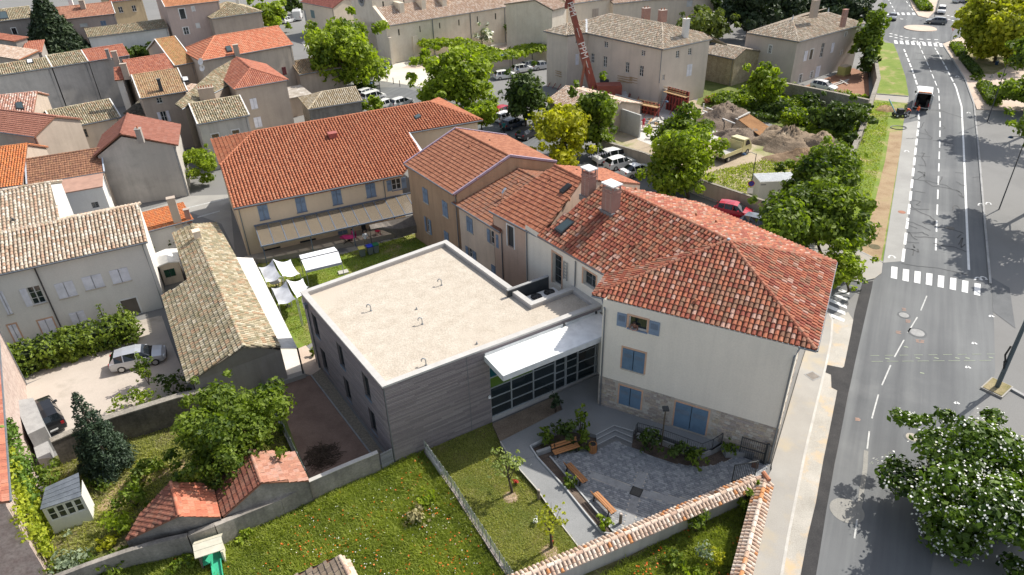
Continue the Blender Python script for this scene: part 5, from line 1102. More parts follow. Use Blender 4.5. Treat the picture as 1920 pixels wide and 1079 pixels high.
fB1=[eW0,eW1,bR0,bR1,pB.hit(323.4,438),pB.hit(352.4,524.6)];eE0=P(525,650,3.5);pB2=Plane(bR0,bR1,eE0);fB2=[bR0,eE0,pB2.hit(440,480),pB2.hit(405,418),bR1]
e0b,e1b=fB2[1],fB2[2];xy=lambda*v:[Vector((q.x,q.y)) for q in v]
inw=(bR0-eW1).xy.normalized()*.3
faces_house('barn','long low barn with mossy canal tiles beside the drive','barn',[(fB1,eW0,eW1),(fB2,e0b,e1b)],
   [(eW0.xy+inw,eW1.xy+inw,0,3.15,[]),(eW1.xy+inw*1.2,eE0.xy,0,3.2,[]),(eE0.xy,e1b.xy,0,3.3,[]),(fB1[4].xy+inw,fB1[5].xy+inw,0,3.3,[])],w_dark,tile_moss,cw=.3,ex=.36,hips=[(bR0,bR1)])
barn=faces_house.root;brf=faces_house.rf
mb=MB();ww_=[eW1.xy+inw*1.2,eE0.xy];mb.poly([(*ww_[0],3.15),(*ww_[1],3.15),bR0-Vector((0,0,.1))+(bR1-bR0).normalized()*.3]);mb.build('gable_wall',w_dark,barn)
chimney(barn,pB.hit(371,446)+Vector((0,0,.1)),.7,.6,.6,w_cream,2.1)
lt=thing('lean_to','white corrugated lean-to roof along the barn','lean-to',(*((eE0+e1b)/2).xy,0));o1_,o2_=P(557.6,653,2.9),P(474,484,2.9)
mb=MB();nC_=60;a_,b_,c_,d_2=e1b-Vector((0,0,.15)),eE0-Vector((0,0,.15)),o1_,o2_;mt_w=rough_mat('white_sheet',[(.3,(.6,.58,.54)),(.7,(.72,.7,.66))],.5,6,.15,.1,streak=.1)
for k in range(nC_):
 f0_,f1q=k/nC_,(k+1)/nC_;h0=.03*(k%2);h1=.03*((k+1)%2);mb.poly([a_+(b_-a_)*f0_+Vector((0,0,h0)),a_+(b_-a_)*f1q+Vector((0,0,h1)),d_2+(c_-d_2)*f1q+Vector((0,0,h1)),d_2+(c_-d_2)*f0_+Vector((0,0,h0))])
mb.build('roof_sheet',mt_w,lt)
for fq in (0,.33,.66,1):q=d_2+(c_-d_2)*fq;m2=MB();m2.bar(Vector((q.x,q.y,0)),q,.1);m2.build('post',anth,lt)
pw0,pw1,pw2=P(470,690,1.9),P(523,681,1.9),P(557,706,.5)
t=thing('white_wall','low white wall with a pale slab at the end of the barn lean-to','wall',(*pw0.xy,0));mb=MB();mb.prism([(p.x,p.y) for p in (pw0,pw1,pw1+Vector((.25,.35,0)),pw0+Vector((.25,.35,0)))],0,1.9);mb.build('wall_body',w_white,t);mb=MB();mb.prism([(p.x,p.y) for p in (P(531,716,.35),P(573,702,.35),P(570,695,.35),P(529,708,.35))],0,.4);mb.build('step',conc,t)
flat('lean_to_slab',[(523,712),(518,655),(556,655),(566,696)],.06,rough_mat('slab_white',[(.3,(.62,.58,.53)),(.7,(.7,.67,.62))],.5,8,.1),.1)
hp('lean_to_house','small white outhouse with a bright orange lean-to roof and tall beige chimney',(275,435),(363,412),3.6,(270,414),14,w_white,tile_or,'shed',style='flat',full=4.2,seed=7)
q=P(332,412,3.9);chimney(house.root,q,.75,.6,2.4,w_taupe,.43,pots=0);q=P(352,405,4.0);chimney(house.root,q,.5,.45,.7,brickc,.43)
hp('garden_shed','small garden shed with white gable roof and dark green doors',(294,500),(337,490),2.3,(310,487),20,w_cream,white,'perp',tiles=False,gutter=False,over=.15,ridge=.5,front=[(307,503,330,521,'closed',dict(shut=plain('green_door',(.01,.06,.035),.6),sill=None)),(331,498,338,512,'closed',dict(shut=MATS.get('green_door'),sill=None))],full=3.0)
g0,g1=P(175,294,6.6),P(334,272.5,6.6)
house('gable_house','plain grey gable wall house with a faded red brown roof',g0,g1,6.6,8.2,2.2,'perp',w_rough,tile_mat('tiles_faded',[(.27,.11,.078),(.3,.125,.088),(.25,.1,.07),(.29,.13,.095)],grain=.15),'flat',over=.4,side=.25,ridge=.38,cw=.3,ex=.42,gutter=False,seed=9)
q=P(262,255,8.6);chimney(house.root,q,.6,.8,.8,w_dark,.3,pots=1)
mb=MB();F=house.fr;mb.tube([F.w(F.L-.15,.08,.1),F.w(F.L-.15,.08,6.4)],.06,6);mb.build('downpipe',zinc,house.root)
hp('cream_house','cream house with pale mossy tile roof and white verge behind the grey gable',(104,245),(227,220),5.0,(90,208),18,w_cream,tile_moss,front=[(*a3(905,730),*a3(1000,835),'glass',dict(frame=plain('frame_brown',(.2,.16,.13)),rows=3))],verge=white,cw=.27,seed=10)
hp('dark_roof_outhouse','small outhouse under a blackened tile roof',(231,213),(273,216),4.2,(224,184),14,w_dark,tile_dark,'shed',gutter=False,cw=.27,full=4.5)
hp('end_house','house with smooth faded red roof and a sunlit cream side wall',(-60,240),(64,257),7.0,(64,214),22,w_taupe,tile_mat('tiles_smooth_red',[(.32,.14,.1),(.34,.155,.11),(.3,.13,.09)],grain=.15),style='flat',cw=.3,seed=12)
hp('skylight_house','house with pinkish white ribbed tiles and a slanted skylight',(-40,222),(63,211),7.5,(51,174),20,w_taupe,tile_mat('tiles_pinkish',[(.5,.3,.24),(.58,.42,.35),(.46,.25,.19),(.62,.5,.43),(.42,.22,.16)]),cw=.3,seed=13)
skylight(house.root,house.pl,[a3(180,450),a3(255,440),a3(280,520),a3(190,515)])
hp('orange_roof_house','house with vivid orange ribbed tile roof at the left edge',(-60,361),(41.7,347.5),5.5,(34,272),22,w_taupe,tile_or,cw=.28,seed=14,front=[])
hp('brown_roof_house','low house with brown tile roof half in shadow and a row of small dark windows',(50,347),(196,323),5.2,(38,301),25,w_taupe,tile_mat('tiles_brown_flat',[(.26,.13,.08),(.3,.15,.09),(.23,.115,.075),(.33,.17,.1)],(.2,.15,.08),.2),style='flat',cw=.27,ex=.36,front=[(*a6(672,422),*a6(738,468),'glass',dict(bars=0,rows=1)),(*a6(748,405),*a6(805,455),'glass',dict(bars=0,rows=1)),(*a6(872,380),*a6(958,432),'glass',dict(bars=0,rows=1)),(*a6(1000,335),*a6(1118,410),'glass',dict(bars=0,rows=1))],seed=15,verge=plain('verge_blue',(.5,.55,.62),.4))
hp('annex','white walled annex with a thin pink tile edge and small barred window',(107,364),(192,349),5.0,(106,361),5,w_white,plain('annex_roof',(.4,.24,.18),.8),'shed',tiles=False,gutter=False,full=4.0,front=[(*a6(1020,590),*a6(1122,668),'glass',dict(rows=3,frame=MATS['grey_frame']))],over=.05,side=.05)
for i,(a,b,r_,tm,lb) in enumerate((((-60,151),(97,127),(89,108),tile_moss,'tall bare party wall under the left mossy roof'),((98,127),(166,116),(158,94),tile_moss,'bare grey party wall under the middle mossy roof with white verge'),((166,116),(243,104),(230,83),tile_red,'dark grey party wall under the red flat tile roof'))):
 hp('party_wall_house',lb,a,b,8.0,r_,18,w_grey if i<1 else w_rough,tm,'gable' if i<9 else 'shed',style='canal' if i<2 else 'flat',cw=.3,over=.15,side=.05,verge=white if i==1 else None,gutter=True,seed=16+i)
 if i==2:chimney(house.root,P(203,104,8.6),.5,.5,.9,w_dark,.4);chimney(house.root,P(219,116,8.2),.8,.6,1.6,w_taupe,.4)
 if i==0:skylight(house.root,house.pl,[a0_(405,910),a0_(490,900),a0_(500,955),a0_(415,970)],white)
hp('red_roof_house','house with dark red flat tile roof and white ridge flashing',(245,141.5),(326,128),8.0,(222,115),20,w_taupe,tile_red,style='flat',cw=.3,seed=20,verge=None)
hp('white_strip_house','narrow pale wall house under a small red roof',(215,151),(232,149),7.2,(212,128),20,w_white,tile_red,style='flat',cw=.3,seed=21,gutter=False)
hp('brown_tile_house','taupe house with brown yellow tile roof and white shutters on the yard',(262.8,185.4),(352,171),8.0,(245,141.6),22,w_taupe,tile_bry,style='roman',cw=.28,seed=22,verge=white,shut=white_shut,sill=sill_m,
   front=[(*a4(370,475),*a4(440,538),'glass'),(*a4(408,608),*a4(492,720),'open')])
chimney(house.root,house.pl.hit(303,171),.45,.45,1.6,anth,.4);skylight(house.root,house.pl,[a4(622,290),a4(680,288),a4(692,325),a4(635,335)],white);chimney(house.root,house.pl.hit(236,138),.8,.6,1.3,w_taupe,.4)
hp('dormer','beige dormer roof wedged between two roofs',(329,173),(364,178),7.6,(324,157),10,w_cream,tile_chap,'shed',gutter=False,over=.1,side=.1,cat='dormer',full=3)
hp('orange_mossy_house','house with orange brown flat tiles gone mossy and white parapet edges',(327,124),(366,117),8.0,(303,72.5),20,w_taupe,tile_mat('tiles_orange_mossy',[(.46,.23,.1),(.42,.25,.12),(.4,.21,.1),(.48,.27,.13)],(.3,.25,.1),.4),style='flat',cw=.28,verge=white,seed=23)
eA_,eB_=P(380,115,9.0),P(550,84,9.0)
hp('red_gable_house','tall house with bright red flat tile roof and a maroon shuttered window',(375,115),(550,84),9.0,(528,48),24,w_cream and wall_mat('wall_beige_tall',(.56,.49,.41)),tile_mat('tiles_bright_red',[(.55,.2,.11),(.6,.23,.13),(.52,.18,.1),(.56,.25,.15)],(.4,.2,.12),.15),style='flat',cw=.28,ex=.42,hipl=4.5,seed=24,verge=None,
   front=[(*a5(555,490),*a5(605,572),'closed',dict(shut=plain('maroon',(.16,.035,.04),.6)))])
chimney(house.root,house.pl.hit(445,103),.8,.6,1.5,w_taupe,.4);skylight(house.root,house.pl,[a5(12,305),a5(62,298),a5(82,345),a5(32,355)])
hp('stair_annex','narrow taupe annex with a small red roof and tall blind window',(492,104),(523,98),7.4,(500,91),16,w_taupe,tile_red,'shed',style='flat',cw=.3,gutter=False,full=2.5,front=[(*a5(430,405),*a5(470,510),'closed',dict(shut=grey_shut))],seed=25)
zC2=8.2;c0_,c1_,cap=P(438,168,zC2),P(541,150,zC2),P(469.5,128,9.9);tC=(c1_-c0_).normalized();nC2=Vector((-tC.y,tC.x,0));pR=Plane(c1_,c1_+nC2,cap);rE=P(443.5,107.5,9.9);rgt=c1_+nC2*((rE-c1_).dot(nC2));lft=c0_+nC2*((rE-c0_).dot(nC2))
pLf=Plane(c0_,c0_+nC2,cap)
faces_house('corner_house','tall taupe house with hipped red tile end and white closed shutters','house',[([c0_,c1_,cap],c0_,c1_),([c1_,rgt,rE,cap],c1_,rgt),([lft,c0_,cap,rE],lft,c0_)],
   [((c0_+tC*.3+nC2*.3).xy,(c1_-tC*.3+nC2*.3).xy,0,8.1,[(*a5(245,790),*a5(328,903),'closed'),(*a5(282,970),*a5(370,1079),'closed')]),((c1_-tC*.3+nC2*.3).xy,(rgt-tC*.3).xy,0,8.1,[]),((lft+tC*.3).xy,(c0_+tC*.3+nC2*.3).xy,0,8.1,[])],w_taupe,tile_red,'roman',.27,.38,[(c0_,cap),(c1_,cap),(cap,rE)],shut=white_shut,sill=sill_m)
m0,m1=P(341,205,7.6),P(428,161,7.6);pM=Plane(m0,m1,P(399,133,9.4));fM=[m0,m1,pM.hit(459,123),pM.hit(443.8,107.5),pM.hit(399,133),pM.hit(328,196)]
faces_house('mossy_house','low house under a wide pale mossy tile slope','house',[(fM,m0,m1)],[((m0+Vector((.1,.5,0))).xy,(m1+Vector((.1,.5,0))).xy,0,7.5,[])],w_taupe,tile_moss,cw=.27)
hp('back_house','white rendered house with mossy striped tile roof and two small brown windows',(370,234),(468,216.5),6.5,(440,181),20,wall_mat('wall_offwhite',(.55,.53,.48),.1,.22),tile_moss,cw=.29,seed=26,verge=white,front=[(*a4(908,825),*a4(980,868),'closed',dict(shut=plain('brown_shut',(.16,.11,.05)),surround=white)),(*a4(1105,787),*a4(1175,830),'closed',dict(shut=MATS['brown_shut'],surround=white))])
chimney(house.root,P(390,186,7.6),2.0,.9,1.5,w_taupe,.4,pots=6)
t=thing('satellite_dish','two stacked white satellite dishes on a roof corner','satellite dish',P(380,128,8.6));mb=MB();p=P(380,128,8.6);mb.tube([p-Vector((0,0,2)),p+Vector((0,0,1.0))],.04,5);mb.build('mast',steel,t)
for dz_ in (.0,.95):
 mb=MB();d=Vector((-.35,-.8,.4)).normalized();x_=d.cross(Vector((0,0,1))).normalized();y_=x_.cross(d);mb.add([p+Vector((0,0,dz_))+d*(.12*(r_**2))+(x_*math.cos(a)+y_*math.sin(a))*.52*r_ for r_ in (.05,.6,1) for a in [k*.5236 for k in range(12)]],[(i*12+k,i*12+(k+1)%12,(i+1)*12+(k+1)%12,(i+1)*12+k) for i in range(2) for k in range(12)]);mb.build('dish',white,t)
hp('grey_house','dark cement house with mossy roof and white framed skylight at the top left',(-40,45),(63,33),8.0,(30,14.5),18,w_dark,tile_moss,cw=.3,front=[(*a0_(165,420),*a0_(265,520),'glass',dict(surround=white,frame=plain('frame_maroon',(.1,.05,.04)))),(*a0_(402,515),*a0_(445,580),'dark',dict(surround=white))],seed=27)
skylight(house.root,house.pl,[a0_(0,190),a0_(95,185),a0_(140,290),a0_(0,305)])
hp('red_lean_to','low ribbed red tile roof beside the dark conifer',(40,102),(78,98.5),4.5,(26,80),16,w_dark,tile_red,'shed',style='roman',cw=.32,full=5)
hp('pink_eave_house','small house with a salmon red roof strip at the left edge',(-50,67),(26,78),6.5,(26,72),12,w_dark,tile_red,'shed',style='flat',cw=.32,gutter=False,full=3)
hp('cream_parapet_house','house end with cream sunlit parapet at the left edge',(-50,99),(36,113),6.6,(39,94),14,w_taupe,tile_chap,'shed',cw=.32,gutter=False,full=4,verge=plain('orange_verge',(.5,.2,.1)))
hp('white_wall_house','long white garden wall building with mossy tile top',(164,71.5),(316,52),4.6,(156,55),16,w_white,tile_moss,'shed',cw=.32,full=4.5,seed=28)
hp('brown_roof_villa','taupe villa with reddish brown flat tile roof behind the conifer',(80,41),(216.5,26),7.5,(205,4),24,w_pink,tile_mat('tiles_villa',[(.42,.2,.13),(.38,.17,.11),(.45,.23,.15),(.36,.18,.12)],(.3,.18,.12),.3),style='flat',cw=.32,ex=.45,front=[(*a0_(1188,345),*a0_(1322,412),'dark',dict(sill=sill_m)),(*a0_(1500,310),*a0_(1600,395),'closed')],shut=grey_blue,seed=29,verge=white)
chimney(house.root,house.pl.hit(157,16),1.0,.8,1.6,w_taupe,.3);chimney(house.root,house.pl.hit(132,3),.8,.7,1.0,white,.3)
hp('yellow_house','ochre yellow house with two pairs of grey windows at the top',(207,5),(268,-3),7.0,(235,-22),22,w_yel,tile_red,cw=.35,front=[(*a2(165,100),*a2(255,198),'glass',dict(frame=white,sill=sill_m)),(*a2(368,80),*a2(455,178),'glass',dict(frame=white,sill=sill_m))],seed=30)
hp('pink_house','tall pinkish rendered house with white framed windows of many sizes',(309,14),(412,2),9.0,(330,-25),24,w_pink,tile_mat('tiles_top_orange',[(.5,.22,.11),(.45,.2,.1),(.54,.25,.13)],(.36,.2,.1),.3),style='flat',cw=.33,front=[(*a2(1075,130),*a2(1200,295),'glass',dict(surround=white,bars=0,rows=1)),(*a2(1270,100),*a2(1325,178),'dark',dict(surround=white)),(*a2(1140,408),*a2(1245,525),'glass',dict(surround=white)),(*a2(1340,355),*a2(1398,428),'dark',dict(surround=white))],frame=white,seed=31,verge=white)
hp('hip_house','low house with pale mossy hipped roof in front of the pink house',(396.4,35.7),(492,22),6.0,(432,3),20,w_taupe,tile_moss,'hip',cw=.33,seed=32);chimney(house.root,P(446,6,7.5),.7,.7,1.5,w_white,.3)
hp('corner_shop_house','pale house with a dark red slate roof beside the chapel',(563,4),(623,16),7.0,(600,-14),24,w_cream,tile_mat('tiles_maroon',[(.26,.09,.07),(.3,.11,.085),(.24,.085,.065)]),style='flat',cw=.33,front=[(*a7(205,135),*a7(245,270),'closed',dict(shut=grey_shut)),(*a7(288,130),*a7(350,240),'closed',dict(shut=plain('teal_shut',(.16,.24,.25))))],seed=33)
hp('striped_house','windowless taupe outbuilding with striped tile roof and a square chimney',(560,141),(648.7,125.5),4.6,(630,102),20,w_taupe,tile_mat('tiles_striped',[(.36,.27,.17),(.42,.33,.23),(.3,.22,.14),(.4,.28,.17)],(.16,.12,.06),.3),cw=.3,seed=34);chimney(house.root,house.pl.hit(622,124),.7,.6,1.3,w_taupe,.4)
hp('hip_shed','grey boarded shed with striped hipped tile roof beside the car park',(577.7,206),(680.5,189.5),3.8,(640,167),22,rough_mat('shed_boards',[(.3,(.2,.19,.17)),(.7,(.27,.26,.235))],1,6,.2,.2,streak=.35),tile_mat('tiles_shed',[(.46,.38,.26),(.52,.45,.33),(.4,.32,.21),(.56,.49,.38)],(.2,.16,.08),.3),'gable',hipl=3.0,cw=.3,seed=35)
hp('low_garage','flat patched garage roof between the taupe walls',(540,185),(585,176),3.2,(537,162),4,w_taupe,rough_mat('patched_roof',[(.3,(.3,.26,.22)),(.55,(.4,.36,.31)),(.75,(.6,.58,.56))],.9,5,.3),'shed',tiles=False,gutter=False,full=5)
# ------------------------------------------------------------------ chapel with its long aisle
zA=7.3;k0,k1=P(725,49.6,zA),P(1040,-1.5,zA);tK=(k1-k0).normalized();nK=Vector((-tK.y,tK.x,0));W_a=5.2;hN=13.5
kr0,kr1=k0+nK*W_a+Vector((0,0,2.6)),k1+nK*W_a+Vector((0,0,2.6));i0=tK*.6
kA,kB=(k0+nK*.3).xy,(k1+nK*.3).xy;slits=[(746,55,750,67),(786,49,789,61),(823,43,826,54),(859,37,862,48.5),(894,31,896.5,42.6),(927.7,25,930.6,37),(960.7,19,963.5,31),(993,14,995.5,26),(1023,7,1026,16)]
nav0,nav1=k0+nK*(W_a+.05),k1+nK*(W_a+.05)
faces_house('chapel','long pale stone chapel with slit windows and pinkish tiled aisle roof','chapel',[([k0+i0,k1,kr1,kr0+i0],k0,k1),([Vector((nav0.x,nav0.y,hN)),Vector((nav1.x,nav1.y,hN)),nav1+nK*5+Vector((0,0,hN+3-zA)),nav0+nK*5+Vector((0,0,hN+3-zA))],Vector((nav0.x,nav0.y,hN)),Vector((nav1.x,nav1.y,hN)))],
   [(kA,kB,0,zA,[(*s_,'dark',dict(frame=MATS['black'])) for s_ in slits]),(nav0.xy,nav1.xy,6,hN,[(*a7(1210,20),*a7(1240,110),'dark',dict(frame=MATS['black'])),(*a7(1478,-40),*a7(1502,75),'dark',dict(frame=MATS['black'])),(*a7(1735,-60),*a7(1758,35),'dark',dict(frame=MATS['black']))]),((k0+nK*(W_a+9)).xy,kA,0,zA,[])],w_chap,tile_chap,cw=.34,ex=.45)
ch=faces_house.root;mb=MB();q0,q1=k0+nK*.2,k0+nK*(W_a+.2)
mb.slab([q0+Vector((0,0,.5))-tK*.05,q0+i0+Vector((0,0,.5)),q1+i0+Vector((0,0,3.1)),q1-tK*.05+Vector((0,0,3.1))],1.2);mb.build('gable_coping',w_chap,ch)
mb=MB();mb.poly([(q0.x,q0.y,zA),(q1.x,q1.y,zA),(q1.x,q1.y,zA+2.8),(q0.x,q0.y,zA+.2)][::-1]);mb.build('gable_wall',w_chap,ch)
nf0=k0+nK*W_a;nf1=k0+nK*(W_a+10);mb=MB();mb.poly([(nf1.x,nf1.y,0),(nf0.x,nf0.y,0),(nf0.x,nf0.y,hN),((nf0.x+nf1.x)/2,(nf0.y+nf1.y)/2,hN+3.4),(nf1.x,nf1.y,hN)]);mb.build('west_front',w_chap,ch)
Fwf=Face(nf1.xy,nf0.xy);mb=MB();cz=11.2;um=Fwf.L/2;mb.add([Fwf.w(um+math.cos(a)*r_,.05+(r_>1.2)*.05,cz+math.sin(a)*r_) for r_ in (1.0,1.3,1.6) for a in [k*.3927 for k in range(16)]],[(i*16+k,i*16+(k+1)%16,(i+1)*16+(k+1)%16,(i+1)*16+k) for i in range(2) for k in range(16)]);rw=mb.build('rose_window',conc_d,ch)
mb=MB();mb.add([Fwf.w(um+math.cos(a)*1.0,.04,cz+math.sin(a)*1.0) for a in [k*.3927 for k in range(16)]],[list(range(16))]);mb.build('pane',MATS['glass'],rw)
for k in range(4):a=k*.7854;mb=MB();mb.bar(Fwf.w(um-math.cos(a),.08,cz-math.sin(a)),Fwf.w(um+math.cos(a),.08,cz+math.sin(a)),.12);mb.build('tracery',conc_d,rw)
for x,y,dz_ in ((728,80,0),(776,66,-1.5)):
 F=Face(kA,kB);u,z=F.px(x,y);mb=MB();F.box(mb,max(0,u-.5),u+.5,.0,.7 if dz_==0 else .35,0,5.2 if dz_==0 else 4.6);mb.build('buttress',w_chap,ch)
F=Face(kA,kB)
for x,y in ((812,60),(882,45),(946,30)):u,z=F.px(x,y);pipe(F,u,.1,zA-.2,ch,r=.09)
Fn=Face(nav0.xy,nav1.xy)
for x in (742,783,822):u,z=Fn.px(x,8);mb=MB();Fn.box(mb,u-.5,u+.5,.0,2.6,8.2,10.6);mb.build('flying_buttress',w_chap,ch)
u,z=F.px(799,88);mb=MB();mb.add([F.w(u+math.cos(a)*r_,d,2.6+math.sin(a)*r_) for r_,d in ((.7,.1),(1.05,.1)) for a in [k*math.pi/8 for k in range(9)]],[(k,k+1,10+k,9+k) for k in range(8)]);mb.build('doorway_arch',pink_stone,ch);mb=MB();F.box(mb,u-.7,u+.7,.0,.05,0,2.6);mb.build('door',plain('green_door2',(.05,.09,.08)),ch)
hp('transept','plain pale stone block closing the chapel at its right end',(1037,20),(1066,12),10.0,(1045,-10),18,w_chap,tile_chap,cw=.36,gutter=False,full=12)
hp('presbytery','pale rendered house with a walled up doorway behind the crane',(1066,9),(1152,-4),8.5,(1100,-25),18,w_cream,tile_chap,cw=.36,front=[(1110,16,1122,36,'closed',dict(shut=w_taupe))],full=14)
# ------------------------------------------------------------------ large house by the building site
zT9=9.2;A0,A1,A2,A3,A4=P(1018.8,58.8,zT9),P(1061.4,67.6,zT9),P(1100,62.6,zT9),P(1242.8,93.3,zT9),P(1335.4,73.8,zT9)
pF=Plane(A2,A3,ridge_pt(A2,A3,zT9,(1241.5,43.8),24));rR,rLk=pF.hit(1241.5,43.8),pF.hit(1141.4,26.3);tF=(A3-A2).normalized();nF=Vector((-tF.y,tF.x,0))
tD=(A4-A3).normalized();pD=Plane(A3,A4,rR);rD=pD.hit(1318,62);ptL=pF.hit(1100,37.5);pw=Plane(A0,A1,ridge_pt(A0,A1,zT9,(1064,43.8),26));wAp=pw.hit(1064,43.8);pw2=Plane(A1,A2,wAp)
bkF=[rLk+nF*7-Vector((0,0,3)),rR+nF*7-Vector((0,0,3))]
def wn(x0,y0,x1,y1,st='glass',**k):return (x0,y0,x1,y1,st,k)
ins=lambda q,v:(q+v).xy
big=faces_house('manor_house','large plain rendered house with grey brown hipped roof behind the building site','house',
 [([A2,A3,rR,rLk,ptL],A2,A3),([A3,A4,rD,rR],A3,A4),([A0,A1,wAp],A0,A1),([A1,A2,ptL],A1,A2),([A1,ptL,wAp],A1,A2),([rR,rD,rD+(bkF[1]-rR),bkF[1]],bkF[1],rD+(bkF[1]-rR)),([rLk,rR,bkF[1],bkF[0]],bkF[1],bkF[0])],
 [(ins(A2,nF*.4),ins(A3,nF*.4-tF*.4),0,9.1,[wn(1132.6,77.6,1140,90),wn(1202,94,1210,106),wn(1107.6,100,1114.4,119),wn(1130.6,105,1138.4,127),wn(1172,116,1180,137.6),wn(1198,122.6,1207,144.6),wn(1124,145,1142,168,'dark',frame=anth)]),
     (ins(A3,nF*.4-tF*.4),ins(A4,nF*.3-tD*.8),0,9.1,[wn(1267,95,1275,110),wn(1290,90,1298,104),wn(1286.6,120,1298,144,'closed'),wn(1242,140,1247,151)]),
     (ins(A0,nF*.4+tF*.4),ins(A1,nF*.4),0,9.1,[]),(ins(A1,nF*.4),ins(A2,nF*.4),0,9.1,[wn(1079.6,67.6,1085,82.6),wn(1079,101,1085,122.6,'closed')])],
 wall_mat('wall_manor',(.64,.56,.475),.08,.1),tile_grey,cw=.32,ex=.42,hips=[(A3,rR),(A1,wAp),(rLk,rR)],frame=white,shut=white_shut,sill=None)
chimney(big,pD.hit(1284,70)+Vector((0,0,.3)),.9,.7,2.4,w_white,.4,pots=1)
for x,y in ((1211,28),(1242,32)):chimney(big,P(x,y,11.6),1.2,.9,1.0,brickc,.4,pots=2)
mb=MB();mb.bar(A2+Vector((0,0,.1)),ptL+Vector((0,0,.1)),.35,.1);mb.build('flashing',MATS['flash_white'],big)
mb=MB();q=(A3+nF*.38-tF*.5);mb.tube([Vector((q.x,q.y-.1,4)),Vector((q.x,q.y-.1,9))],.07,5);mb.build('downpipe',zinc,big)
zM=7.4;M0,M1,M2=P(1400,62,zM),P(1497.6,79,zM),P(1622.7,45,zM);pMa=Plane(M1,M2,ridge_pt(M1,M2,zM,(1520,30.5),24));mr0,mr1=pMa.hit(1486,37.5),pMa.hit(1552.6,23.8);tM=(M2-M1).normalized();nM=Vector((-tM.y,tM.x,0));Mb=M2+nM*12.5;Mb0=M0+tM*1
man=faces_house('mansion','square grey mansion with hipped brown tile roof and two finials beside the avenue','house',[([M1,M2,mr1,mr0],M1,M2),([M0,M1,mr0],M0,M1),([M2,Mb,mr1],M2,Mb),([Mb,M0,mr0,mr1],Mb,M0)],
 [(ins(M1,nM*.4+tM*.3),ins(M2,nM*.4-tM*.4),0,zM-.05,[wn(1505.6,95,1515,116,'closed'),wn(1516.3,92,1525.6,112.6,'dark',frame=plain('shut_brown',(.12,.1,.07)),surround=white),wn(1536.3,80,1547.6,109),wn(1556.4,80,1565,100,'closed'),wn(1583,60,1588.4,69.6,surround=white),wn(1575,95,1580,104,surround=white),wn(1526.3,123,1538.8,149,'closed'),wn(1518,134,1525,147,surround=white),wn(1496.3,139,1504.6,157,surround=white)]),
     (ins(M0,nM*.3+tM*.4),ins(M1,nM*.4+tM*.3),0,zM-.05,[wn(1440,85,1447.5,101,surround=white)]),(ins(M2,nM*.4-tM*.4),ins(Mb,-tM*.4),0,zM-.05,[])],wall_mat('wall_mansion',(.54,.475,.415),.08,.07),tile_grey,cw=.32,ex=.42,hips=[(M1,mr0),(mr0,mr1),(M2,mr1)],frame=white,shut=white_shut)
for q in (mr0,mr1):mb=MB();mb.cyl(q,.15,.8,8,.04);mb.build('finial',plain('flash_white',(0,0,0)),man)
chimney(man,P(1526,24,10.6),1.2,.8,2.0,w_taupe,.5);chimney(man,P(1581,42,9.2),.8,.6,2.0,brickc,.5)
hp('side_house','low yellowish stone outbuilding between the two large houses',(1322.5,100.5),(1377,112),4.6,(1327.8,78),22,w_stone,tile_grey,cw=.32,seed=40,gutter=True,full=8)
hp('side_house','small outbuilding with two dark openings against the mansion',(1377,112),(1408,98),4.2,(1383.4,88),18,w_taupe,tile_grey,cw=.32,seed=41,front=[(1384,101,1389,114,'dark'),(1392,99,1396,109,'dark')],gutter=False,full=8)
hp('far_hall','long pale building behind the car park at the top',(1150,8),(1345,-14),7.5,(1240,-30),15,w_cream,tile_chap,cw=.4,front=[(1287,0,1300,14,'dark')],full=14)
house('far_house','grey rendered building at the top right corner beyond the roundabout',P(1824,-2),P(1884,24),7.0,10,2.5,'gable',w_grey,tile_grey,cw=.4,front=[(1838,-4,1843,5,'closed'),(1850,0,1855,10,'closed'),(1862,5,1867,15,'closed')],shut=grey_shut)
# ------------------------------------------------------------------ more ground in the gardens and on the site
meadow_px=[(716,883),(741,870),(798,838),(852,930),(913,1020),(975,1110),(120,1110),(200,1074),(300,1049),(440,1001),(535,967),(600,934)]
G('meadow',meadow_px,grass_g,2);lawn_px=[(798,836),(923,793),(938,828),(962,866),(1005,915),(1050,980),(1098,1040),(1000,1095),(965,1095),(913,1020),(852,930)]
G('lawn',lawn_px,rough_mat('lawn_mown',[(.3,(.09,.13,.025)),(.5,(.14,.17,.04)),(.7,(.22,.21,.08))],.8,13,.4,.6,.04,stain=(.25,.2,.1),sscale=.5),3)
flat('planting_bed',[(923,795),(1045,741),(1057,770),(938,828)],.2,rough_mat('bare_bed',[(.3,(.2,.15,.11)),(.7,(.3,.24,.18))],1.2,10,.45,.7,.05),.3)
G('cap_garden',[(1180,1043),(1277,990),(1420,905),(1430,905),(1405,1000),(1380,1110),(1000,1110)],rough_mat('garden_soil',[(.3,(.09,.1,.03)),(.5,(.13,.13,.04)),(.72,(.3,.25,.17))],.9,10,.5,.7,.05),2)
G('yard',[(495,736),(529,722),(571.6,706),(583.6,704),(694.5,850),(690,856),(586,905),(560,850)],yard_m,4);G('pebble_strip',[(583.6,704),(602,692),(735,872),(715,862),(694.5,850)],pebble,4)
G('grass_strip',[(516,762),(532,775),(580,905),(570,905),(540,845)],grass_g,5)
mb=MB();mb.bar(P(583.6,704,.05),P(695,850,.05),.1,.1);mb.build('bed_edging',conc_d,None,'structure')
G('pink_path',[(556,655),(573,648),(592,668),(605,690),(583,704),(566,700)],pinkp,5)
G('back_lawn',[(478,500),(490,490),(640,478),(790,435),(870,450),(836,470),(564,560),(590,640),(572,650),(556,655),(525,600)],verge_g,3)
G('driveway',[(10,740),(120,690),(255,645),(262,610),(303,592),(320,640),(352,720),(345,742),(222,780),(112,812),(60,790)],drive_m,3)
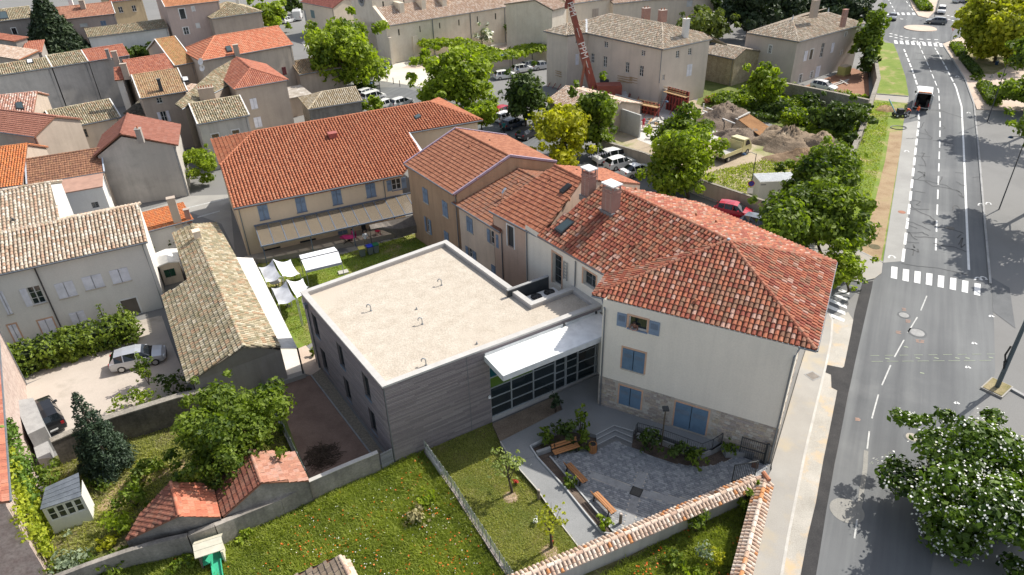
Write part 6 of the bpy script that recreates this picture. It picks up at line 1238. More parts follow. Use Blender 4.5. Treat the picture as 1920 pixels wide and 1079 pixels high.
G('house_front',[(-60,700),(10,735),(258,640),(300,592),(255,603),(100,640),(-60,668)],drive_m,2)
G('garden',[(95,860),(222,800),(345,745),(415,735),(470,700),(500,740),(585,905),(525,934),(436,972),(353,1002),(235,1034),(105,1082),(60,1000)],rough_mat('garden_mixed',[(.25,(.07,.09,.022)),(.45,(.13,.14,.04)),(.6,(.2,.165,.1)),(.78,(.28,.22,.14))],.35,9,.45,.7,.06),2)
G('garden_path',[(222,905),(290,880),(345,862),(350,876),(300,896),(240,935),(185,968),(178,955)],sandy,4)
G('site_ground',[(1205,292),(1140,262),(1110,190),(1200,160),(1310,190),(1400,235),(1560,262),(1598,280),(1588,330),(1520,400),(1450,396),(1300,335)],rough_mat('site_earth',[(.3,(.34,.27,.19)),(.55,(.45,.37,.27)),(.75,(.4,.36,.2))],.16,9,.3,.5,.05,stain=(.2,.22,.07),sscale=.16),2)
G('site_slab',[(1195,262),(1200,200),(1232,192),(1330,214),(1392,242),(1340,262),(1260,288)],white_slab,3)
G('mansion_yard',[(1497,166),(1600,128),(1628,138),(1630,184),(1560,176)],rough_mat('red_earth',[(.3,(.26,.13,.08)),(.7,(.36,.2,.13))],.5,8,.3,.4,.03),2)
G('manor_garden',[(1305,195),(1330,130),(1470,158),(1560,185),(1610,190),(1590,290),(1440,230),(1380,225)],grass_g,3)
G('church_square',[(700,150),(728,122),(840,102),(1040,20),(1150,0),(1160,60),(1020,130),(800,165)],pale_stone,2);G('square_bed',[(752,128),(800,110),(1022,70),(1022,118),(900,132)],pinkp,3)
G('white_square',[(565,80),(600,62),(650,60),(640,110),(600,120)],pale_stone,2);G('car_park',[(1150,20),(1345,12),(1345,45),(1240,45),(1155,40)],rough_mat('car_park_grey',[(.3,(.34,.335,.32)),(.7,(.42,.41,.39))],.2,12,.1),2)
G('lane',[(255,400),(320,380),(350,368),(430,365),(432,385),(440,470),(415,420),(360,400),(270,420)],rough_mat('lane_grey',[(.3,(.3,.29,.27)),(.7,(.38,.37,.34))],.4,12,.15),2)
G('back_garden',[(232,118),(308,100),(326,68),(240,80)],grass_g,2)
mk=MB();line_mark(mk,[(330,395),(428,372)],.25,.016);line_mark(mk,[(370,408),(412,396)],.3,.016);mk.build('lane_lines',paint_old,None,'structure')
def mound(name,c,r,h,mt,seed,kind='structure',sx=1.0,rot=0.0):
 c=Vector(c);rg=np.random.default_rng(seed);n,k=22,40;vs=[(c.x,c.y,h)];off=rg.random(6)*6
 cr_,sr_=math.cos(rot),math.sin(rot)
 for i in range(1,n+1):
  for j in range(k):
   a=2*math.pi*j/k;rr=i/n;e=1+.16*math.sin(3*a+off[0])+.1*math.sin(5*a+off[1])+.05*math.sin(9*a+off[4]);x=math.cos(a)*r*rr*e;y=math.sin(a)*r*rr*e*sx
   z=h*(1-rr**1.4)*(1+.22*math.sin(x*1.4+off[2])*math.sin(y*1.7+off[3]))+rg.normal()*.09*h*(1-rr)
   vs.append((c.x+x*cr_-y*sr_,c.y+x*sr_+y*cr_,max(z,-.05)))
 fs=[(0,1+j,1+(j+1)%k) for j in range(k)]+[(1+(i-1)*k+j,1+i*k+j,1+i*k+(j+1)%k,1+(i-1)*k+(j+1)%k) for i in range(1,n) for j in range(k)]
 mb=MB();mb.add(vs,fs);return mb.build(name,mt,None,kind,smooth=True)
heap=rough_mat('heap_grey',[(.3,(.2,.15,.1)),(.55,(.29,.22,.155)),(.75,(.38,.31,.22))],.7,6,.45,.8,.08);heap_b=rough_mat('heap_brown',[(.3,(.17,.13,.1)),(.7,(.27,.21,.16))],.8,6,.45,.8,.08)
mound('earth_mound',P(1362,226),4.6,2.4,heap_b,1);mound('earth_mound',P(1390,258),4.0,1.4,heap_b,2,sx=.7)
mound('earth_mound',P(1480,272),5.0,2.2,heap,3,sx=.8);mound('earth_mound',P(1530,278),4.6,2.0,heap,4,sx=.8);mound('earth_mound',P(1508,298),4.4,1.2,earth,5,sx=.8);mound('earth_mound',P(1450,256),3.2,1.4,heap,6)
mound('spoil_heap',P(1663,206),1.6,.7,rough_mat('spoil',[(.3,(.3,.2,.1)),(.7,(.42,.29,.16))],1,8,.4),7)
mb=MB();c=P(605,857);tag(link('dead_branches',bpy.data.meshes.new('x')),'round heap of dead brown branches lying in the gravel yard','brush pile');o=COL.objects['dead_branches']
rg=random.Random(3);mb=MB()
for i in range(260):
 a=rg.random()*6.28;rr=rg.random()**.6*1.25;p=c+Vector((math.cos(a)*rr,math.sin(a)*rr,rg.random()*.5*(1.25-rr)));d=Vector((rg.gauss(0,1),rg.gauss(0,1),rg.gauss(0,.35))).normalized()*rg.uniform(.2,.6);mb.bar(p-d,p+d,.025)
o.data=mb.mesh('dead_branches',rough_mat('dead_twig',[(.3,(.07,.05,.035)),(.7,(.13,.095,.07))],3,10,.3));
# ------------------------------------------------------------------ boundary walls
plaster_w=wall_mat('wall_garden_white',(.5,.47,.43),.12,.25,stain=(.34,.31,.28));plaster_g=rough_mat('wall_garden_grey',[(.3,(.2,.185,.165)),(.55,(.3,.275,.245)),(.75,(.4,.37,.33))],.7,7,.3,.4,.02,streak=.3)
cap_t=tile_mat('cap_tiles',[(.58,.43,.33),(.66,.53,.43),(.52,.36,.26),(.7,.6,.5),(.54,.4,.3),(.62,.48,.38),(.48,.33,.25),(.64,.5,.4),(.6,.46,.36),(.66,.55,.46),(.57,.26,.11)],(.52,.45,.37),.15,grain=.35)
def wall_line(name,label,pts,th,mt,z0=0.0,cap=None,cap_h=.08,cap_w=.08,group=None):
 """pts: [(photo x, photo y, top z)] along the wall top"""
 v=[P(x,y,z) for x,y,z in pts];t=thing(name,label,'wall',(*v[len(v) // 2].xy,z0),group);mb=MB();mc=MB()
 for a,b in zip(v[:-1],v[1:]):
  d=(b-a).xy.normalized();n=Vector((-d.y,d.x))*th/2;e=d*.01
  q=[(a.x-n.x,a.y-n.y),(b.x-n.x,b.y-n.y),(b.x+n.x,b.y+n.y),(a.x+n.x,a.y+n.y)]
  mb.add([(*p,z0-.1) for p in q]+[(*q[0],a.z),(*q[1],b.z),(*q[2],b.z),(*q[3],a.z)],[(3,2,1,0),(4,5,6,7),(0,1,5,4),(1,2,6,5),(2,3,7,6),(3,0,4,7)])
  if cap:mc.bar(a+Vector((0,0,cap_h/2+.002)),b+Vector((0,0,cap_h/2+.002)),th+cap_w,cap_h)
 mb.build('wall_body',mt,t)
 if cap:mc.build('coping',cap,t)
 return t
def tiled_wall(label,a,b,z,th,mt,sides=(1,1),step=.26):
 a,b=P(*a,z),P(*b,z);t=thing('tiled_wall',label,'wall',(*((a+b)/2).xy,0));d=(b-a);L=d.length;d.normalize();n=Vector((-d.y,d.x,0));mb=MB();nn=n*th/2
 mb.prism([(p.x,p.y) for p in (a-nn,b-nn,b+nn,a+nn)],-.1,z-.22);mb.build('wall_body',mt,t)
 mb=MB();w_=th/2+.12;mb.add([a-n*w_+Vector((0,0,-.24)),b-n*w_+Vector((0,0,-.24)),b,a,a+n*w_+Vector((0,0,-.24)),b+n*w_+Vector((0,0,-.24))],[(0,1,2,3),(3,2,5,4),(0,4,5,1)]);mb.build('cap_bed',mortar,t)
 k=int(L/step);th_=[math.pi*j/5 for j in range(6)]
 for sd_ in (-1,1):
  for lay,(v0,v1) in enumerate(((.08,.42),(.3,.62)) if th>.3 else ((.1,th/2+.3),)):
   for i in range(k):
    c=a+d*(step*(i+.5));mb=MB();up=n*sd_;pts=[]
    for v,rr in ((v0,.085),(v1,.11)):
     base=c+up*v*(.9)+Vector((0,0,-.02-v*.42+(.03 if lay==0 else 0)))+d*random.uniform(-.012,.012)
     pts+=[base+d*(-math.cos(x)*rr)+Vector((0,0,math.sin(x)*rr)) for x in th_]
    mb.rv=random.random();mb.add(pts,[(j,j+1,7+j,6+j) for j in range(5)]);mb.add(pts[6:],[list(range(6))])
    if lay==0 and not (th>.3):mb.build('cap_tile',cap_t,t,rnd=True)
    else:mb.build('cap_tile',cap_t,t,rnd=True)
 ridge_tiles(a,b,cap_t,t,.13,.45,single=True);return t
tiled_wall('boundary wall capped with pale canal tiles below the paved court',(955,1092),(1428,894),1.85,.35,plaster_w)
tiled_wall('boundary wall capped with pale canal tiles along the street pavement',(1382,1110),(1436,896),1.9,.35,plaster_w)
p=P(1437,893,2.0);t=thing('corner_tile','orange ridge tile closing the corner of the two tiled walls','tile',p);mb=MB();mb.tube([p+Vector((-.1,.3,0)),p+Vector((.05,-.35,-.02))],.15,8);mb.build('tile_body',MATS['terracotta'],t)
tw_=wall_line('yard_wall','grey plastered wall closing the gravel yard beside the meadow',[(578,903,1.75),(640,876,1.75),(708,848,1.75)],.22,plaster_g,cap=kerb_m,cap_h=.05)
wall_line('shed_wall','long stained garden wall under the red tiled sheds',[(579,906,1.5),(525,934,1.5),(436,970,1.7),(402,984,1.9),(353,1001,1.7)],.35,plaster_g)
wall_line('garden_wall','low grey wall patched with yellow creeper below the left shed',[(351,1003,1.7),(300,1014,1.6),(235,1033,1.3),(160,1059,1.2),(95,1084,1.2)],.3,plaster_g)
t=thing('board_gate','grey board panel between the yard wall and the timber hall','gate',P(727,876));p0,p1=P(718,883),P(740,872);F=Face(p0.xy,p1.xy)
for k in range(12):m2=MB();F.box(m2,0,F.L,-.03,0,.05+k*.125,.165+k*.125);m2.build('board',tile_mat('gate_boards',[(.22,.22,.24),(.25,.25,.27),(.2,.2,.215)]),t)
dark_wall=rough_mat('wall_dark_old',[(.3,(.1,.09,.08)),(.55,(.17,.15,.13)),(.75,(.26,.23,.2))],.6,6,.4,.5,.03,streak=.3);cop_old=rough_mat('coping_old',[(.3,(.22,.2,.17)),(.7,(.36,.33,.28))],1.5,9,.4,.5,.03)
wall_line('retaining_wall','tall dark old wall below the driveway behind the conifer',[(95,828,2.1),(170,795,2.1),(222,778,2.2),(333,744,2.3),(392,732,2.4)],.45,dark_wall,cap=cop_old,cap_h=.1)
t=thing('concrete_shed','bare concrete lean-to block against the ivy wall by the drive','shed',P(60,800));mb=MB();mb.prism([(p.x,p.y) for p in PP([(26,752),(62,746),(84,800),(52,815)],2.2)],0,2.2);mb.build('block',conc_d,t);mb=MB();mb.prism([(p.x,p.y) for p in PP([(56,815),(84,800),(96,858),(70,862)],1.0)],0,1.0);mb.build('ledge',conc_d,t)
ft=[(798,850,0),(827,891,0),(855,930,0),(885,979,0),(913,1021,0),(946,1073,0),(968,1105,0)]
fb_=[P(*p) for p in ft];t=thing('wire_fence','wire mesh fence on a crumbling low wall between meadow and lawn','fence',fb_[3]);mb=MB();mm=MB();up=Vector((0,0,1))
for a,b in zip(fb_[:-1],fb_[1:]):
 mb.bar(a+up*.12,b+up*.12,.22,.3);n=4;d=b-a
 for k in range(n):p=a+d*k/n;m2=MB();m2.bar(p,p+up*1.25,.05);m2.build('post',conc_d,t)
 m=max(1,int(d.length/.12))
 for k in range(m):p=a+d*k/m;mm.bar(p+up*.3,p+up*1.2,.012)
 for z in (.3,.45,.6,.75,.9,1.05,1.2):mm.bar(a+up*z,b+up*z,.014)
mb.build('low_wall',rough_mat('crumbling_wall',[(.3,(.26,.22,.2)),(.7,(.42,.37,.34))],2,7,.5,.8,.05),t);mm.build('wire_mesh',plain('wire_green',(.16,.2,.17),.5),t,'stuff')
wl_=wall_line('fence_wall','pale plastered low wall start against the timber hall',[(800,838,.75),(829,884,.6)],.25,wall_mat('wall_pale_low',(.5,.49,.47)))
ra,rb_=P(487,715),P(578,906);t=thing('mesh_fence','green wire fence on a concrete kerb along the gravel yard','fence',((ra+rb_)/2));mb=MB();mb.bar(ra+up*.15,rb_+up*.15,.18,.4);mb.build('kerb',conc_d,t)
for k in range(9):p=ra+(rb_-ra)*k/8;m2=MB();m2.bar(p,p+up*1.5,.05);m2.build('post',conc_d,t)
mm=MB()
for k in range(80):p=ra+(rb_-ra)*k/80;mm.bar(p+up*.35,p+up*1.4,.012)
for z in (.4,.65,.9,1.15,1.4):mm.bar(ra+up*z,rb_+up*z,.014)
mm.build('wire_mesh',MATS['wire_green'],t,'stuff')
tile_shed=tile_mat('tiles_shed_brown',[(.26,.1,.065),(.3,.12,.08),(.22,.085,.06),(.28,.13,.09)],(.12,.08,.06),.35);tile_shed2=tile_mat('tiles_shed_red',[(.5,.17,.1),(.54,.2,.12),(.46,.15,.09),(.5,.22,.14)],(.16,.12,.1),.22);tile_shed3=tile_mat('tiles_shed_faded',[(.44,.22,.15),(.48,.25,.18),(.4,.19,.13),(.46,.26,.2)],(.26,.19,.14),.3)
def shed(label,rg0,rg1,zr,le0,le1,zl,re0,re1,zr_e,tl,tr,front_z=0):
 a,b=P(*rg0,zr),P(*rg1,zr);pl=Plane(a,b,P(*le1,zl));l0,l1=pl.hit(*le0),pl.hit(*le1);pr_=Plane(a,b,P(*re1,zr_e));r0,r1=pr_.hit(*re0),pr_.hit(*re1)
 root=thing('shed',label,'shed',(*((a+b)/2).xy,0));mb=MB();dz=Vector((0,0,-.03));mb.slab([q+dz for q in (l0,l1,b,a)],.1);mb.slab([q+dz for q in (a,b,r1,r0)],.1);rf=mb.build('roof',MATS['eave'],root)
 tile_field('roof_tiles',[l0,l1,b,a],l0,l1,tl,rf,'flat',.28,.34,0,51);tile_field('roof_tiles',[a,b,r1,r0],r1,r0,tr,rf,'flat',.28,.34,0,52);ridge_tiles(a,b,tr,rf,.11,.38)
 mb=MB();i_=(a-b).normalized()*.15
 for p,q,r in ((l1,b,r1),(l0,a,r0)):mb.poly([(p+i_).xy.to_3d(),(r+i_).xy.to_3d(),r+i_+dz*3,q+i_+dz*3,p+i_+dz*3])
 mb.poly([l0.xy.to_3d(),l1.xy.to_3d(),l1+dz*3,l0+dz*3]);mb.poly([r0.xy.to_3d(),r1.xy.to_3d(),r1+dz*3,r0+dz*3]);mb.build('wall',plaster_g,root);return root
shed('tiled shed with faded pink roof side touching the yard fence',(468,844),(490,905),3.3,(400.5,909),(418,969),1.9,(552.6,848),(579,901),2.2,tile_shed,tile_shed3)
shed('tiled shed with bright red roof side between the conifer garden and the meadow',(320.5,904),(336,966),3.3,(262,966),(236,1013),1.5,(398,908),(413,970),2.1,tile_shed,tile_shed2)
a,b=P(637,1043,2.3),P(664,1098,2.3);root=shed('mossy tiled shed ridge poking into the bottom edge',(637,1043),(664,1098),2.4,(520,1095),(540,1150),1.0,(655,1050),(682,1105),2.1,tile_mat('tiles_shed_grey',[(.26,.2,.15),(.3,.24,.18),(.22,.17,.13)],(.16,.13,.07),.4),cap_t)
zI=6.5;i0_,i1_=P(17.5,940,zI),P(2,720,zI);dI=(i1_-i0_).normalized();nI=Vector((-dI.y,dI.x,0));bkI=i0_+nI*7
ivh=house('ivy_house','red roofed house at the left edge with a creeper covered wall',i0_,i0_+dI*22,zI,12,3,'gable',rough_mat('rubble_pinkish',[(.3,(.4,.3,.26)),(.7,(.56,.46,.4))],1.6,6,.35,.5,.03),tile_red,'flat',over=.3,side=.3,cw=.3,seed=44)
leaf_i=leaf_mat('leaf_creeper',(.1,.16,.012),(.42,.46,.04),.35);leaf_ig=leaf_mat('leaf_ivy_green',(.035,.08,.012),(.16,.26,.04),.25)
def creeper(label,F,u0,u1,z0,z1,n,mt,seed,d=.12,leaf=.13,per=160):
 rg=random.Random(seed);cl=[]
 for i in range(n):u=rg.uniform(u0,u1);z=rg.uniform(z0,z1);cl.append((F.w(u,d,z),(.5,.5,.55)))
 t=thing('creeper',label,'climbing plant',F.w((u0+u1)/2,.1,z0));leaf_cloud('foliage',cl,per,leaf,mt,t,seed,None,.1);mb=MB()
 for k in range(5):u=u0+(u1-u0)*(k+.5)/5;mb.tube([F.w(u,.06,0),F.w(u+.2,.08,z1*.8)],[.04,.02],5)
 mb.build('stem',MATS['bark'],t);return t
FI=house.fr;creeper('yellow green creeper over the near end of the ivy house wall',FI,.0,5.6,0.2,5.8,90,leaf_i,3);creeper('dark green ivy over the middle of the ivy house wall',FI,3.0,8.0,2.6,6.2,45,leaf_ig,4,.25)
ge=[P(75,956,2.35),P(152,931,2.35),P(147,886,2.95),P(85,914,2.95)];t=thing('veranda','small white glazed garden room with slate blue sheet roof','garden room',(*((ge[0]+ge[1])/2).xy,0));mb=MB();slate=rough_mat('slate_sheet',[(.3,(.1,.115,.14)),(.7,(.17,.19,.22))],1.2,6,.25,.1,rough=.5)
for k in range(5):
 f0_,f1q=k/5+.008,(k+1)/5-.008;mb=MB();mb.slab([ge[0]+(ge[3]-ge[0])*f0_,ge[1]+(ge[2]-ge[1])*f0_,ge[1]+(ge[2]-ge[1])*f1q,ge[0]+(ge[3]-ge[0])*f1q],.05);mb.build('roof_sheet',slate,t)
Fg=Face((ge[0]+(ge[3]-ge[0])*.1).xy,(ge[1]+(ge[2]-ge[1])*.1).xy);Fg2=Face(Fg.B,ge[2].xy);mb=MB();hol=(.15,1.05,Fg.L-.1,2.1);Fg.panel(mb,0,Fg.L,0,2.3,[hol]);Fg2.panel(mb,0,Fg2.L,0,2.3,[]);mb.build('wall',w_white,t)
for k in range(4):a=hol[0]+(hol[2]-hol[0])*k/4;window(Fg,(a,hol[1],a+(hol[2]-hol[0])/4-.02,hol[3]),'glass',t,white,bars=0,rows=2,depth=.1)
p=P(403,1052);az=.38;t=thing('playhouse','plastic playhouse with cream roof and green slide in the meadow','playhouse',(0,0,0));gp=plain('green_plastic',(.05,.42,.24),.4);cp_=plain('cream_plastic',(.7,.66,.52),.5)
for sx in (-.6,.6):mb=MB();mb.box(sx-.05,-.5,0,sx+.05,.5,1.1);mb.build('side_wall',cp_ if sx>0 else plain('brown_plastic',(.13,.1,.09),.6),t)
mb=MB();mb.box(-.55,-.5,.45,.55,.5,.53);mb.build('platform',gp,t)
for k in range(4):mb=MB();y0,y1=-.62+k*.31,-.62+(k+1)*.31-.015;f=lambda y:1.85-abs(y)*.75;mb.slab([(-.78,y0,f(y0)),(.78,y0,f(y0)),(.78,y1,f(y1)),(-.78,y1,f(y1))],.05);mb.build('roof_panel',cp_,t)
mb=MB();mb.slab([(-.1,-.5,.53),(.42,-.5,.53),(.42,-1.7,.06),(-.1,-1.7,.06)],.05);mb.bar((-.1,-.5,.6),(-.1,-1.7,.12),.05,.14);mb.bar((.42,-.5,.6),(.42,-1.7,.12),.05,.14);mb.build('slide',gp,t);t.location=p;t.rotation_euler.z=az
mb=MB();p=P(410,1010)
# ------------------------------------------------------------------ back garden: sails, pavilion, bins, table
sail_m=plain('sail_cloth',(.78,.79,.82),.7)
def sail(label,q,z,sag=.25):
 v=[P(x,y,zz) for (x,y),zz in zip(q,z)];c=sum(v,Vector())/4;t=thing('shade_sail',label,'shade sail',(c.x,c.y,0),None);mb=MB();n=8;g=[]
 for i in range(n+1):
  for j in range(n+1):
   a,b=i/n,j/n;p=(v[0]*(1-a)+v[1]*a)*(1-b)+(v[3]*(1-a)+v[2]*a)*b;s_=math.sin(math.pi*a)+math.sin(math.pi*b)-math.sin(math.pi*a)*math.sin(math.pi*b);g.append(p-Vector((0,0,sag*s_))+(c-p)*.08*(1 if 0<i<n and j in (0,n) or 0<j<n and i in (0,n) else 0))
 mb.add(g,[(i*(n+1)+j,(i+1)*(n+1)+j,(i+1)*(n+1)+j+1,i*(n+1)+j+1) for i in range(n) for j in range(n)]);mb.build('sail_cloth',sail_m,t,smooth=True)
 for p in v:m2=MB();m2.tube([Vector((p.x,p.y,0)),p],.035,6);m2.build('post',steel,t)
za=lambda x,y:(460+x/5.647,380+y/5.647)
sail('white shade sail sloping left beside the terrace of the cream wing',[za(140,685),za(288,605),za(383,785),za(218,845)],(2.2,2.9,2.9,2.2));sail('white shade sail sloping towards the striped pavilion',[za(292,600),za(478,602),za(580,755),za(395,780)],(2.9,2.4,2.4,2.9))
sail('white shade sail near the corner of the timber hall on the left',[za(275,905),za(430,830),za(535,1022),za(352,1080)],(2.2,2.9,2.9,2.2));sail('white shade sail tucked behind the corner of the flat roof',[za(432,815),za(610,802),za(668,890),za(548,1015)],(2.9,2.4,2.4,2.9))
t=thing('pavilion','white double slope canvas pavilion on thin posts on the lawn','pavilion',P(600,520));q=[P(*za(570,558),2.3),P(*za(940,470),2.3),P(*za(982,515),2.7),P(*za(590,605),2.7),P(*za(1020,632),2.2),P(*za(640,722),2.2)]
mb=MB();mb.slab([q[0],q[3],q[2],q[1]][::-1],.03);mb.build('canvas',sail_m,t);mb=MB();mb.slab([q[3],q[5],q[4],q[2]],.03);mb.build('canvas',sail_m,t)
mb=MB();mb.poly([q[5],q[4],q[4]-Vector((0,0,.25)),q[5]-Vector((0,0,.25))]);mb.build('valance',plain('valance_grey',(.4,.43,.48),.7),t)
mb=MB();mb.bar(q[3],q[2],.08);mb.build('ridge_bar',anth,t)
for p in (q[0],q[1],q[4],q[5]):m2=MB();m2.tube([Vector((p.x,p.y,0)),p],.035,6);m2.build('post',steel,t)
p=P(644,512);t=thing('garden_stone','pale square foot slab beside the pavilion post','slab',p);mb=MB();mb.obox(p.xy,Vector((.9,.4)),Vector((.4,-.9)),-.5,.5,-.35,.35,0,.15);mb.build('slab_body',kerb_m,t)
for (x,y),mt,lb in (((680,481),plain('lid_yellow',(.62,.54,.14),.5),'yellow lidded wheelie bin'),((695,477),plain('lid_blue',(.02,.05,.5),.5),'blue lidded wheelie bin'),((705.5,474),plain('lid_green',(.02,.16,.07),.5),'green lidded wheelie bin')):
 p=P(x,y);t=thing('wheelie_bin',lb+' on the lawn edge','wheelie bin',p,'bins by the terrace');u=Vector((.91,.42));n=Vector((.42,-.91));mb=MB();o=p.xy
 mb.add([(*(o+u*a+n*b),z) for z,s_ in ((.08,.24),(.95,.3)) for a,b in ((-s_,-s_),(s_,-s_),(s_,s_),(-s_,s_))],[(3,2,1,0),(4,5,6,7),(0,1,5,4),(1,2,6,5),(2,3,7,6),(3,0,4,7)]);mb.build('bin_body',plain('bin_grey',(.2,.23,.22),.6),t);mb=MB();mb.obox(o,u,n,-.33,.33,-.33,.35,.96,1.04);mb.build('lid',mt,t)
 for k in (-.22,.22):m2=MB();c=o+u*k-n*.25;m2.tube([(*(c-u*.03),.1),(*(c+u*.03),.1)],.1,8);m2.build('wheel',MATS['black'],t)
pinkpl=plain('pink_plastic',(.5,.03,.18),.4);p=P(654,456,.5);t=thing('garden_table','oval pink garden table under the awning','table',p);mb=MB();mb.add([(p.x+math.cos(a)*.85*r_,p.y+math.sin(a)*.5*r_,z) for z,r_ in ((1.2,1),(1.25,1)) for a in [k*.3927 for k in range(16)]],[list(range(16))[::-1],list(range(16,32))]+[(k,(k+1)%16,16+(k+1)%16,16+k) for k in range(16)]);mb.build('table_top',pinkpl,t)
for sx in (-1,1):mb=MB();mb.bar(p+Vector((sx*.5,-.3,0)),p+Vector((-sx*.5,.3,.7)),.05);mb.build('leg',MATS['black'],t)
def chair(label,x,y,mt,az,zb=.5):
 t=thing('garden_chair',label,'chair',(0,0,0));mb=MB();mb.box(-.24,-.24,.42,.24,.24,.46);mb.build('seat',mt,t);mb=MB();mb.box(-.24,.22,.46,.24,.27,.9);mb.build('backrest',mt,t)
 for a in (-.2,.2):
  for b in (-.2,.2):m2=MB();m2.bar((a,b,0),(a,b,.42),.04);m2.build('leg',mt,t)
 t.location=P(x,y,zb);t.rotation_euler.z=az
chair('pink garden chair at the oval pink table',664,449,pinkpl,-1.2);chair('dark garden chair against the cream wall',684,437,anth,.4)
chair('red garden chair behind the reed screen',709,440,plain('red_plastic',(.4,.02,.06),.5),.6)
mb=MB();p=P(519,541);
for (x,y),lb in (((519,540),'small round garden table under the left sails'),((540,575),'dark garden table half hidden beside the flat roof corner')):
 p=P(x,y);t=thing('garden_table',lb,'table',p);mb=MB();mb.cyl(p+Vector((0,0,.7)),.55,.04,14);mb.build('table_top',kerb_m if y<560 else anth,t);mb=MB();mb.cyl(p,.3,.05,10);mb.tube([p,p+Vector((0,0,.7))],.05,6);mb.build('pedestal',anth,t)
# ------------------------------------------------------------------ building site
site_w=wall_mat('wall_site',(.5,.44,.36),.1,.25);stone_b=rough_mat('wall_field_stone',[(.3,(.24,.21,.17)),(.55,(.34,.3,.25)),(.75,(.44,.4,.34))],1.0,5,.4,.6,.05)
wall_line('site_wall','long cream wall between the parking street and the building site',[(1120,256,1.8),(1133,266,1.8),(1210,288,1.8),(1313,338,1.8),(1440,380,1.8),(1490,396,1.8)],.3,site_w,cap=cop_old,cap_h=.1)
kerbed('footway',[(1120,272),(1205,302),(1313,352),(1440,398),(1490,416),(1480,424),(1430,410),(1310,366),(1195,314),(1112,280)],conc_d)
wall_line('verge_wall','long old stone wall along the grass verge of the avenue',[(1590,316,1.6),(1604,270,1.8),(1625,220,2.0),(1634,188,2.2),(1647.6,148,2.3),(1640,100,2.3)],.5,stone_b,cap=cop_old,cap_h=.12)
wall_line('mansion_wall','dark stone wall holding up the mansion yard',[(1455,150,2.9),(1471,155,2.9),(1560,172,2.9),(1630,187,2.9)],.5,stone_b)
pre_c=rough_mat('precast',[(.3,(.42,.42,.4)),(.7,(.52,.52,.5))],.4,5,.12,.1,.01,streak=.2)
def site_panel(label,a,b,z,th=.25,mt=pre_c):
 p,q=P(*a),P(*b);t=thing('concrete_wall',label,'wall',(p+q)/2);F=Face(p.xy,q.xy);m=max(1,round(F.L/2.5))
 for k in range(m):mb=MB();F.box(mb,F.L*k/m,F.L*(k+1)/m-.02,-th,0,0,z);mb.build('panel',mt,t)
site_panel('tall bare precast concrete wall on the near side of the site',(1108,226),(1198,259),3.3);site_panel('lower raw concrete wall behind the precast wall',(1110,185),(1200,214),1.9)
site_panel('grey fresh concrete wall between the red formwork panels',(1218,196),(1284,214),3.0)
form_r=plain('formwork_red',(.33,.06,.045),.6);form_w=rough_mat('formwork_wood',[(.3,(.36,.22,.1)),(.7,(.46,.32,.18))],2,7,.3);form_p=plain('formwork_back',(.12,.035,.03),.7)
def formwork(label,a,b,h):
 p,q=P(*a),P(*b);F=Face(p.xy,q.xy);t=thing('formwork_panel',label,'formwork',(p+q)/2);mb=MB();F.box(mb,0,F.L,-.2,-.12,0,h);mb.build('sheet',form_p,t);n=max(3,int(F.L/.55))
 for k in range(n+1):mb=MB();u=F.L*k/n;F.box(mb,u-.07,u+.07,-.12,.06,0,h);mb.build('stud',form_r,t)
 for z in (h*.3,h*.62):mb=MB();F.box(mb,0,F.L,.06,.14,z,z+.12);mb.build('waler',form_r,t)
 mb=MB();F.box(mb,-.2,F.L+.2,.0,.9,h*.82,h*.82+.06);mb.build('platform',form_w,t)
 mb=MB();F.box(mb,-.2,F.L+.2,.86,.9,h*.82+.4,h*.82+.5);F.box(mb,-.2,F.L+.2,.86,.9,h*.82+.75,h*.82+.85);mb.build('guard_board',form_w,t)
 for k in range(3):mb=MB();u=F.L*k/2;mb.bar(F.w(u,.1,h*.6),F.w(u,1.6,0),.08);mb.build('prop',form_r,t)
formwork('red formwork panel in the shadow of the manor wall on the left',(1163,181),(1187,186),3.4);formwork('wide red formwork panel in the shadow of the manor wall',(1186,186),(1222,195),3.6)
formwork('red formwork panel standing at the right end of the manor',(1249,206),(1287,217),3.6);formwork('low red formwork panel lying in the middle of the site',(1200,212),(1234,219),1.9);formwork('small red formwork panel leaning on the manor at its left corner',(1040,160),(1058,166),2.6)
t=thing('plywood_sheet','tall plywood sheet leaning on the end wall of the manor','board',P(1303,186));F=Face(P(1297,188).xy,P(1304,186).xy);mb=MB();F.box(mb,0,F.L,-.1,-.04,0,4.6);mb.build('sheet',plain('plywood',(.5,.4,.28),.8),t)
pz=[P(1384,224,1.7),P(1405,214,1.9),P(1447,241,.9),P(1424,254,.8)];t=thing('rust_sheet','large rust brown sheet sloping off the earth mound','sheet',pz[2]);mb=MB();mb.slab(pz,.12);mb.build('plate',rough_mat('rusty_plate',[(.3,(.24,.12,.05)),(.7,(.34,.18,.08))],1,6,.3),t);mb=MB();mb.bar(pz[0]+up*.2,pz[1]+up*.25,.3,.1);mb.build('edge_plank',kerb_m,t)
mb=MB()
B_=P(1112,166,2.6);v=Vector(ray(1068,3));k=B_.y*.985/v.y;T_=Vector((0,0,CH))+v*k;crane_red=plain('crane_red',(.24,.06,.04),.55)
t=thing('crane','truck crane with a long dark red telescopic boom leaning over the roofs','crane',(B_.x,B_.y,0));d=(T_-B_);L=d.length
segs=((0,.42,.95),(.4,.68,.8),(.66,.88,.66),(.86,1.0,.54))
for a,b,w_ in segs:mb=MB();mb.bar(B_+d*a,B_+d*b,w_,w_*1.1);mb.build('boom_section',crane_red,t)
mb=MB();mb.bar(T_-d.normalized()*.3,T_+d.normalized()*.9+Vector((.3,0,0)),1.1,.9);mb.tube([T_+Vector((-.5,0,-.2)),T_+Vector((-.5,0,-1))],.25,8);mb.build('boom_head',crane_red,t)
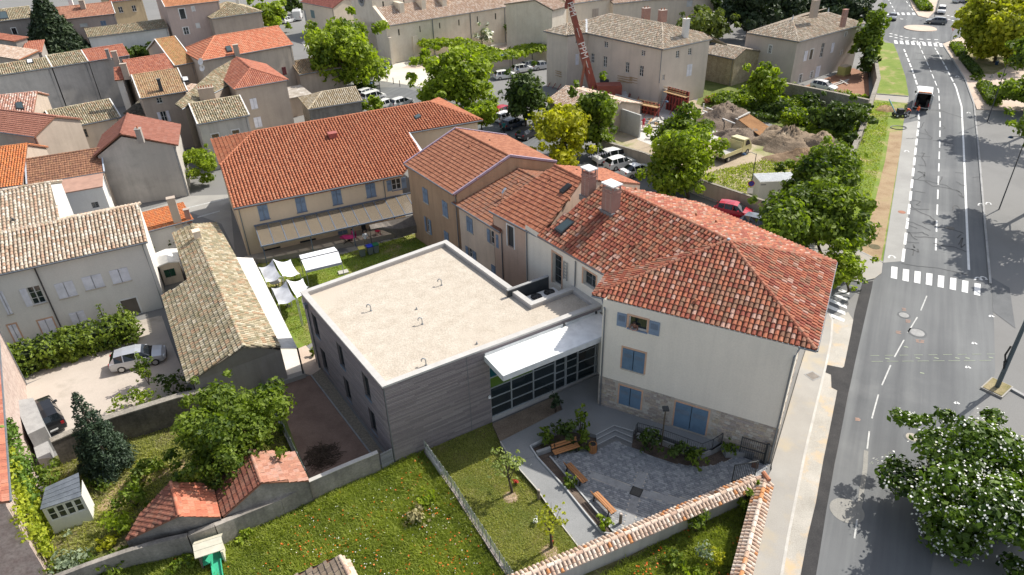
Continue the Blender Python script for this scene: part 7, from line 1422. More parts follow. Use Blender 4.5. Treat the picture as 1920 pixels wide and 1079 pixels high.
dn=d.normalized();yv=Vector((0,-1,0));yv=(yv-dn*yv.dot(dn)).normalized();xv=dn.cross(yv)
def boom_text(txt,f,size):
 cu=bpy.data.curves.new('boom_lettering','FONT');cu.body=txt;cu.size=size;cu.align_x='CENTER';cu.align_y='CENTER';cu.extrude=.01;cu.materials.append(white);o_=bpy.data.objects.new('boom_text',cu);COL.objects.link(o_);bpy.context.view_layer.update();me_=bpy.data.meshes.new_from_object(o_.evaluated_get(bpy.context.evaluated_depsgraph_get()));bpy.data.objects.remove(o_);o=bpy.data.objects.new('boom_lettering',me_);COL.objects.link(o)
 m_=Matrix(((-dn.x,xv.x,yv.x),(-dn.y,xv.y,yv.y),(-dn.z,xv.z,yv.z))).to_4x4();m_.translation=B_+d*f+yv*.62-Vector((B_.x,B_.y,0));o.parent=t;o.matrix_local=m_
boom_text('PPM',.47,1.5);boom_text('PPM',.93,1.2)
for a,b,w_ in ((.27,.35,.55),(.62,.72,.28),(.2,.235,.4)):mb=MB();mb.bar(B_+d*a+yv*(.56 if a<.4 else .5),B_+d*b+yv*(.56 if a<.4 else .5),w_,.02);mb.build('boom_plate',white,t)
mb=MB();mb.tube([B_+Vector((-2.2,-.2,-1)),B_+d*.36+Vector((0,-.5,0))],[.25,.18],8);mb.build('lift_cylinder',plain('crane_ram',(.3,.12,.08),.5),t)
mb=MB();o=B_.xy;mb.obox(o,Vector((1,0)),Vector((0,-1)),-3.2,5.5,-1.2,1.2,.7,1.6);mb.build('chassis',plain('crane_grey',(.45,.46,.47),.5),t);mb=MB();mb.obox(o,Vector((1,0)),Vector((0,-1)),.5,4.5,-1.1,1.1,1.6,3.2);mb.build('superstructure',crane_red,t);mb=MB();mb.obox(o,Vector((1,0)),Vector((0,-1)),-3.2,-1.4,-.2,1.2,1.6,2.9);cabx=mb.build('cab',white,t);mb=MB();mb.obox(o,Vector((1,0)),Vector((0,-1)),-3.0,-1.6,1.21,1.23,2.0,2.75);mb.build('cab_window',MATS['glass'],cabx)
for k in range(4):mb=MB();c=o+Vector((-2.4+k*2.2,-1.1));mb.tube([(c.x,c.y-.15,.55),(c.x,c.y+.15,.55)],.55,12);mb.build('wheel',MATS['black'],t)
mb=MB();p=P(1054,162);t=thing('hook_block','rusty bucket hung on a long thin pole in front of the manor corner','bucket',p);mb.tube([p,P(1063,100,5.6)*0+Vector((p.x+.6,p.y,6.6))],.06,5);mb.build('pole',plain('rust',(0,0,0)),t);mb=MB();mb.box(p.x+.2,p.y-.4,6.5,p.x+1.0,p.y+.4,7.3);mb.build('bucket_body',MATS['rust'],t)
c0,c1=P(1419,378),P(1505,374);F=Face(c0.xy,c1.xy);t=thing('container','white site container with a ribbed roof behind the cream wall','container',(c0+c1)/2);mb=MB();F.box(mb,0,F.L,-2.4,0,0,2.4);mb.build('container_body',wall_mat('container_white',(.6,.61,.58),.04,.1),t)
for k in range(12):mb=MB();F.box(mb,0,F.L,-2.4+k*.2,-2.3+k*.2,2.402,2.45);mb.build('roof_rib',plain('rib_white',(.6,.62,.64),.5),t)
mb=MB();F.box(mb,.15,.75,.001,.01,2.0,2.12);mb.build('plate',MATS['grey_frame'],t)
p=P(1581,142);t=thing('skip','yellow green water tank on a pallet in the mansion yard','tank',p);mb=MB();mb.obox(p.xy,tM.xy,Vector((tM.y,-tM.x)),-1.0,1.0,-.7,.7,.3,1.6);mb.build('tank_body',plain('tank_yellow',(.42,.4,.12),.6),t);mb=MB();mb.obox(p.xy,tM.xy,Vector((tM.y,-tM.x)),-1.1,1.1,-.8,.8,.0,.3);mb.build('pallet',form_w,t);mb=MB();mb.obox(p.xy,tM.xy,Vector((tM.y,-tM.x)),-.9,.9,-.6,.6,1.6,1.75);mb.build('load',plain('plywood',(0,0,0)),t)
t=thing('planks','loose pale planks lying on the red earth of the mansion yard','planks',P(1580,155))
for k,(a,b) in enumerate((((1562,158),(1592,149)),((1566,160),(1590,152)),((1575,150),(1590,158)))):mb=MB();mb.bar(P(*a,.1+.06*k),P(*b,.1+.06*k),.25,.05);mb.build('plank',kerb_m,t)
hp('long_outhouse','long low outhouse with pinkish canal tiles at the foot of the crane',(1022,190),(1128,222),3.0,(1034.5,155),18,w_taupe,tile_chap,cw=.32,seed=46,full=9)
rg=random.Random(12)
t=thing('timber_pile','scattered formwork timber and rubble on the pale site slab','timber',P(1240,235));
for k in range(60):
 p=P(rg.uniform(1208,1300),rg.uniform(220,262),.1);a=rg.random()*3.14;l=rg.uniform(.4,1.6);mb=MB();mb.bar(p-Vector((math.cos(a)*l,math.sin(a)*l,0)),p+Vector((math.cos(a)*l,math.sin(a)*l,rg.random()*.2)),rg.uniform(.12,.5),.12);mb.build('timber',rg.choice([form_w,kerb_m,white_slab,zinc]),t)
t=thing('site_barrier','red and white striped barrier rails at the edge of the site slab','barrier',P(1345,222))
for (a,b) in (((1318,208),(1378,232)),((1325,202),(1385,225))):
 mb=MB();mb.bar(P(*a,1.1),P(*b,1.1),.14,.14);mb.build('rail',white,t);
for x,y in ((1318,210),(1345,221),(1378,235)):mb=MB();mb.bar(P(x,y),P(x,y)+up*1.3,.16);mb.build('post',plain('barrier_orange',(.6,.2,.1),.5) if x==1345 else white,t)
# ------------------------------------------------------------------ trees and plants
lf_mid=leaf_mat('leaf_mid',(.035,.07,.008),(.2,.27,.03),.38);lf_dark=leaf_mat('leaf_dark',(.02,.042,.009),(.1,.15,.025),.28);lf_fresh=leaf_mat('leaf_fresh',(.07,.12,.01),(.32,.4,.035),.42)
lf_yel=leaf_mat('leaf_yellow',(.2,.22,.015),(.52,.5,.03),.4);lf_con=leaf_mat('leaf_conifer',(.012,.026,.012),(.055,.085,.033),.1);lf_blue=leaf_mat('leaf_blue_conifer',(.012,.026,.018),(.06,.095,.05),.1)
lf_cat=leaf_mat('leaf_catalpa',(.022,.05,.008),(.13,.21,.022),.3);lf_grass=leaf_mat('grass_blade',(.11,.165,.022),(.4,.44,.085),.45);lf_grass2=leaf_mat('grass_blade_dry',(.18,.2,.04),(.46,.46,.15),.4);lf_grey=leaf_mat('leaf_grey',(.1,.14,.09),(.3,.36,.22),.2);lf_hedge=leaf_mat('leaf_hedge',(.03,.065,.008),(.19,.25,.025),.3)
petal_w=leaf_mat('petal_white',(.75,.75,.72),(.88,.88,.85),.2);petal_o=leaf_mat('petal_orange',(.6,.09,.01),(.8,.2,.03),.3);petal_r=leaf_mat('petal_red',(.45,.02,.03),(.6,.05,.05),.2)
def sight(base,cy,cx=None):
 v=ray(cx if cx is not None else 960,cy);t=math.hypot(base.x,base.y)/math.hypot(v[0],v[1]);return CH+v[2]*t
def tpx(label,c,r,base,mt,n=22,per=230,leaf=.24,seed=1,name='tree',group=None,lim=None,frac=.42,zb=0.0,trunk=True,low=-.95,kind_cat='tree',flowers=None):
 """tree from its crown centre and half sizes in the photo and the foot of its trunk"""
 b=P(*base,zb);z=sight(b,c[1],c[0]);v=ray(*c);hd=math.hypot(b.x,b.y)/math.hypot(v[0],v[1]);cc=Vector((v[0]*hd,v[1]*hd,z));sl=(cc-Vector((0,0,CH))).length;mpp=sl/CF
 th=math.asin((CH-z)/sl);rx=r[0]*mpp;ry_=r[1]*mpp;rz=math.sqrt(max((ry_**2-(rx*math.sin(th))**2),(ry_*.55)**2))/math.cos(th);rz=min(rz,(z-zb)*.97)
 t=thing(name,label,kind_cat,b,group);rg=random.Random(seed);h=z+rz
 mb=MB();r0=max(.09,h*.02);mid=b+(cc-b)*.45;mb.tube([b-Vector((0,0,.1)),b+Vector((0,0,.3)),mid,cc+Vector((0,0,rz*.4))],[r0*1.4,r0,r0*.75,r0*.2],7)
 for i in range(7):
  a=i*2.4+rg.random();e=cc+Vector((math.cos(a)*rx*.65,math.sin(a)*rx*.65,rz*(.6*rg.random()-.15)));s_=b+(cc-b)*(.45+.06*i);mb.tube([s_,(s_+e)/2+Vector((0,0,.1*rz)),e],[r0*.45,r0*.28,r0*.08],5)
 mb.build('trunk',MATS['bark'],t);cl=crown_clumps(cc,rx,rx,rz,n,seed,frac,low);leaf_cloud('crown',cl,per,leaf,mt,t,seed)
 if flowers:leaf_cloud('blossom',[((c_[0],c_[1],c_[2]+r_[2]*.12),r_) for c_,r_ in cl],flowers[0],flowers[1],petal_w,t,seed+9,None,.9,shell=.86,aspect=.9)
 return cc,rx,rz
def tw(label,c,rx,rz,base,mt,**k):
 v=None;t=thing('tree',label,'tree',base);mb=MB();cc=Vector(c);mb.tube([base,base+(cc-base)*.5,cc],[.25,.2,.06],7)
 for i in range(6):a=i*1.05;e=cc+Vector((math.cos(a)*rx*.6,math.sin(a)*rx*.6,rz*.2));mb.tube([base+(cc-base)*.5,e],[.1,.03],5)
 mb.build('trunk',MATS['bark'],t);leaf_cloud('crown',crown_clumps(cc,rx,rx,rz,k.get('n',24),k.get('seed',1),.4,-.6),k.get('per',150),k.get('leaf',.28),mt,t,k.get('seed',1));return t
tpx('large tree covered in white blossom at the bottom right corner',(1842,912),(132,165),(1868,1010),lf_cat,n=46,per=330,leaf=.2,seed=3,frac=.34,flowers=(95,.07))
q=P(1855,455);tw('broad tree beyond the right edge casting its shadow on the avenue',q+Vector((8.6,6.7,9.8)),4.8,3.4,q+Vector((8.6,6.7,0)),lf_mid,seed=5,n=30,per=110)
q=P(1862,292);tw('tree at the right edge whose shadow crosses the cycle lane',q+Vector((9.4,7.4,11.0)),4.8,3.4,q+Vector((9.4,7.4,0)),lf_mid,seed=6,n=30,per=110)
q=P(1880,520);tw('second tree beyond the right edge near the car park entrance',q+Vector((8.2,6.4,9.2)),3.6,3.0,q+Vector((8.2,6.4,0)),lf_mid,seed=7,n=24,per=110)
tpx('yellow green tree in the pink gravel by the roundabout',(1884,44),(62,52),(1864,118),lf_yel if False else leaf_mat('leaf_lime',(.16,.2,.015),(.46,.46,.04),.4),n=30,per=70,leaf=.42,seed=8)
tpx('leafy tree reaching in at the right edge above the road lamps',(1925,172),(46,62),(1945,215),lf_mid,n=20,per=90,leaf=.34,seed=9)
tpx('tall dark green tree behind the ridge of the white house',(1550,335),(70,64),(1545,420),lf_mid,n=26,per=170,leaf=.26,seed=10);tpx('broad leafy tree right behind the hipped roof corner',(1522,415),(90,92),(1545,500),lf_mid,n=34,per=190,leaf=.24,seed=11,frac=.36)
tpx('light green tree at the crossing corner of the side street',(1580,495),(46,56),(1590,548),lf_fresh,n=16,per=190,leaf=.22,seed=12)
tpx('fresh green tree between the parked white cars and the red car',(1277,300),(66,80),(1290,372),lf_fresh,n=26,per=150,leaf=.26,seed=13,frac=.38);tpx('young dark tree in front of the building site wall',(1288,255),(58,48),(1300,330),lf_mid,n=18,per=150,leaf=.26,seed=14)
tpx('bright yellow tree behind the ochre house',(1058,250),(64,58),(1062,312),lf_yel,n=24,per=130,leaf=.3,seed=15,frac=.36);tpx('green tree to the right of the bright yellow tree',(1114,222),(46,62),(1120,290),lf_mid,n=22,per=130,leaf=.3,seed=16)
tpx('dark green round tree left of the bright yellow tree',(986,176),(46,46),(986,240),lf_dark,n=20,per=110,leaf=.32,seed=17);tpx('large fresh green tree over the parked cars by the pergola',(848,146),(74,54),(858,205),lf_fresh,n=34,per=100,leaf=.36,seed=18,frac=.36)
tpx('pale green tree close behind the cream wing roof',(900,212),(38,30),(905,258),lf_fresh,n=14,per=110,leaf=.34,seed=19);tpx('large tree between the striped house and the chapel',(645,95),(72,66),(668,165),lf_fresh,n=34,per=90,leaf=.38,seed=20,frac=.36)
tpx('tree at the top beside the parked white van',(505,22),(34,28),(505,60),lf_fresh,n=14,per=70,leaf=.5,seed=21);tpx('dark rounded tree at the top edge beyond the van',(548,6),(18,18),(548,28),lf_dark,n=8,per=70,leaf=.5,seed=22)
tpx('bright green round tree in the manor garden',(1436,156),(34,40),(1440,205),lf_fresh,n=16,per=110,leaf=.32,seed=23);tpx('dark spreading tree below the mansion wall',(1574,212),(48,30),(1578,252),lf_dark,n=18,per=110,leaf=.32,seed=24)
tpx('tree between the mansion and the grass verge',(1630,75),(26,45),(1632,135),lf_mid,n=16,per=75,leaf=.42,seed=25);tpx('dark bush tree at the foot of the mansion corner',(1624,112),(20,26),(1628,145),lf_dark,n=10,per=80,leaf=.4,seed=26)
tpx('weeping willow behind the manor',(1322,48),(48,34),(1325,90),leaf_mat('leaf_willow',(.05,.075,.015),(.2,.24,.05),.3),n=20,per=65,leaf=.46,seed=27)
for i,(c,r,b,lb) in enumerate((((1400,14),(52,44),(1400,75),'dark cedar behind the small stone outbuilding'),((1462,8),(46,36),(1462,55),'dark cedar behind the mansion chimney'),((1540,-2),(56,34),(1540,40),'dark tree mass behind the mansion ridge'),((1350,4),(40,26),(1352,50),'green tree at the top beside the willow'),((1590,14),(40,24),(1595,50),'dark tree between the mansion and the roundabout'))):
 tpx(lb,c,r,b,lf_con if i != 3 else lf_dark,n=20,per=60,leaf=.5,seed=30+i)
tpx('pale flowering shrub tree at the roundabout verge',(1645,30),(22,22),(1648,58),lf_mid,n=10,per=60,leaf=.45,seed=36)
ug=[(p.x,p.y) for p in PP([(1330,192),(1400,198),(1470,228),(1545,258),(1592,290),(1602,232),(1626,192),(1560,184),(1470,166),(1420,166),(1395,176)])]
for mt_,sd_,nm in ((lf_mid,1,'undergrowth'),(lf_fresh,2,'undergrowth')):
 rg=random.Random(sd_);cl=[]
 while len(cl)<130:
  x,y=rg.uniform(min(p[0] for p in ug),max(p[0] for p in ug)),rg.uniform(min(p[1] for p in ug),max(p[1] for p in ug))
  if inside(x,y,ug):s_=rg.uniform(.7,1.4);cl.append(((x,y,s_*.4),(s_,s_,s_*.8)))
 leaf_cloud(nm,cl,95,.27,mt_,None,sd_,'stuff')
def conifer(label,base,top_y,half,mt,seed,n=60,leaf=.3,per=150,zb=0,power=.8,top_x=None):
 b=P(*base,zb);h=sight(b,top_y,top_x or base[0])-zb;sl=(b+Vector((0,0,h/2))-Vector((0,0,CH))).length;R0=half*sl/CF;rg=random.Random(seed);cl=[]
 for i in range(n):
  f=(i/n)**1.15;r=R0*(1-f)**power;a=i*2.4+rg.random();k=rg.uniform(.55,.8);s=max(.16,R0*.3*(1.12-f));cl.append(((b.x+math.cos(a)*r*k,b.y+math.sin(a)*r*k,zb+h*(.06+.92*f)),(s,s,s*.75)))
 t=thing('conifer',label,'conifer',b);mb=MB();mb.tube([b,b+Vector((0,0,h*.95))],[R0*.1+.05,.02],6);mb.build('trunk',MATS['bark'],t);leaf_cloud('crown',cl,per,leaf,mt,t,seed,None,.35,aspect=.4)
conifer('big dark spruce among the roofs at the top left',(118,118),-22,48,lf_con,40,200,.4,90);conifer('dense blue green conifer in the garden below the drive',(206,880),722,44,lf_blue,41,230,.11,420,power=.7,top_x=172)
for k,(x,y,ty) in enumerate(((205,624,562),(222,626,585),(243,622,562))):conifer(['left of the three slim cypresses by the white house door','shortest cypress in the middle of three by the white house','right of the three slim cypresses beside the house door'][k],(x,y),ty,11,lf_hedge,42+k,26,.12,330,power=.45)
tpx('dense round green tree beside the gravel yard',(432,808),(96,88),(450,885),lf_mid,n=46,per=420,leaf=.15,seed=50,frac=.34)
def px_shrub(label,c,r,base,mt,n=9,per=320,leaf=.13,seed=1,name='shrub',zb=0.,flowers=None):
 b=P(*base,zb);sl=(b-Vector((0,0,CH))).length;mpp=sl/CF;z=max(.25,sight(b,c[1],c[0])-zb);rx=r[0]*mpp;t=thing(name,label,'shrub',b);mb=MB()
 for i in range(4):a=i*1.57;mb.tube([b,b+Vector((math.cos(a)*rx*.4,math.sin(a)*rx*.4,z))],[.03,.012],4)
 mb.build('stems',MATS['bark'],t);cl=crown_clumps(b+Vector((0,0,z)),rx,rx,max(.3,z*.95),n,seed,.45,-.8);leaf_cloud('foliage',cl,per,leaf,mt,t,seed)
 if flowers:leaf_cloud('flowers',cl,flowers[1],.07,flowers[0],t,seed+3,None,.8,shell=.9)
 return t
SH=[('fresh green low shrub on the retaining wall end by the drive',(258,752),(40,22),(260,768),lf_fresh,{}),('dark ivy bank at the barn corner',(318,722),(30,24),(325,738),lf_dark,{}),('small standard tree beside the silver car',(277,692),(16,16),(280,722),lf_mid,{}),
      ('spiky yellow green shrub against the lane wall',(376,310),(36,28),(380,345),lf_fresh,dict(leaf=.2)),('tall yellow green bush in the middle of the left garden',(270,885),(24,30),(272,905),lf_hedge,{}),('feathery green bush beside the tiled sheds',(258,925),(28,32),(258,950),lf_mid,{}),('light green bush left of the red shed',(222,980),(30,28),(226,1000),lf_fresh,{}),
      ('broad silvery leaved patch below the garden room',(140,1032),(42,28),(140,1042),lf_grey,{}),('bushy ivy on the low garden wall',(200,1048),(34,22),(200,1062),lf_mid,{}),('green bush against the garden room right wall',(180,900),(26,18),(182,912),lf_mid,{}),('creeper bush over the garden room roof edge',(85,890),(32,22),(90,915),lf_mid,dict(zb=1.2)),('yellow bush in the garden path bend',(205,1010),(18,14),(205,1018),lf_yel,{}),
      ('shrub left of the two behind the white house',(292,465),(12,20),(293,486),lf_mid,{}),('shrub right of the two behind the white house',(321,460),(13,18),(322,478),lf_dark,{}),('dark shrub behind the white wall building',(262,96),(20,12),(262,108),lf_dark,dict(leaf=.4,per=110)),('dark shrub beside the orange mossy roof',(295,92),(20,12),(295,104),lf_dark,dict(leaf=.4,per=110)),
      ('shrub by the yellow house',(232,40),(18,10),(232,48),lf_mid,dict(leaf=.45,per=80)),('round bush left of the pair by the grey shed',(672,200),(16,12),(674,214),lf_fresh,dict(leaf=.32,per=110)),('round bush right of the pair by the grey shed',(699,196),(18,14),(700,212),lf_fresh,dict(leaf=.32,per=110)),('dark clipped bush beside the car park',(684,162),(18,10),(684,172),lf_dark,dict(leaf=.36,per=110)),
      ('dark conifer shrub by the glazed entrance',(1041,755),(11,18),(1042,775),lf_con,dict(zb=.2)),('tall feathery plant at the top of the corner bed',(1087,785),(14,22),(1088,815),lf_mid,dict(zb=.3)),('bushy plant left in the corner bed',(1024,815),(22,14),(1026,828),lf_mid,dict(zb=.2)),('bushy plant in the middle of the corner bed',(1060,810),(20,18),(1062,828),lf_dark,dict(zb=.2)),('bushy plant beside the litter bin',(1100,826),(18,16),(1100,842),lf_mid,{}),
      ('grassy plant behind the middle bench',(1068,902),(13,14),(1068,914),lf_mid,{}),('bright grassy plant at the end of the narrow bed',(1134,982),(14,12),(1134,992),lf_fresh,{}),('shrub left end of the railing bed',(1215,822),(26,20),(1216,842),lf_dark,{}),('shrub in the middle of the railing bed',(1268,845),(24,16),(1270,860),lf_dark,{}),('broad shrub at the front of the railing bed',(1302,852),(26,16),(1304,868),lf_mid,{}),('shrub at the gate end of the railing bed',(1362,838),(17,13),(1362,850),lf_mid,{}),
      ('round dark green shrub below the tiled wall',(1304,980),(24,24),(1306,1000),lf_mid,{}),('fig like shrub in the corner of the two tiled walls',(1400,935),(26,24),(1398,958),lf_mid,dict(leaf=.18)),('silvery lavender shrub in the walled garden',(1318,1036),(20,24),(1318,1052),lf_grey,dict(leaf=.09)),('yellow edged shrub beside the lavender',(1342,1046),(14,22),(1342,1060),lf_yel,dict(leaf=.09)),('brownish green shrub in the walled garden',(1262,1048),(22,16),(1262,1060),lf_hedge,{}),('pale green bush at the bottom of the walled garden',(1300,1078),(26,14),(1300,1086),lf_fresh,{}),
      ('small weedy bush in the tall meadow grass',(802,935),(18,16),(800,945),lf_fresh,{}),('white flowered weed clump in the meadow',(782,968),(24,16),(782,978),leaf_mat('leaf_straw',(.2,.17,.07),(.42,.38,.2),.2),{}),
      ('row of bushes at the far right of the site',(1538,252),(26,14),(1540,264),lf_fresh,dict(leaf=.28,per=140)),('yellow green bush beside the earth mounds',(1490,222),(26,18),(1490,240),lf_fresh,dict(leaf=.28,per=140)),('dark clipped bush beside the rust sheet',(1432,212),(30,12),(1432,222),lf_dark,dict(leaf=.28,per=140)),('dark bush at the garden corner behind the mound',(1352,190),(26,12),(1354,202),lf_mid,dict(leaf=.28,per=140)),('tall bush under the mansion wall',(1512,190),(24,20),(1514,212),lf_dark,dict(leaf=.28,per=140)),('pink flowering bush at the manor corner',(1330,186),(14,9),(1330,194),leaf_mat('leaf_rose',(.2,.1,.06),(.5,.22,.2),.2),dict(leaf=.24,per=140)),
      ('rounded bush inside the pink path',(1830,144),(9,8),(1831,151),lf_mid,dict(leaf=.25,per=160)),('weedy growth along the gravel yard fence',(528,800),(10,20),(530,815),lf_mid,{}),('dark undergrowth below the mansion wall',(1460,205),(30,16),(1462,222),lf_dark,dict(leaf=.3,per=130)),('bush against the verge wall',(1590,262),(14,24),(1590,285),lf_dark,dict(leaf=.3,per=130)),
      ('leafy weed by the timber hall corner',(588,660),(5,8),(588,668),lf_fresh,{}),('scrub at the left foot of the garden wall',(345,1062),(26,12),(345,1070),lf_mid,{}),('scrub under the shed wall',(470,1000),(22,10),(470,1008),lf_fresh,{}),('dark bush left of the red shed near the fence',(300,870),(14,10),(302,878),lf_mid,{})]
for i,(lb,c,r,b,mt,k) in enumerate(SH):px_shrub(lb,c,r,b,mt,seed=60+i,**k)
def hedge(label,pts,wdt,h,mt,leaf=.12,per=520,zb=0.,seed=1):
 v=[P(x,y,zb) for x,y in pts];t=thing('hedge',label,'hedge',(v[0]+v[-1])/2);cl=[];mb=MB()
 for a,b in zip(v[:-1],v[1:]):
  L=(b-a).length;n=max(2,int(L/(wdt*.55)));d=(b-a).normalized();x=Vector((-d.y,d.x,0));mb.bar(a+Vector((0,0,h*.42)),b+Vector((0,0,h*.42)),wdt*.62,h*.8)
  for i in range(n+1):
   for s_ in (-.26,.26):
    for zz in (.3,.72):p=a+(b-a)*i/n+x*wdt*s_+Vector((0,0,h*zz));cl.append((tuple(p),(wdt*.36,wdt*.36,h*.3)))
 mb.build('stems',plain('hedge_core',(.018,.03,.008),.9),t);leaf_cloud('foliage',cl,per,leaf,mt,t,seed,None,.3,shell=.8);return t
hedge('tall clipped hedge between the white house and the drive',((-30,712),(20,702),(140,665),(246,632)),2.6,2.2,lf_hedge,.15,420,seed=4)
hedge('small box hedge by the roundabout pavement',((1790,88),(1802,106)),1.6,1.0,lf_mid,.22,260,.1);hedge('long dark hedge in the tree shade by the pink path',((1806,112),(1832,142)),1.3,.9,lf_dark,.22,260,.1);hedge('box hedge on the pink path beside the tall lamp',((1843,164),(1862,196)),1.7,1.1,lf_mid,.2,280,.1);hedge('hedge on the traffic island north of the roundabout',((1716,-6),(1735,20)),2.4,1.2,lf_mid,.3,150,.1)
hedge('clipped hedge at the far end of the manor garden',((1415,205),(1462,224)),1.8,1.2,lf_mid,.26,180)
def pergola(label,pts,wdt,z,seed,mt=lf_fresh,th=.5):
 v=[P(x,y,z) for x,y in pts];t=thing('pergola',label,'pergola',(*v[len(v) // 2].xy,0));cl=[]
 for a,b in zip(v[:-1],v[1:]):
  n=max(2,int((b-a).length/1.5));d=(b-a).normalized();x=Vector((-d.y,d.x,0))
  for i in range(n):
   p=a+(b-a)*i/n
   for s_ in (-.3,0,.3):cl.append((tuple(p+x*wdt*s_+Vector((0,0,random.uniform(-.2,.3)))),(1.6,1.6,th*1.2)))
   if i%3==0:m2=MB();m2.tube([Vector((p.x,p.y,0)),p],.08,5);m2.build('post',anth,t)
 leaf_cloud('foliage',cl,75,.34,mt,t,seed,None,.5);return t
pergola('vine pergola running from the chapel door to the bend',((800,84),(850,78),(905,98),(930,106)),4.5,3.2,5);pergola('vine pergola along the parking street below the chapel',((915,110),(960,100),(1022,86)),3.6,3.2,6);pergola('dark vine pergola against the chapel wall',((965,52),(1000,42),(1035,38)),3.6,3.4,7,lf_dark,.8)
pergola('green vine pergola at the foot of the chapel aisle',((828,62),(875,58)),2.5,3.0,9,lf_mid,.7)
tpx('pergola wisteria covered in white blossom by the chapel',(902,66),(22,18),(905,88),lf_grey,n=12,per=70,leaf=.3,seed=70,flowers=(40,.3),name='wisteria',kind_cat='climbing plant')
def sapling(label,base,c,r,mt,seed,n=12):
 return tpx(label,c,r,base,mt,n=n,per=330,leaf=.1,seed=seed,name='sapling',frac=.33)
sapling('young staked tree on the lawn beside the shaded path',(960,925),(948,872),(38,30),leaf_mat('leaf_pale',(.14,.19,.05),(.4,.46,.16),.35),80);sapling('young yellow green tree on the lawn near the tiled wall',(1034,1028),(1030,968),(34,34),leaf_mat('leaf_lime',(0,0,0),(0,0,0)),81)
for (x,y),lb,mt in (((967,910),'red flowers at the foot of the first young tree',petal_r),((1037,1022),'red flower pot at the foot of the yellow green young tree',petal_r),((1004,982),'small white flowering plant in the lawn',petal_w),((995,880),'white and purple flowers beside the concrete path',petal_w)):
 px_shrub(lb,(x,y-4),(6,5),(x,y),lf_mid,n=4,per=300,leaf=.07,seed=int(x),flowers=(mt,120))
for (x,y,r,mt) in ((958,932,.55,0),(1030,1036,.6,0)):
 c=P(x,y);mb=MB();mb.cyl((c.x,c.y,.012),r,.06,14,r*.6);mb.build('tree_pit',rough_mat('pit_earth',[(.3,(.34,.24,.17)),(.7,(.46,.34,.25))],2,9,.4),None,'structure')
def blades(name,px,n,hmin,hmax,wdt,mt,seed,z=0.012,ex=None):
 pts=[(p.x,p.y) for p in PP(px)];rg=np.random.default_rng(seed);A=np.array(pts);lo,hi=A.min(0),A.max(0);Q=rg.random((n*3,2))*(hi-lo)+lo;ins_=np.zeros(len(Q),bool)
 for i in range(len(A)):
  (a,b),(d,e)=A[i],A[i-1];c_=((b>Q[:,1]) != (e>Q[:,1]));
  with np.errstate(divide='ignore',invalid='ignore'):ins_^=c_ & (Q[:,0]<(d-a)*(Q[:,1]-b)/(e-b+1e-12)+a)
 Q=Q[ins_][:n];pat=.5+.5*np.sin(Q[:,0]*.9+seed)*np.sin(Q[:,1]*1.1+1)+.3*np.sin(Q[:,0]*2.3)*np.sin(Q[:,1]*2.9+2);k=len(Q);a=rg.random(k)*6.28;h=hmin+(hmax-hmin)*rg.random(k)*np.clip(.4+pat,.2,1.2);ln=(rg.random((k,2))-.5)*h[:,None]*2.6;dx=np.stack([np.cos(a),np.sin(a)],1)*wdt
 z0=np.full(k,z);B0=np.concatenate([Q-dx,z0[:,None]],1);B1=np.concatenate([Q+dx,z0[:,None]],1);T1=np.concatenate([Q+ln+dx*.5,(z0+h)[:,None]],1);T0=np.concatenate([Q+ln-dx*.5,(z0+h)[:,None]],1)
 V=np.stack([B0,B1,T1,T0],1).reshape(-1,3);F=np.arange(len(V)).reshape(-1,4);o=np_mesh(name,V,F,mt,None,'stuff',np.clip(rg.random(k)*.5+.25*pat+.1,0,.96));return Q
blades('meadow_grass',meadow_px,90000,.08,.34,.022,lf_grass,3);blades('lawn_grass',lawn_px,42000,.03,.11,.02,lf_grass2,4);blades('back_lawn_grass',[(478,500),(490,490),(640,478),(790,435),(870,450),(836,470),(564,560),(590,640),(572,650),(525,600)],16000,.04,.14,.03,lf_grass,5)
blades('garden_grass',[(95,870),(222,815),(345,760),(415,740),(470,710),(580,905),(525,925),(400,905),(320,900),(236,1005),(105,1075),(75,1000)],26000,.04,.25,.026,lf_grass2,6);blades('walled_garden_grass',[(1190,1046),(1277,995),(1410,915),(1425,912),(1400,1000),(1378,1100),(1100,1100)],16000,.05,.28,.026,lf_grass,7)
blades('verge_grass_blades',[(1608,468),(1600,465),(1590,320),(1602,275),(1625,225),(1640,192),(1670,192),(1662,248),(1652,300),(1636,360)],16000,.05,.2,.045,lf_grass,8);blades('bed_grass',[(1100,845),(1030,826),(1000,838),(1030,852)],500,.1,.4,.02,lf_mid,9)
blades('site_weeds',[(1300,335),(1345,320),(1440,300),(1560,300),(1588,330),(1520,395),(1440,385)],9000,.06,.3,.06,lf_grass,10)
def blossoms(name,px,n,s,mt,seed,clus=14,spread=.9,z=(.12,.3)):
 pts=[(p.x,p.y) for p in PP(px)];rg=np.random.default_rng(seed);A=np.array(pts);lo,hi=A.min(0),A.max(0);out=[];C=[c for c in (rg.random((clus*6,2))*(hi-lo)+lo) if inside(c[0],c[1],pts)][:clus]
 while len(out)<n:
  q=C[rg.integers(len(C))]+rg.normal(size=2)*spread if rg.random()<.7 else rg.random(2)*(hi-lo)+lo
  if inside(q[0],q[1],pts):out.append((q[0],q[1],rg.uniform(*z)))
 Q=np.array(out);a=rg.random(n)*6.28;d1=np.stack([np.cos(a),np.sin(a),rg.normal(size=n)*.3],1)*s;d2=np.stack([-np.sin(a),np.cos(a),rg.normal(size=n)*.3],1)*s;V=np.stack([Q-d1,Q-d2,Q+d1,Q+d2],1).reshape(-1,3)
 np_mesh(name,V,np.arange(len(V)).reshape(-1,4),mt,None,'stuff',rg.random(n)*.95)
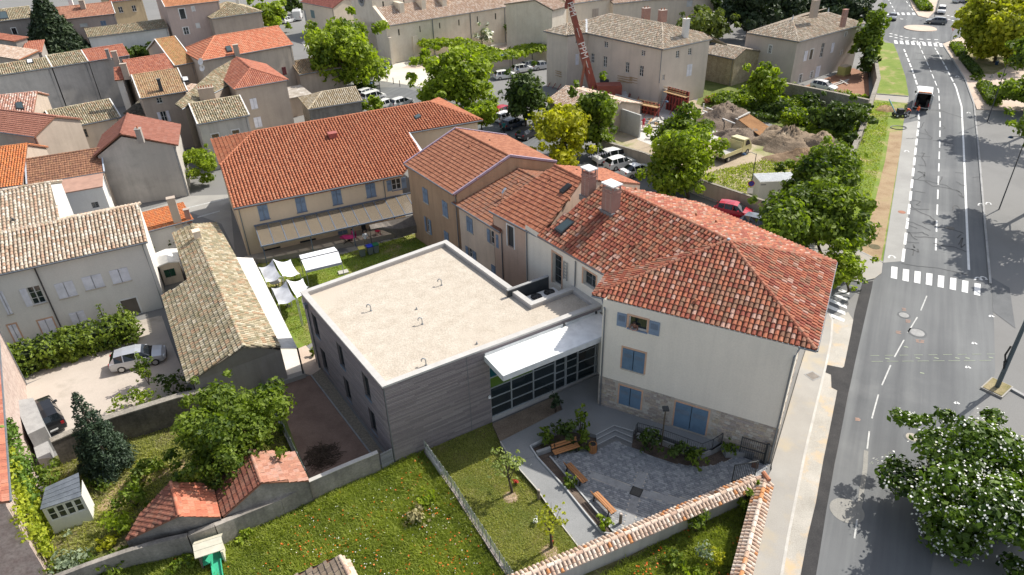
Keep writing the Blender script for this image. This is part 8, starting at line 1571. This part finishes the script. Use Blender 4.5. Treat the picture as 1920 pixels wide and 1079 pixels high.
blossoms('poppies',meadow_px,400,.055,petal_o,5,22,.8);blossoms('daisies',meadow_px,260,.035,petal_w,6,12,1.0);blossoms('garden_flowers',[(1190,1046),(1277,995),(1410,915),(1378,1100),(1150,1100)],60,.06,petal_o,7,5,.3)
# ------------------------------------------------------------------ vehicles
def paint_car(name,col,metal=.0):
 if name in MATS:return MATS[name]
 mt,nt,b=_new(name);b.inputs['Base Color'].default_value=(*col,1);b.inputs['Roughness'].default_value=.28;b.inputs['Metallic'].default_value=metal;b.inputs['Coat Weight'].default_value=.5;MATS[name]=mt;return mt
cw_,cs_,cr_,cb_,cg_,cbl=paint_car('car_white',(.74,.74,.73)),paint_car('car_silver',(.5,.52,.55),.4),paint_car('car_red',(.42,.008,.03)),paint_car('car_black',(.012,.013,.016)),paint_car('car_grey',(.17,.19,.21),.4),paint_car('car_blue',(.02,.14,.42))
glass_mat('car_glass',(.012,.016,.02),.04);rim_m=plain('rim_silver',(.45,.46,.47),.35,.7);tail_m=plain('tail_red',(.35,.01,.015),.25);head_m=plain('head_lamp',(.7,.72,.74),.15)
HATCH=[(-2.10,.38,.78,.80,.74,.66),(-2.03,.25,.93,.97,.83,.72),(-1.62,.22,.97,1.40,.86,.58),(-.95,.2,.96,1.48,.87,.61),(.0,.2,.94,1.49,.87,.62),(.42,.2,.93,1.41,.87,.60),(1.12,.2,.91,.95,.86,.70),(1.82,.25,.80,.83,.81,.62),(2.10,.38,.62,.64,.66,.5)]
MPV=[(-2.15,.38,.82,.84,.76,.68),(-2.1,.25,1.0,1.05,.85,.74),(-1.85,.22,1.04,1.58,.88,.64),(-.95,.2,1.03,1.66,.89,.66),(.2,.2,1.0,1.66,.89,.66),(.62,.2,.98,1.56,.89,.64),(1.42,.2,.96,1.0,.87,.72),(1.95,.25,.84,.87,.82,.62),(2.15,.38,.64,.66,.66,.5)]
SEDAN=[(-2.2,.38,.8,.82,.72,.64),(-2.12,.25,.93,.96,.82,.7),(-1.5,.22,.95,.99,.86,.7),(-.85,.2,.95,1.4,.87,.6),(.0,.2,.94,1.43,.87,.61),(.42,.2,.93,1.36,.87,.59),(1.12,.2,.91,.95,.86,.70),(1.85,.25,.80,.83,.81,.62),(2.2,.38,.62,.64,.66,.5)]
PROTO={}
def car_parts(kind,prof):
 n=len(prof);rings=[]
 for x,zl,zb,zr,wb,wr in prof:rings.append([(x,-wb*.95,zl),(x,-wb*1.02,(zl+zb)/2),(x,-wb,zb),(x,-wr,zr),(x,0,zr+.035),(x,wr,zr),(x,wb,zb),(x,wb*1.02,(zl+zb)/2),(x,wb*.95,zl)])
 B={k:MB() for k in ('body','windscreen','rear_window','sl','sr')};i_r=1 if kind != 'sedan' else 2
 def q(k,i,a,b):B[k].add([rings[i][a],rings[i][b],rings[i+1][b],rings[i+1][a]][::-1],[(0,1,2,3)])
 for i in range(n-1):
  for a in (0,1,6,7):q('body',i,a,a+1)
  roof='rear_window' if i==i_r else ('windscreen' if i==5 else 'body')
  q(roof,i,3,4);q(roof,i,4,5)
  gl=i in ((2,3,4,5) if kind != 'sedan' else (2,3,4,5))
  q('sl' if gl else 'body',i,2,3);q('sr' if gl else 'body',i,5,6);q('body',i,8,0)
 B['body'].poly(rings[0]);B['body'].poly(rings[-1][::-1])
 for i in (3,4):
  for s_ in (2,6):
   p,t=Vector(rings[i][s_]),Vector(rings[i][3 if s_==2 else 5]);o=Vector((0,-.012 if s_==2 else .012,0));B['body'].bar(p+o,t+o,.07,.03)
 return B
def make_car(kind):
 prof=dict(hatch=HATCH,mpv=MPV,sedan=SEDAN)[kind];t=thing('parked_car','x','car');B=car_parts(kind,prof);L0,L1=prof[0][0],prof[-1][0]
 b=B['body'].build('body',cw_,t)
 for k,nm in (('windscreen','windscreen'),('rear_window','rear_window'),('sl','side_window'),('sr','side_window')):B[k].build(nm,MATS['car_glass'],t)
 for sx in (L0+.82,L1-.85):
  for sy in (-1,1):
   m=MB();m.tube([(sx,sy*.66,.31),(sx,sy*.895,.31)],.31,14);w_=m.build('wheel',MATS['black'],t);m=MB();m.tube([(sx,sy*.88,.31),(sx,sy*.905,.31)],.2,10);m.build('rim',rim_m,w_)
 for sy in (-1,1):
  m=MB();m.box(L1-.28,sy*.62-.14,.6,L1-.06,sy*.62+.14,.73);m.build('headlight',head_m,t);m=MB();m.box(L0-.015,sy*.66-.1,.72,L0+.14,sy*.66+.1,.95);m.build('tail_light',tail_m,t);m=MB();m.box(.55,sy*.98-.09,.9,.72,sy*.98+.09,1.03);m.build('mirror',cw_,t)
 m=MB();m.box(L0-.03,-.26,.45,L0+.02,.26,.56);m.build('number_plate',white,t);m=MB();m.box(L1-.04,-.5,.32,L1+.015,.5,.45);m.build('grille',MATS['black'],t)
 return t
def set_paint(root,mt):
 for c in root.children:
  if c.name.split('.')[0] in ('body','mirror'):c.material_slots[0].link='OBJECT';c.material_slots[0].material=mt
def place_car(kind,rear,front,mt,label,z=.012,group=None,scale=1.0):
 if kind not in PROTO:PROTO[kind]=make_car(kind);t=PROTO[kind]
 else:t=copy_tree(PROTO[kind])
 a,b=P(*rear,z),P(*front,z);c=(a+b)/2;d=b-a;t.location=c;t.rotation_euler.z=math.atan2(d.y,d.x);t.scale=(scale,)*3;t['label']=label
 if group:t['group']=group
 elif 'group' in t:del t['group']
 set_paint(t,mt);return t
gp1,gp2,gp3='cars parked along the side street','cars parked below the chapel','cars in the far car park'
place_car('hatch',(214,692),(312,670),cs_,'silver hatchback parked on the pale drive beside the hedge')
place_car('mpv',(104,812),(78,768),cb_,'dark car half hidden behind the retaining wall at the drive')
place_car('hatch',(1352,399),(1398,408),cr_,'bright red hatchback parked by the cream site wall')
place_car('mpv',(1164,298),(1117,308),cw_,'white people carrier nearest the yellow tree in the side street',group=gp1);place_car('hatch',(1142,318),(1182,308),cw_,'white hatchback between two other white cars behind the tiled ridge',group=gp1);place_car('sedan',(1172,333),(1213,322),cw_,'white saloon at the end of the white row next to the green tree',group=gp1)
place_car('hatch',(1402,424),(1445,436),cg_,'grey green car half hidden under the big tree by the site wall')
place_car('hatch',(980,262),(1001,252),cb_,'black car parked under the dark tree behind the ochre house',group=gp1);place_car('hatch',(938,230),(962,222),cw_,'white car parked beside the red car left of the dark tree',group=gp1);place_car('hatch',(934,219),(957,211),cr_,'dark red car behind the white car near the dark tree',group=gp1);place_car('hatch',(950,243),(974,234),paint_car('car_navy',(.02,.035,.06)),'navy car in the shade next to the person in teal',group=gp1)
place_car('hatch',(932,149),(962,145),cw_,'white car driving left in front of the pergola walk',group=gp2);place_car('hatch',(966,137),(992,133),cw_,'white car half hidden by the dark round tree top',group=gp2);place_car('sedan',(1004,131),(1030,127),cs_,'pale silver car at the manor corner',group=gp2);place_car('hatch',(985,130),(1006,126),cw_,'white car behind the street lamp below the pergola',group=gp2)
place_car('hatch',(677,185),(702,177),cw_,'white car at the back of the group by the grey shed',group=gp2);place_car('mpv',(686,193),(716,185),cw_,'tall white car with red tail light by the street lamp',group=gp2);place_car('hatch',(714,206),(738,198),cw_,'white car just above the cream wing ridge',group=gp2);place_car('hatch',(740,203),(768,195),cw_,'white car right of the group above the cream wing ridge',group=gp2)
place_car('hatch',(532,45),(551,40),cw_,'white car at the top beside the white van');place_car('hatch',(1522,164),(1566,173),cw_,'white hatchback with dark roof in the mansion yard')
place_car('sedan',(1675,29),(1670,45),cg_,'dark grey car driving out of the roundabout towards us');place_car('hatch',(1772,46),(1737,44),cg_,'grey car turning on the roundabout');place_car('mpv',(1766,17),(1762,33),cw_,'white van like car waiting at the roundabout');place_car('hatch',(1806,31),(1820,22),cw_,'white car in the shade beyond the roundabout');place_car('hatch',(1790,6),(1808,3),cw_,'white car at the top edge beyond the roundabout')
place_car('hatch',(1248,50),(1276,47),cbl,'bright blue car in the car park behind the manor',group=gp3);place_car('hatch',(1258,42),(1280,39),cw_,'white car behind the blue car in the far car park',group=gp3);place_car('hatch',(1260,34),(1282,31),cb_,'dark car at the back of the far car park',group=gp3)
def van(label,a,b,mt,open_back=False,L=5.2,W=2.0,H=2.4):
 t=thing('van',label,'van');m=MB()
 if not open_back:
  m.add([(-L/2,s*W/2,z) for z in (.35,H) for s in (-1,1)]+[(L/2-1.5,s*W/2,H) for s in (-1,1)]+[(L/2-.7,s*W/2,1.25) for s in (-1,1)]+[(L/2,s*W/2,1.0) for s in (-1,1)]+[(L/2,s*W/2,.35) for s in (-1,1)],
              [(0,2,3,1),(2,4,5,3),(4,6,7,5),(6,8,9,7),(8,10,11,9),(0,10,8,6,4,2),(1,3,5,7,9,11),(0,1,11,10)])
 else:
  for s in (-1,1):m.add([(-L/2,s*W/2,.5),(L/2-1.6,s*W/2,.5),(L/2-1.6,s*W/2,H),(-L/2,s*W/2,H),(-L/2,s*(W/2-.07),.5),(L/2-1.6,s*(W/2-.07),.5),(L/2-1.6,s*(W/2-.07),H),(-L/2,s*(W/2-.07),H)],[(0,1,2,3),(7,6,5,4),(0,3,7,4),(1,5,6,2),(3,2,6,7),(0,4,5,1)])
  m.box(-L/2,-W/2,H,L/2-1.6,W/2,H+.07);m.box(-L/2,-W/2,.42,L/2-1.6,W/2,.5)
  m.add([(L/2-1.6,s*W/2,z) for z in (.4,H+.07) for s in (-1,1)]+[(L/2-1.3,s*W/2,H) for s in (-1,1)]+[(L/2-.6,s*W/2,1.3) for s in (-1,1)]+[(L/2,s*W/2,1.05) for s in (-1,1)]+[(L/2,s*W/2,.4) for s in (-1,1)],[(0,2,3,1),(2,4,5,3),(4,6,7,5),(6,8,9,7),(8,10,11,9),(0,10,8,6,4,2),(1,3,5,7,9,11),(0,1,11,10)])
 m.build('body',mt,t)
 m=MB();x0,x1=(L/2-1.5,L/2-.7) if not open_back else (L/2-1.3,L/2-.6);m.add([(x0+.02,-W/2+.1,H-.02),(x0+.02,W/2-.1,H-.02),(x1+.02,W/2-.1,1.3),(x1+.02,-W/2+.1,1.3)],[(0,3,2,1)]);m.build('windscreen',MATS['car_glass'],t)
 for s in (-1,1):m=MB();y=s*(W/2+.012);m.add([(x0-.2,y,1.3),(x1-.1,y,1.3),(x0+.05,y,H-.25),(x0-.2,y,H-.25)],[(0,1,2,3)]);m.build('side_window',MATS['car_glass'],t);m=MB();m.box(-L/2-.02,s*(W/2-.12)-.07,.7,-L/2+.05,s*(W/2-.12)+.07,1.2);m.build('tail_light',tail_m,t);m=MB();m.box(x1-.1,s*(W/2+.15)-.1,1.3,x1+.05,s*(W/2+.15)+.1,1.6);m.build('mirror',MATS['black'],t)
 for sx in (-L/2+.95,L/2-.9):
  for sy in (-1,1):m=MB();m.tube([(sx,sy*(W/2-.25),.36),(sx,sy*(W/2+.02),.36)],.36,14);w_=m.build('wheel',MATS['black'],t);m=MB();m.tube([(sx,sy*(W/2+.0),.36),(sx,sy*(W/2+.035),.36)],.2,10);m.build('rim',rim_m,w_)
 if open_back:
  for s in (-1,1):m=MB();y=s*W/2;m.add([(-L/2,y,.5),(-L/2-.95,y+s*.18,.5),(-L/2-.95,y+s*.18,H),(-L/2,y,H),(-L/2,y+s*.05,.5),(-L/2-.95,y+s*.23,.5),(-L/2-.95,y+s*.23,H),(-L/2,y+s*.05,H)],[(0,1,2,3),(7,6,5,4),(0,4,5,1),(1,5,6,2),(2,6,7,3),(3,7,4,0)]);m.build('rear_door',mt,t)
  m=MB();m.box(-L/2+.02,-W/2+.08,.51,-L/2+2.2,-W/2+.5,1.7);m.box(-L/2+.02,W/2-.5,.51,-L/2+2.2,W/2-.08,1.5);m.build('racking',MATS['black'],t);m=MB();m.box(-L/2+2.3,-W/2+.08,.51,-L/2+2.4,W/2-.08,H-.02);m.build('bulkhead',MATS['black'],t)
  m=MB();m.box(-L/2+.1,-.9,H+.08,-L/2+.4,.9,H+.2);m.build('light_bar',plain('orange_lens',(.6,.2,.05),.4),t)
  m=MB();m.box(-L/2,-W/2+.07,.5,L/2-1.62,W/2-.07,.53);m.build('load_floor',plain('floor_dark',(.03,.03,.03),.8),t)
 p,q=P(*a),P(*b);d=q-p;t.location=(p+q)/2;t.rotation_euler.z=math.atan2(d.y,d.x);return t
van('white panel van parked at the top behind the corner house',(556,44),(562,30),cw_);van('white work van with open rear doors standing in the near lane',(1724,216),(1729,182),cw_,True,5.6,2.05,2.6)
t=thing('tipper_truck','cream coloured tipper truck parked on the bare site ground','truck');cream_p=paint_car('truck_cream',(.6,.53,.28));m=MB();m.box(-2.9,-.45,.5,2.9,.45,.75);m.build('chassis',MATS['black'],t)
m=MB();m.add([(1.0,s*1.02,z) for z in (.6,2.35) for s in (-1,1)]+[(2.2,s*.98,2.3) for s in (-1,1)]+[(2.75,s*1.02,1.45) for s in (-1,1)]+[(3.0,s*1.0,1.2) for s in (-1,1)]+[(3.0,s*1.0,.5) for s in (-1,1)],[(0,2,3,1),(2,4,5,3),(4,6,7,5),(6,8,9,7),(8,10,11,9),(0,10,8,6,4,2),(1,3,5,7,9,11),(0,1,11,10)]);cabt=m.build('cab',cream_p,t)
m=MB();m.add([(2.22,-.85,2.24),(2.22,.85,2.24),(2.77,.88,1.48),(2.77,-.88,1.48)],[(0,3,2,1)]);m.build('windscreen',MATS['car_glass'],cabt)
for s in (-1,1):m=MB();m.add([(1.5,s*1.035,1.45),(2.55,s*1.035,1.45),(2.15,s*1.015,2.15),(1.5,s*1.03,2.15)],[(0,1,2,3)]);m.build('side_window',MATS['car_glass'],cabt)
for x0,x1,y0,y1,z1 in ((-3.0,.8,-1.1,-1.02,1.35),(-3.0,.8,1.02,1.1,1.35),(.72,.8,-1.02,1.02,2.1),(-3.0,-2.92,-1.02,1.02,1.3)):m=MB();m.box(x0,y0,.85,x1,y1,z1);m.build('bed_side',cream_p,t)
m=MB();m.box(-3.0,-1.05,.78,.8,1.05,.86);m.build('bed_floor',plain('bed_grey',(.4,.39,.38),.6),t)
for sx in (-1.9,2.1):
 for sy in (-1,1):m=MB();m.tube([(sx,sy*.7,.42),(sx,sy*1.03,.42)],.42,14);w_=m.build('wheel',MATS['black'],t);m=MB();m.tube([(sx,sy*1.0,.42),(sx,sy*1.05,.42)],.22,10);m.build('rim',rim_m,w_)
p,q=P(1346,304),P(1393,285);t.location=(p+q)/2;t.rotation_euler.z=math.atan2((q-p).y,(q-p).x)
p=P(1687,219);t=thing('trench_machine','small dark cable laying machine on the grass beside the work van','machine',p);m=MB();m.box(p.x-.9,p.y-.5,.35,p.x+.7,p.y+.5,.6);m.build('frame',anth,t);m=MB();m.box(p.x-.5,p.y-.4,.6,p.x+.3,p.y+.4,1.2);m.build('engine',MATS['black'],t);m=MB();m.bar(p+Vector((-.6,.4,.5)),p+Vector((-1.4,1.6,2.2)),.12);m.build('arm',plain('machine_blue',(.2,.38,.45),.5),t);m=MB();m.tube([p+Vector((.7,-.4,.6)),p+Vector((1.1,-.4,1.0))],.04,5);m.build('handle',steel,t)
for sx in (-.7,.5):
 for sy in (-.55,.55):m=MB();m.tube([p+Vector((sx,sy-.06,.3)),p+Vector((sx,sy+.06,.3))],.3,12);w_=m.build('wheel',MATS['black'],t);m=MB();m.tube([p+Vector((sx,sy-.065,.3)),p+Vector((sx,sy+.065,.3))],.14,8);m.build('rim',white,w_)
p=P(1684,240);t=thing('hose_coil','coil of grey hose lying on the bare earth by the road','hose',p);m=MB();m.tube([p+Vector((math.cos(a)*(.9+.02*a),math.sin(a)*(.7+.02*a),.04)) for a in [k*.4 for k in range(34)]],.035,5);m.build('hose',plain('hose_grey',(.12,.13,.12),.6),t)
# ------------------------------------------------------------------ people
skin=plain('skin',(.5,.3,.22),.6);hair_m=plain('hair_dark',(.03,.02,.015),.7)
def person(label,loc,az,J,cloth,scale=1.0):
 """one skinned body: J joint positions; cloth(p) -> material index of (skin, top, trousers, shoes)"""
 E=[('pelvis','chest'),('chest','neck'),('neck','head'),('head','crown'),('chest','shl'),('shl','ell'),('ell','hal'),('chest','shr'),('shr','elr'),('elr','har'),('pelvis','hil'),('hil','knl'),('knl','anl'),('anl','tol'),('pelvis','hir'),('hir','knr'),('knr','anr'),('anr','tor'),('hal','fil'),('har','fir')]
 rad=dict(pelvis=.135,chest=.15,neck=.06,head=.095,crown=.075,shl=.075,shr=.075,ell=.05,elr=.05,hal=.035,har=.035,fil=.028,fir=.028,hil=.1,hir=.1,knl=.065,knr=.065,anl=.045,anr=.045,tol=.04,tor=.04)
 for s_ in 'lr':
  J.setdefault('fi'+s_,tuple(Vector(J['ha'+s_])+(Vector(J['ha'+s_])-Vector(J['el'+s_])).normalized()*.12));J.setdefault('to'+s_,(J['an'+s_][0],J['an'+s_][1]-.17,J['an'+s_][2]-.04))
 names=list(rad);me=bpy.data.meshes.new('body');me.from_pydata([J[k] for k in names],[(names.index(a),names.index(b)) for a,b in E],[]);o=bpy.data.objects.new('tmp_body',me);COL.objects.link(o);sm_=o.modifiers.new('skin','SKIN')
 for i,k in enumerate(names):me.skin_vertices[0].data[i].radius=(rad[k],rad[k]*(.8 if k in ('chest','pelvis') else 1));
 me.skin_vertices[0].data[0].use_root=True;ss=o.modifiers.new('sub','SUBSURF');ss.levels=ss.render_levels=1
 bpy.context.view_layer.update();m2=bpy.data.meshes.new_from_object(o.evaluated_get(bpy.context.evaluated_depsgraph_get()));bpy.data.objects.remove(o);m2.name='body'
 m2.materials.clear()
 for mm in (skin,)+cloth:m2.materials.append(mm)
 segs={'top':[('pelvis','chest'),('chest','neck'),('chest','shl'),('chest','shr'),('shl','ell'),('shr','elr')],'tr':[('hil','knl'),('hir','knr'),('knl','anl'),('knr','anr'),('pelvis','hil'),('pelvis','hir')],'sh':[('anl','tol'),('anr','tor')],'skin':[('neck','head'),('head','crown'),('ell','hal'),('elr','har'),('hal','fil'),('har','fir')]};code=dict(skin=0,top=1,tr=2,sh=3)
 for pg in m2.polygons:
  best=(9,0)
  for k,ls in segs.items():
   for a,b in ls:
    a,b=Vector(J[a]),Vector(J[b]);d=b-a;f=max(0,min(1,(pg.center-a).dot(d)/max(d.length_squared,1e-6)));e=(pg.center-a-d*f).length-(.03 if k=='top' else 0)
    if e<best[0]:best=(e,code[k])
  pg.material_index=best[1];pg.use_smooth=True
 t=thing('person',label,'person');link('body',m2,t);h=Vector(J['head']);c=Vector(J['crown']);u=(c-h).normalized();mb=MB();f=Vector((0,-1,0));f=(f-u*f.dot(u)).normalized();s_=u.cross(f);V=[]
 for i in range(6):
  for j in range(10):
   th=i/5*1.75;ph=j*.6283;d=u*math.cos(th)+(f*math.cos(ph)+s_*math.sin(ph))*math.sin(th)
   if d.dot(f)>.35 and d.dot(u)<.45:d=(d-f*.5).normalized()*.8
   V.append(h+u*.05+d*.118)
 mb.add(V,[(i*10+j,i*10+(j+1)%10,(i+1)*10+(j+1)%10,(i+1)*10+j) for i in range(5) for j in range(10)]);mb.build('hair',hair_m,t,smooth=True)
 mb=MB();nz=h+f*.1-u*.0;mb.add([nz+u*.03,nz-s_*.014-u*.02,nz+s_*.014-u*.02,nz+f*.03-u*.018],[(0,1,3),(0,3,2),(1,2,3)]);mb.build('nose',skin,t)
 for q in (-1,1):mb=MB();e=h+f*.093+s_*q*.036+u*.03;mb.box(e.x-.012,e.y-.008,e.z-.008,e.x+.012,e.y+.008,e.z+.008);mb.build('eye',MATS['black'],t)
 t.location=loc;t.rotation_euler.z=az;t.scale=(scale,)*3;return t
STAND=dict(pelvis=(0,0,.95),chest=(0,.0,1.3),neck=(0,0,1.5),head=(0,-.01,1.62),crown=(0,0,1.72),shl=(.19,0,1.43),ell=(.26,.02,1.14),hal=(.27,-.06,.9),shr=(-.19,0,1.43),elr=(-.26,.02,1.14),har=(-.27,-.06,.9),hil=(.1,0,.9),knl=(.11,-.02,.5),anl=(.11,.03,.08),hir=(-.1,0,.9),knr=(-.11,.02,.5),anr=(-.13,.06,.08))
SIT=dict(STAND,pelvis=(0,0,.5),chest=(0,-.02,.85),neck=(0,-.02,1.05),head=(0,-.05,1.17),crown=(0,-.05,1.27),shl=(.19,0,.98),ell=(.25,-.1,.72),hal=(.15,-.34,.72),shr=(-.19,0,.98),elr=(-.25,-.1,.72),har=(-.15,-.34,.72),hil=(.1,-.05,.47),knl=(.12,-.45,.5),anl=(.12,-.48,.08),hir=(-.1,-.05,.47),knr=(-.12,-.45,.5),anr=(-.12,-.46,.08))
BEND=dict(STAND,pelvis=(0,.12,.88),chest=(0,-.18,1.1),neck=(0,-.36,1.17),head=(0,-.47,1.2),crown=(0,-.56,1.24),shl=(.19,-.28,1.14),ell=(.24,-.36,.88),hal=(.14,-.5,.68),shr=(-.19,-.28,1.14),elr=(-.24,-.36,.88),har=(-.14,-.5,.68),hil=(.1,.1,.85),knl=(.13,-.02,.46),anl=(.13,.06,.08),hir=(-.1,.1,.85),knr=(-.13,.0,.46),anr=(-.13,.1,.08))
LEAN=dict(STAND,chest=(0,-.1,1.27),neck=(0,-.18,1.45),head=(0,-.23,1.56),crown=(0,-.24,1.67),shl=(.2,-.13,1.38),ell=(.28,-.3,1.14),hal=(.05,-.42,1.13),shr=(-.2,-.13,1.38),elr=(-.28,-.3,1.14),har=(-.05,-.4,1.13))
hiv=plain('hi_vis_orange',(.8,.12,.02),.6);jeans=plain('jeans',(.05,.08,.14),.8);shoes=plain('shoes',(.03,.025,.02),.7);shirt_w=plain('shirt_white',(.72,.72,.72),.8);shirt_r=plain('shirt_red',(.5,.02,.05),.8);shirt_t=plain('shirt_teal',(.02,.3,.3),.8);trous=plain('trousers_dark',(.04,.04,.045),.8);beige_t=plain('trousers_beige',(.3,.24,.17),.8)
azS=math.atan2(FS.n.y,FS.n.x)+math.pi/2
u_=(w_top[0]+(w_top[2]-w_top[0])*.32);person('person with bare arms leaning out of the open top window of the white house',FS.w(u_,-.18,w_top[1]-1.08),azS,LEAN,(plain('vest_brown',(.2,.1,.07),.8),trous,shoes))
person('worker in an orange vest and blue trousers at the open rear of the work van',P(1718,219),.3+math.pi,STAND,(hiv,jeans,shoes));person('worker in an orange vest bending over the cable machine',P(1703,219),-1.9,BEND,(hiv,trous,shoes))
person('person in a red shirt standing on the pale site slab',P(1206,241),.5,STAND,(shirt_r,shirt_r,shoes));person('person in a teal shirt standing between the parked cars',P(945,250),-.4,STAND,(shirt_t,trous,shoes))
person('person in a white shirt standing at the terrace edge by the bins',P(687,462,.5),.2,STAND,(shirt_w,beige_t,shoes));person('person in pink seated at the oval pink table',P(663,450,.5),-1.1,SIT,(plain('top_pink',(.6,.1,.28),.8),trous,shoes))
# ------------------------------------------------------------------ street lamps and signs
lampb=plain('lamp_blue',(.03,.07,.13),.45,.3);dpole=plain('pole_dark',(.045,.05,.06),.5)
def street_lamp(label,foot,h,arm,r=.07,two=False,z=.0):
 p=P(*foot,z);t=thing('street_lamp',label,'street lamp',p,'street lamps');m=MB();m.tube([p,p+Vector((0,0,h*.4)),p+Vector((0,0,h))],[r,r*.85,r*.6],8);m.build('pole',dpole,t)
 for i,a in enumerate((arm,) if not two else (arm,arm+math.pi)):
  d=Vector((math.cos(a),math.sin(a),0));hz=h-(0.1 if i==0 else h*.35);m=MB();e=p+d*1.3+Vector((0,0,hz+.1));m.tube([p+Vector((0,0,hz)),p+d*.6+Vector((0,0,hz+.25)),e],.035,5);a_=m.build('arm',dpole,t);m=MB();m.cyl(e-Vector((0,0,.12)),.28,.16,10,.14);m.build('lamp_head',lampb,t)
 return t
street_lamp('tall dark street lamp on the pink gravel edge by the avenue',(1851,229),8.2,.2);street_lamp('street lamp standing in the tree shadow east of the avenue',(1873,393),8.2,2.6);street_lamp('street lamp beside the hedge below the roundabout',(1803,114),8.0,.0);street_lamp('street lamp on the far corner of the roundabout',(1752,32),8.0,.2)
street_lamp('blue headed street lamp on the footway by the cream site wall',(1401.7,388),6.4,3.0,.06);street_lamp('two headed street lamp beside the white cars and grey shed',(717,203),6.5,.3,.06,True);street_lamp('street lamp beside the pergola and parking street',(958,180),6.8,2.9,.06,True);street_lamp('thin street lamp at the car park below the site slab',(1228,272),6.0,.4,.05)
p=P(1869,727,.1);t=thing('lamp_post','thick steel post in a square planter at the right edge','lamp post',p);m=MB();m.tube([p,p+Vector((0,0,9.0))],[.17,.12],10);m.build('pole',plain('pole_blue_grey',(.09,.12,.14),.45,.3),t);m=MB();m.tube([p+Vector((-.2,0,2.4)),p+Vector((-.35,.1,3.0)),p+Vector((-.2,.1,3.8))],.07,6);m.tube([p+Vector((-.2,-.1,1.9)),p+Vector((-.3,0,2.5))],.06,6);m.build('cable_bundle',MATS['black'],t)
m=MB();m.obox(p.xy,Vector((.8,.6)),Vector((.6,-.8)),-.95,.95,-.75,.75,0,.16);o=m.build('planter_kerb',conc,None,'structure');m=MB();m.obox(p.xy,Vector((.8,.6)),Vector((.6,-.8)),-.85,.85,-.65,.65,.16,.2);m.build('planter_soil',dry_g,None,'structure')
mb=MB()
for a,b in (((1892,727),(1960,765)),):mb.bar(P(*a,.07),P(*b,.07),.25,.14)
mb.build('kerb',conc_d,None,'structure')
def no_park(p,h):
 q=p+Vector((-.05,-.1,h));d=Vector((-.25,-.97,0));x=Vector((.97,-.25,0));t=thing('no_parking_sign','round blue and red no parking sign with a white plate on the lamp pole','road sign',q);disc=lambda r,off,mt,nm:MB().add([q+d*off+(x*math.cos(a)+Vector((0,0,1))*math.sin(a))*r for a in [k*.3142 for k in range(20)]],[list(range(20))]).build(nm,mt,t)
 disc(.36,.0,plain('sign_red',(.55,.02,.03),.5),'rim');disc(.29,.012,plain('sign_blue',(.02,.06,.35),.5),'disc');m=MB();m.bar(q+d*.02+x*.19+Vector((0,0,.19)),q+d*.02-x*.19-Vector((0,0,.19)),.07,.01);m.build('slash',MATS['sign_red'],t);m=MB();m.add([q+d*.01+x*a+Vector((0,0,z)) for a,z in ((-.3,-.5),(.3,-.5),(.3,-1.2),(-.3,-1.2))],[(0,3,2,1)]);m.build('plate',white,t)
no_park(P(1401.7,388),2.9);
p=P(1615,468);t=thing('street_sign','dark direction sign on a post seen from behind at the street corner','road sign',p);m=MB();m.tube([p,p+Vector((0,0,2.7))],.045,6);m.build('post',dpole,t);m=MB();m.obox(p.xy,Vector((.95,-.3)),Vector((-.3,-.95)),-.75,.75,.05,.09,2.4,2.75);m.build('sign_panel',anth,t)
p=P(1848,180,.1);t=thing('warning_sign','triangular road sign on a thin pole behind the box hedge','road sign',p);m=MB();m.tube([p,p+Vector((0,0,3.4))],.04,6);m.build('post',steel,t);m=MB();q=p+Vector((0,.06,3.1));m.add([q+Vector((-.4,0,-.3)),q+Vector((.4,.1,-.3)),q+Vector((0,0,.4))],[(0,1,2)]);m.build('sign_panel',plain('sign_back',(.3,.3,.31),.5),t)
p=P(1781,76,.1);t=thing('yield_sign','red and white give way sign at the roundabout','road sign',p);m=MB();m.tube([p,p+Vector((0,0,2.4))],.04,6);m.build('post',steel,t);q=p+Vector((0,-.06,2.2));m=MB();m.add([q+Vector((-.5,0,.45)),q+Vector((.5,0,.45)),q+Vector((0,0,-.4))],[(0,2,1)]);m.build('sign_panel',MATS['sign_red'],t);m=MB();q.y-=.012;m.add([q+Vector((-.3,0,.33)),q+Vector((.3,0,.33)),q+Vector((0,0,-.18))],[(0,2,1)]);m.build('sign_face',white,t)
for i,(x,y) in enumerate(((702,144),(714,148),(726,153),(738,158),(750,163))):
 p=P(x,y);t=thing('bollard',['left end bollard of the thin dark row by the chapel square','second thin dark bollard from the left by the chapel square','middle one of the five thin bollards by the chapel square','second thin dark bollard from the right by the chapel square','right end bollard of the thin dark row by the chapel square'][i],'bollard',p,'bollards along the chapel square');m=MB();m.cyl(p,.06,1.1,8);m.build('post',anth,t);m=MB();m.cyl(p+Vector((0,0,1.1)),.08,.08,8,.03);m.build('cap',anth,t)
p=P(1868,122,.1);t=thing('waste_bin','small blue grey bin on the pink gravel below the lime tree','bin',p);m=MB();m.cyl(p,.25,.7,10,.3);m.build('bin_body',lampb,t);m=MB();m.cyl(p+Vector((0,0,.7)),.32,.08,10);m.build('rim',steel,t)
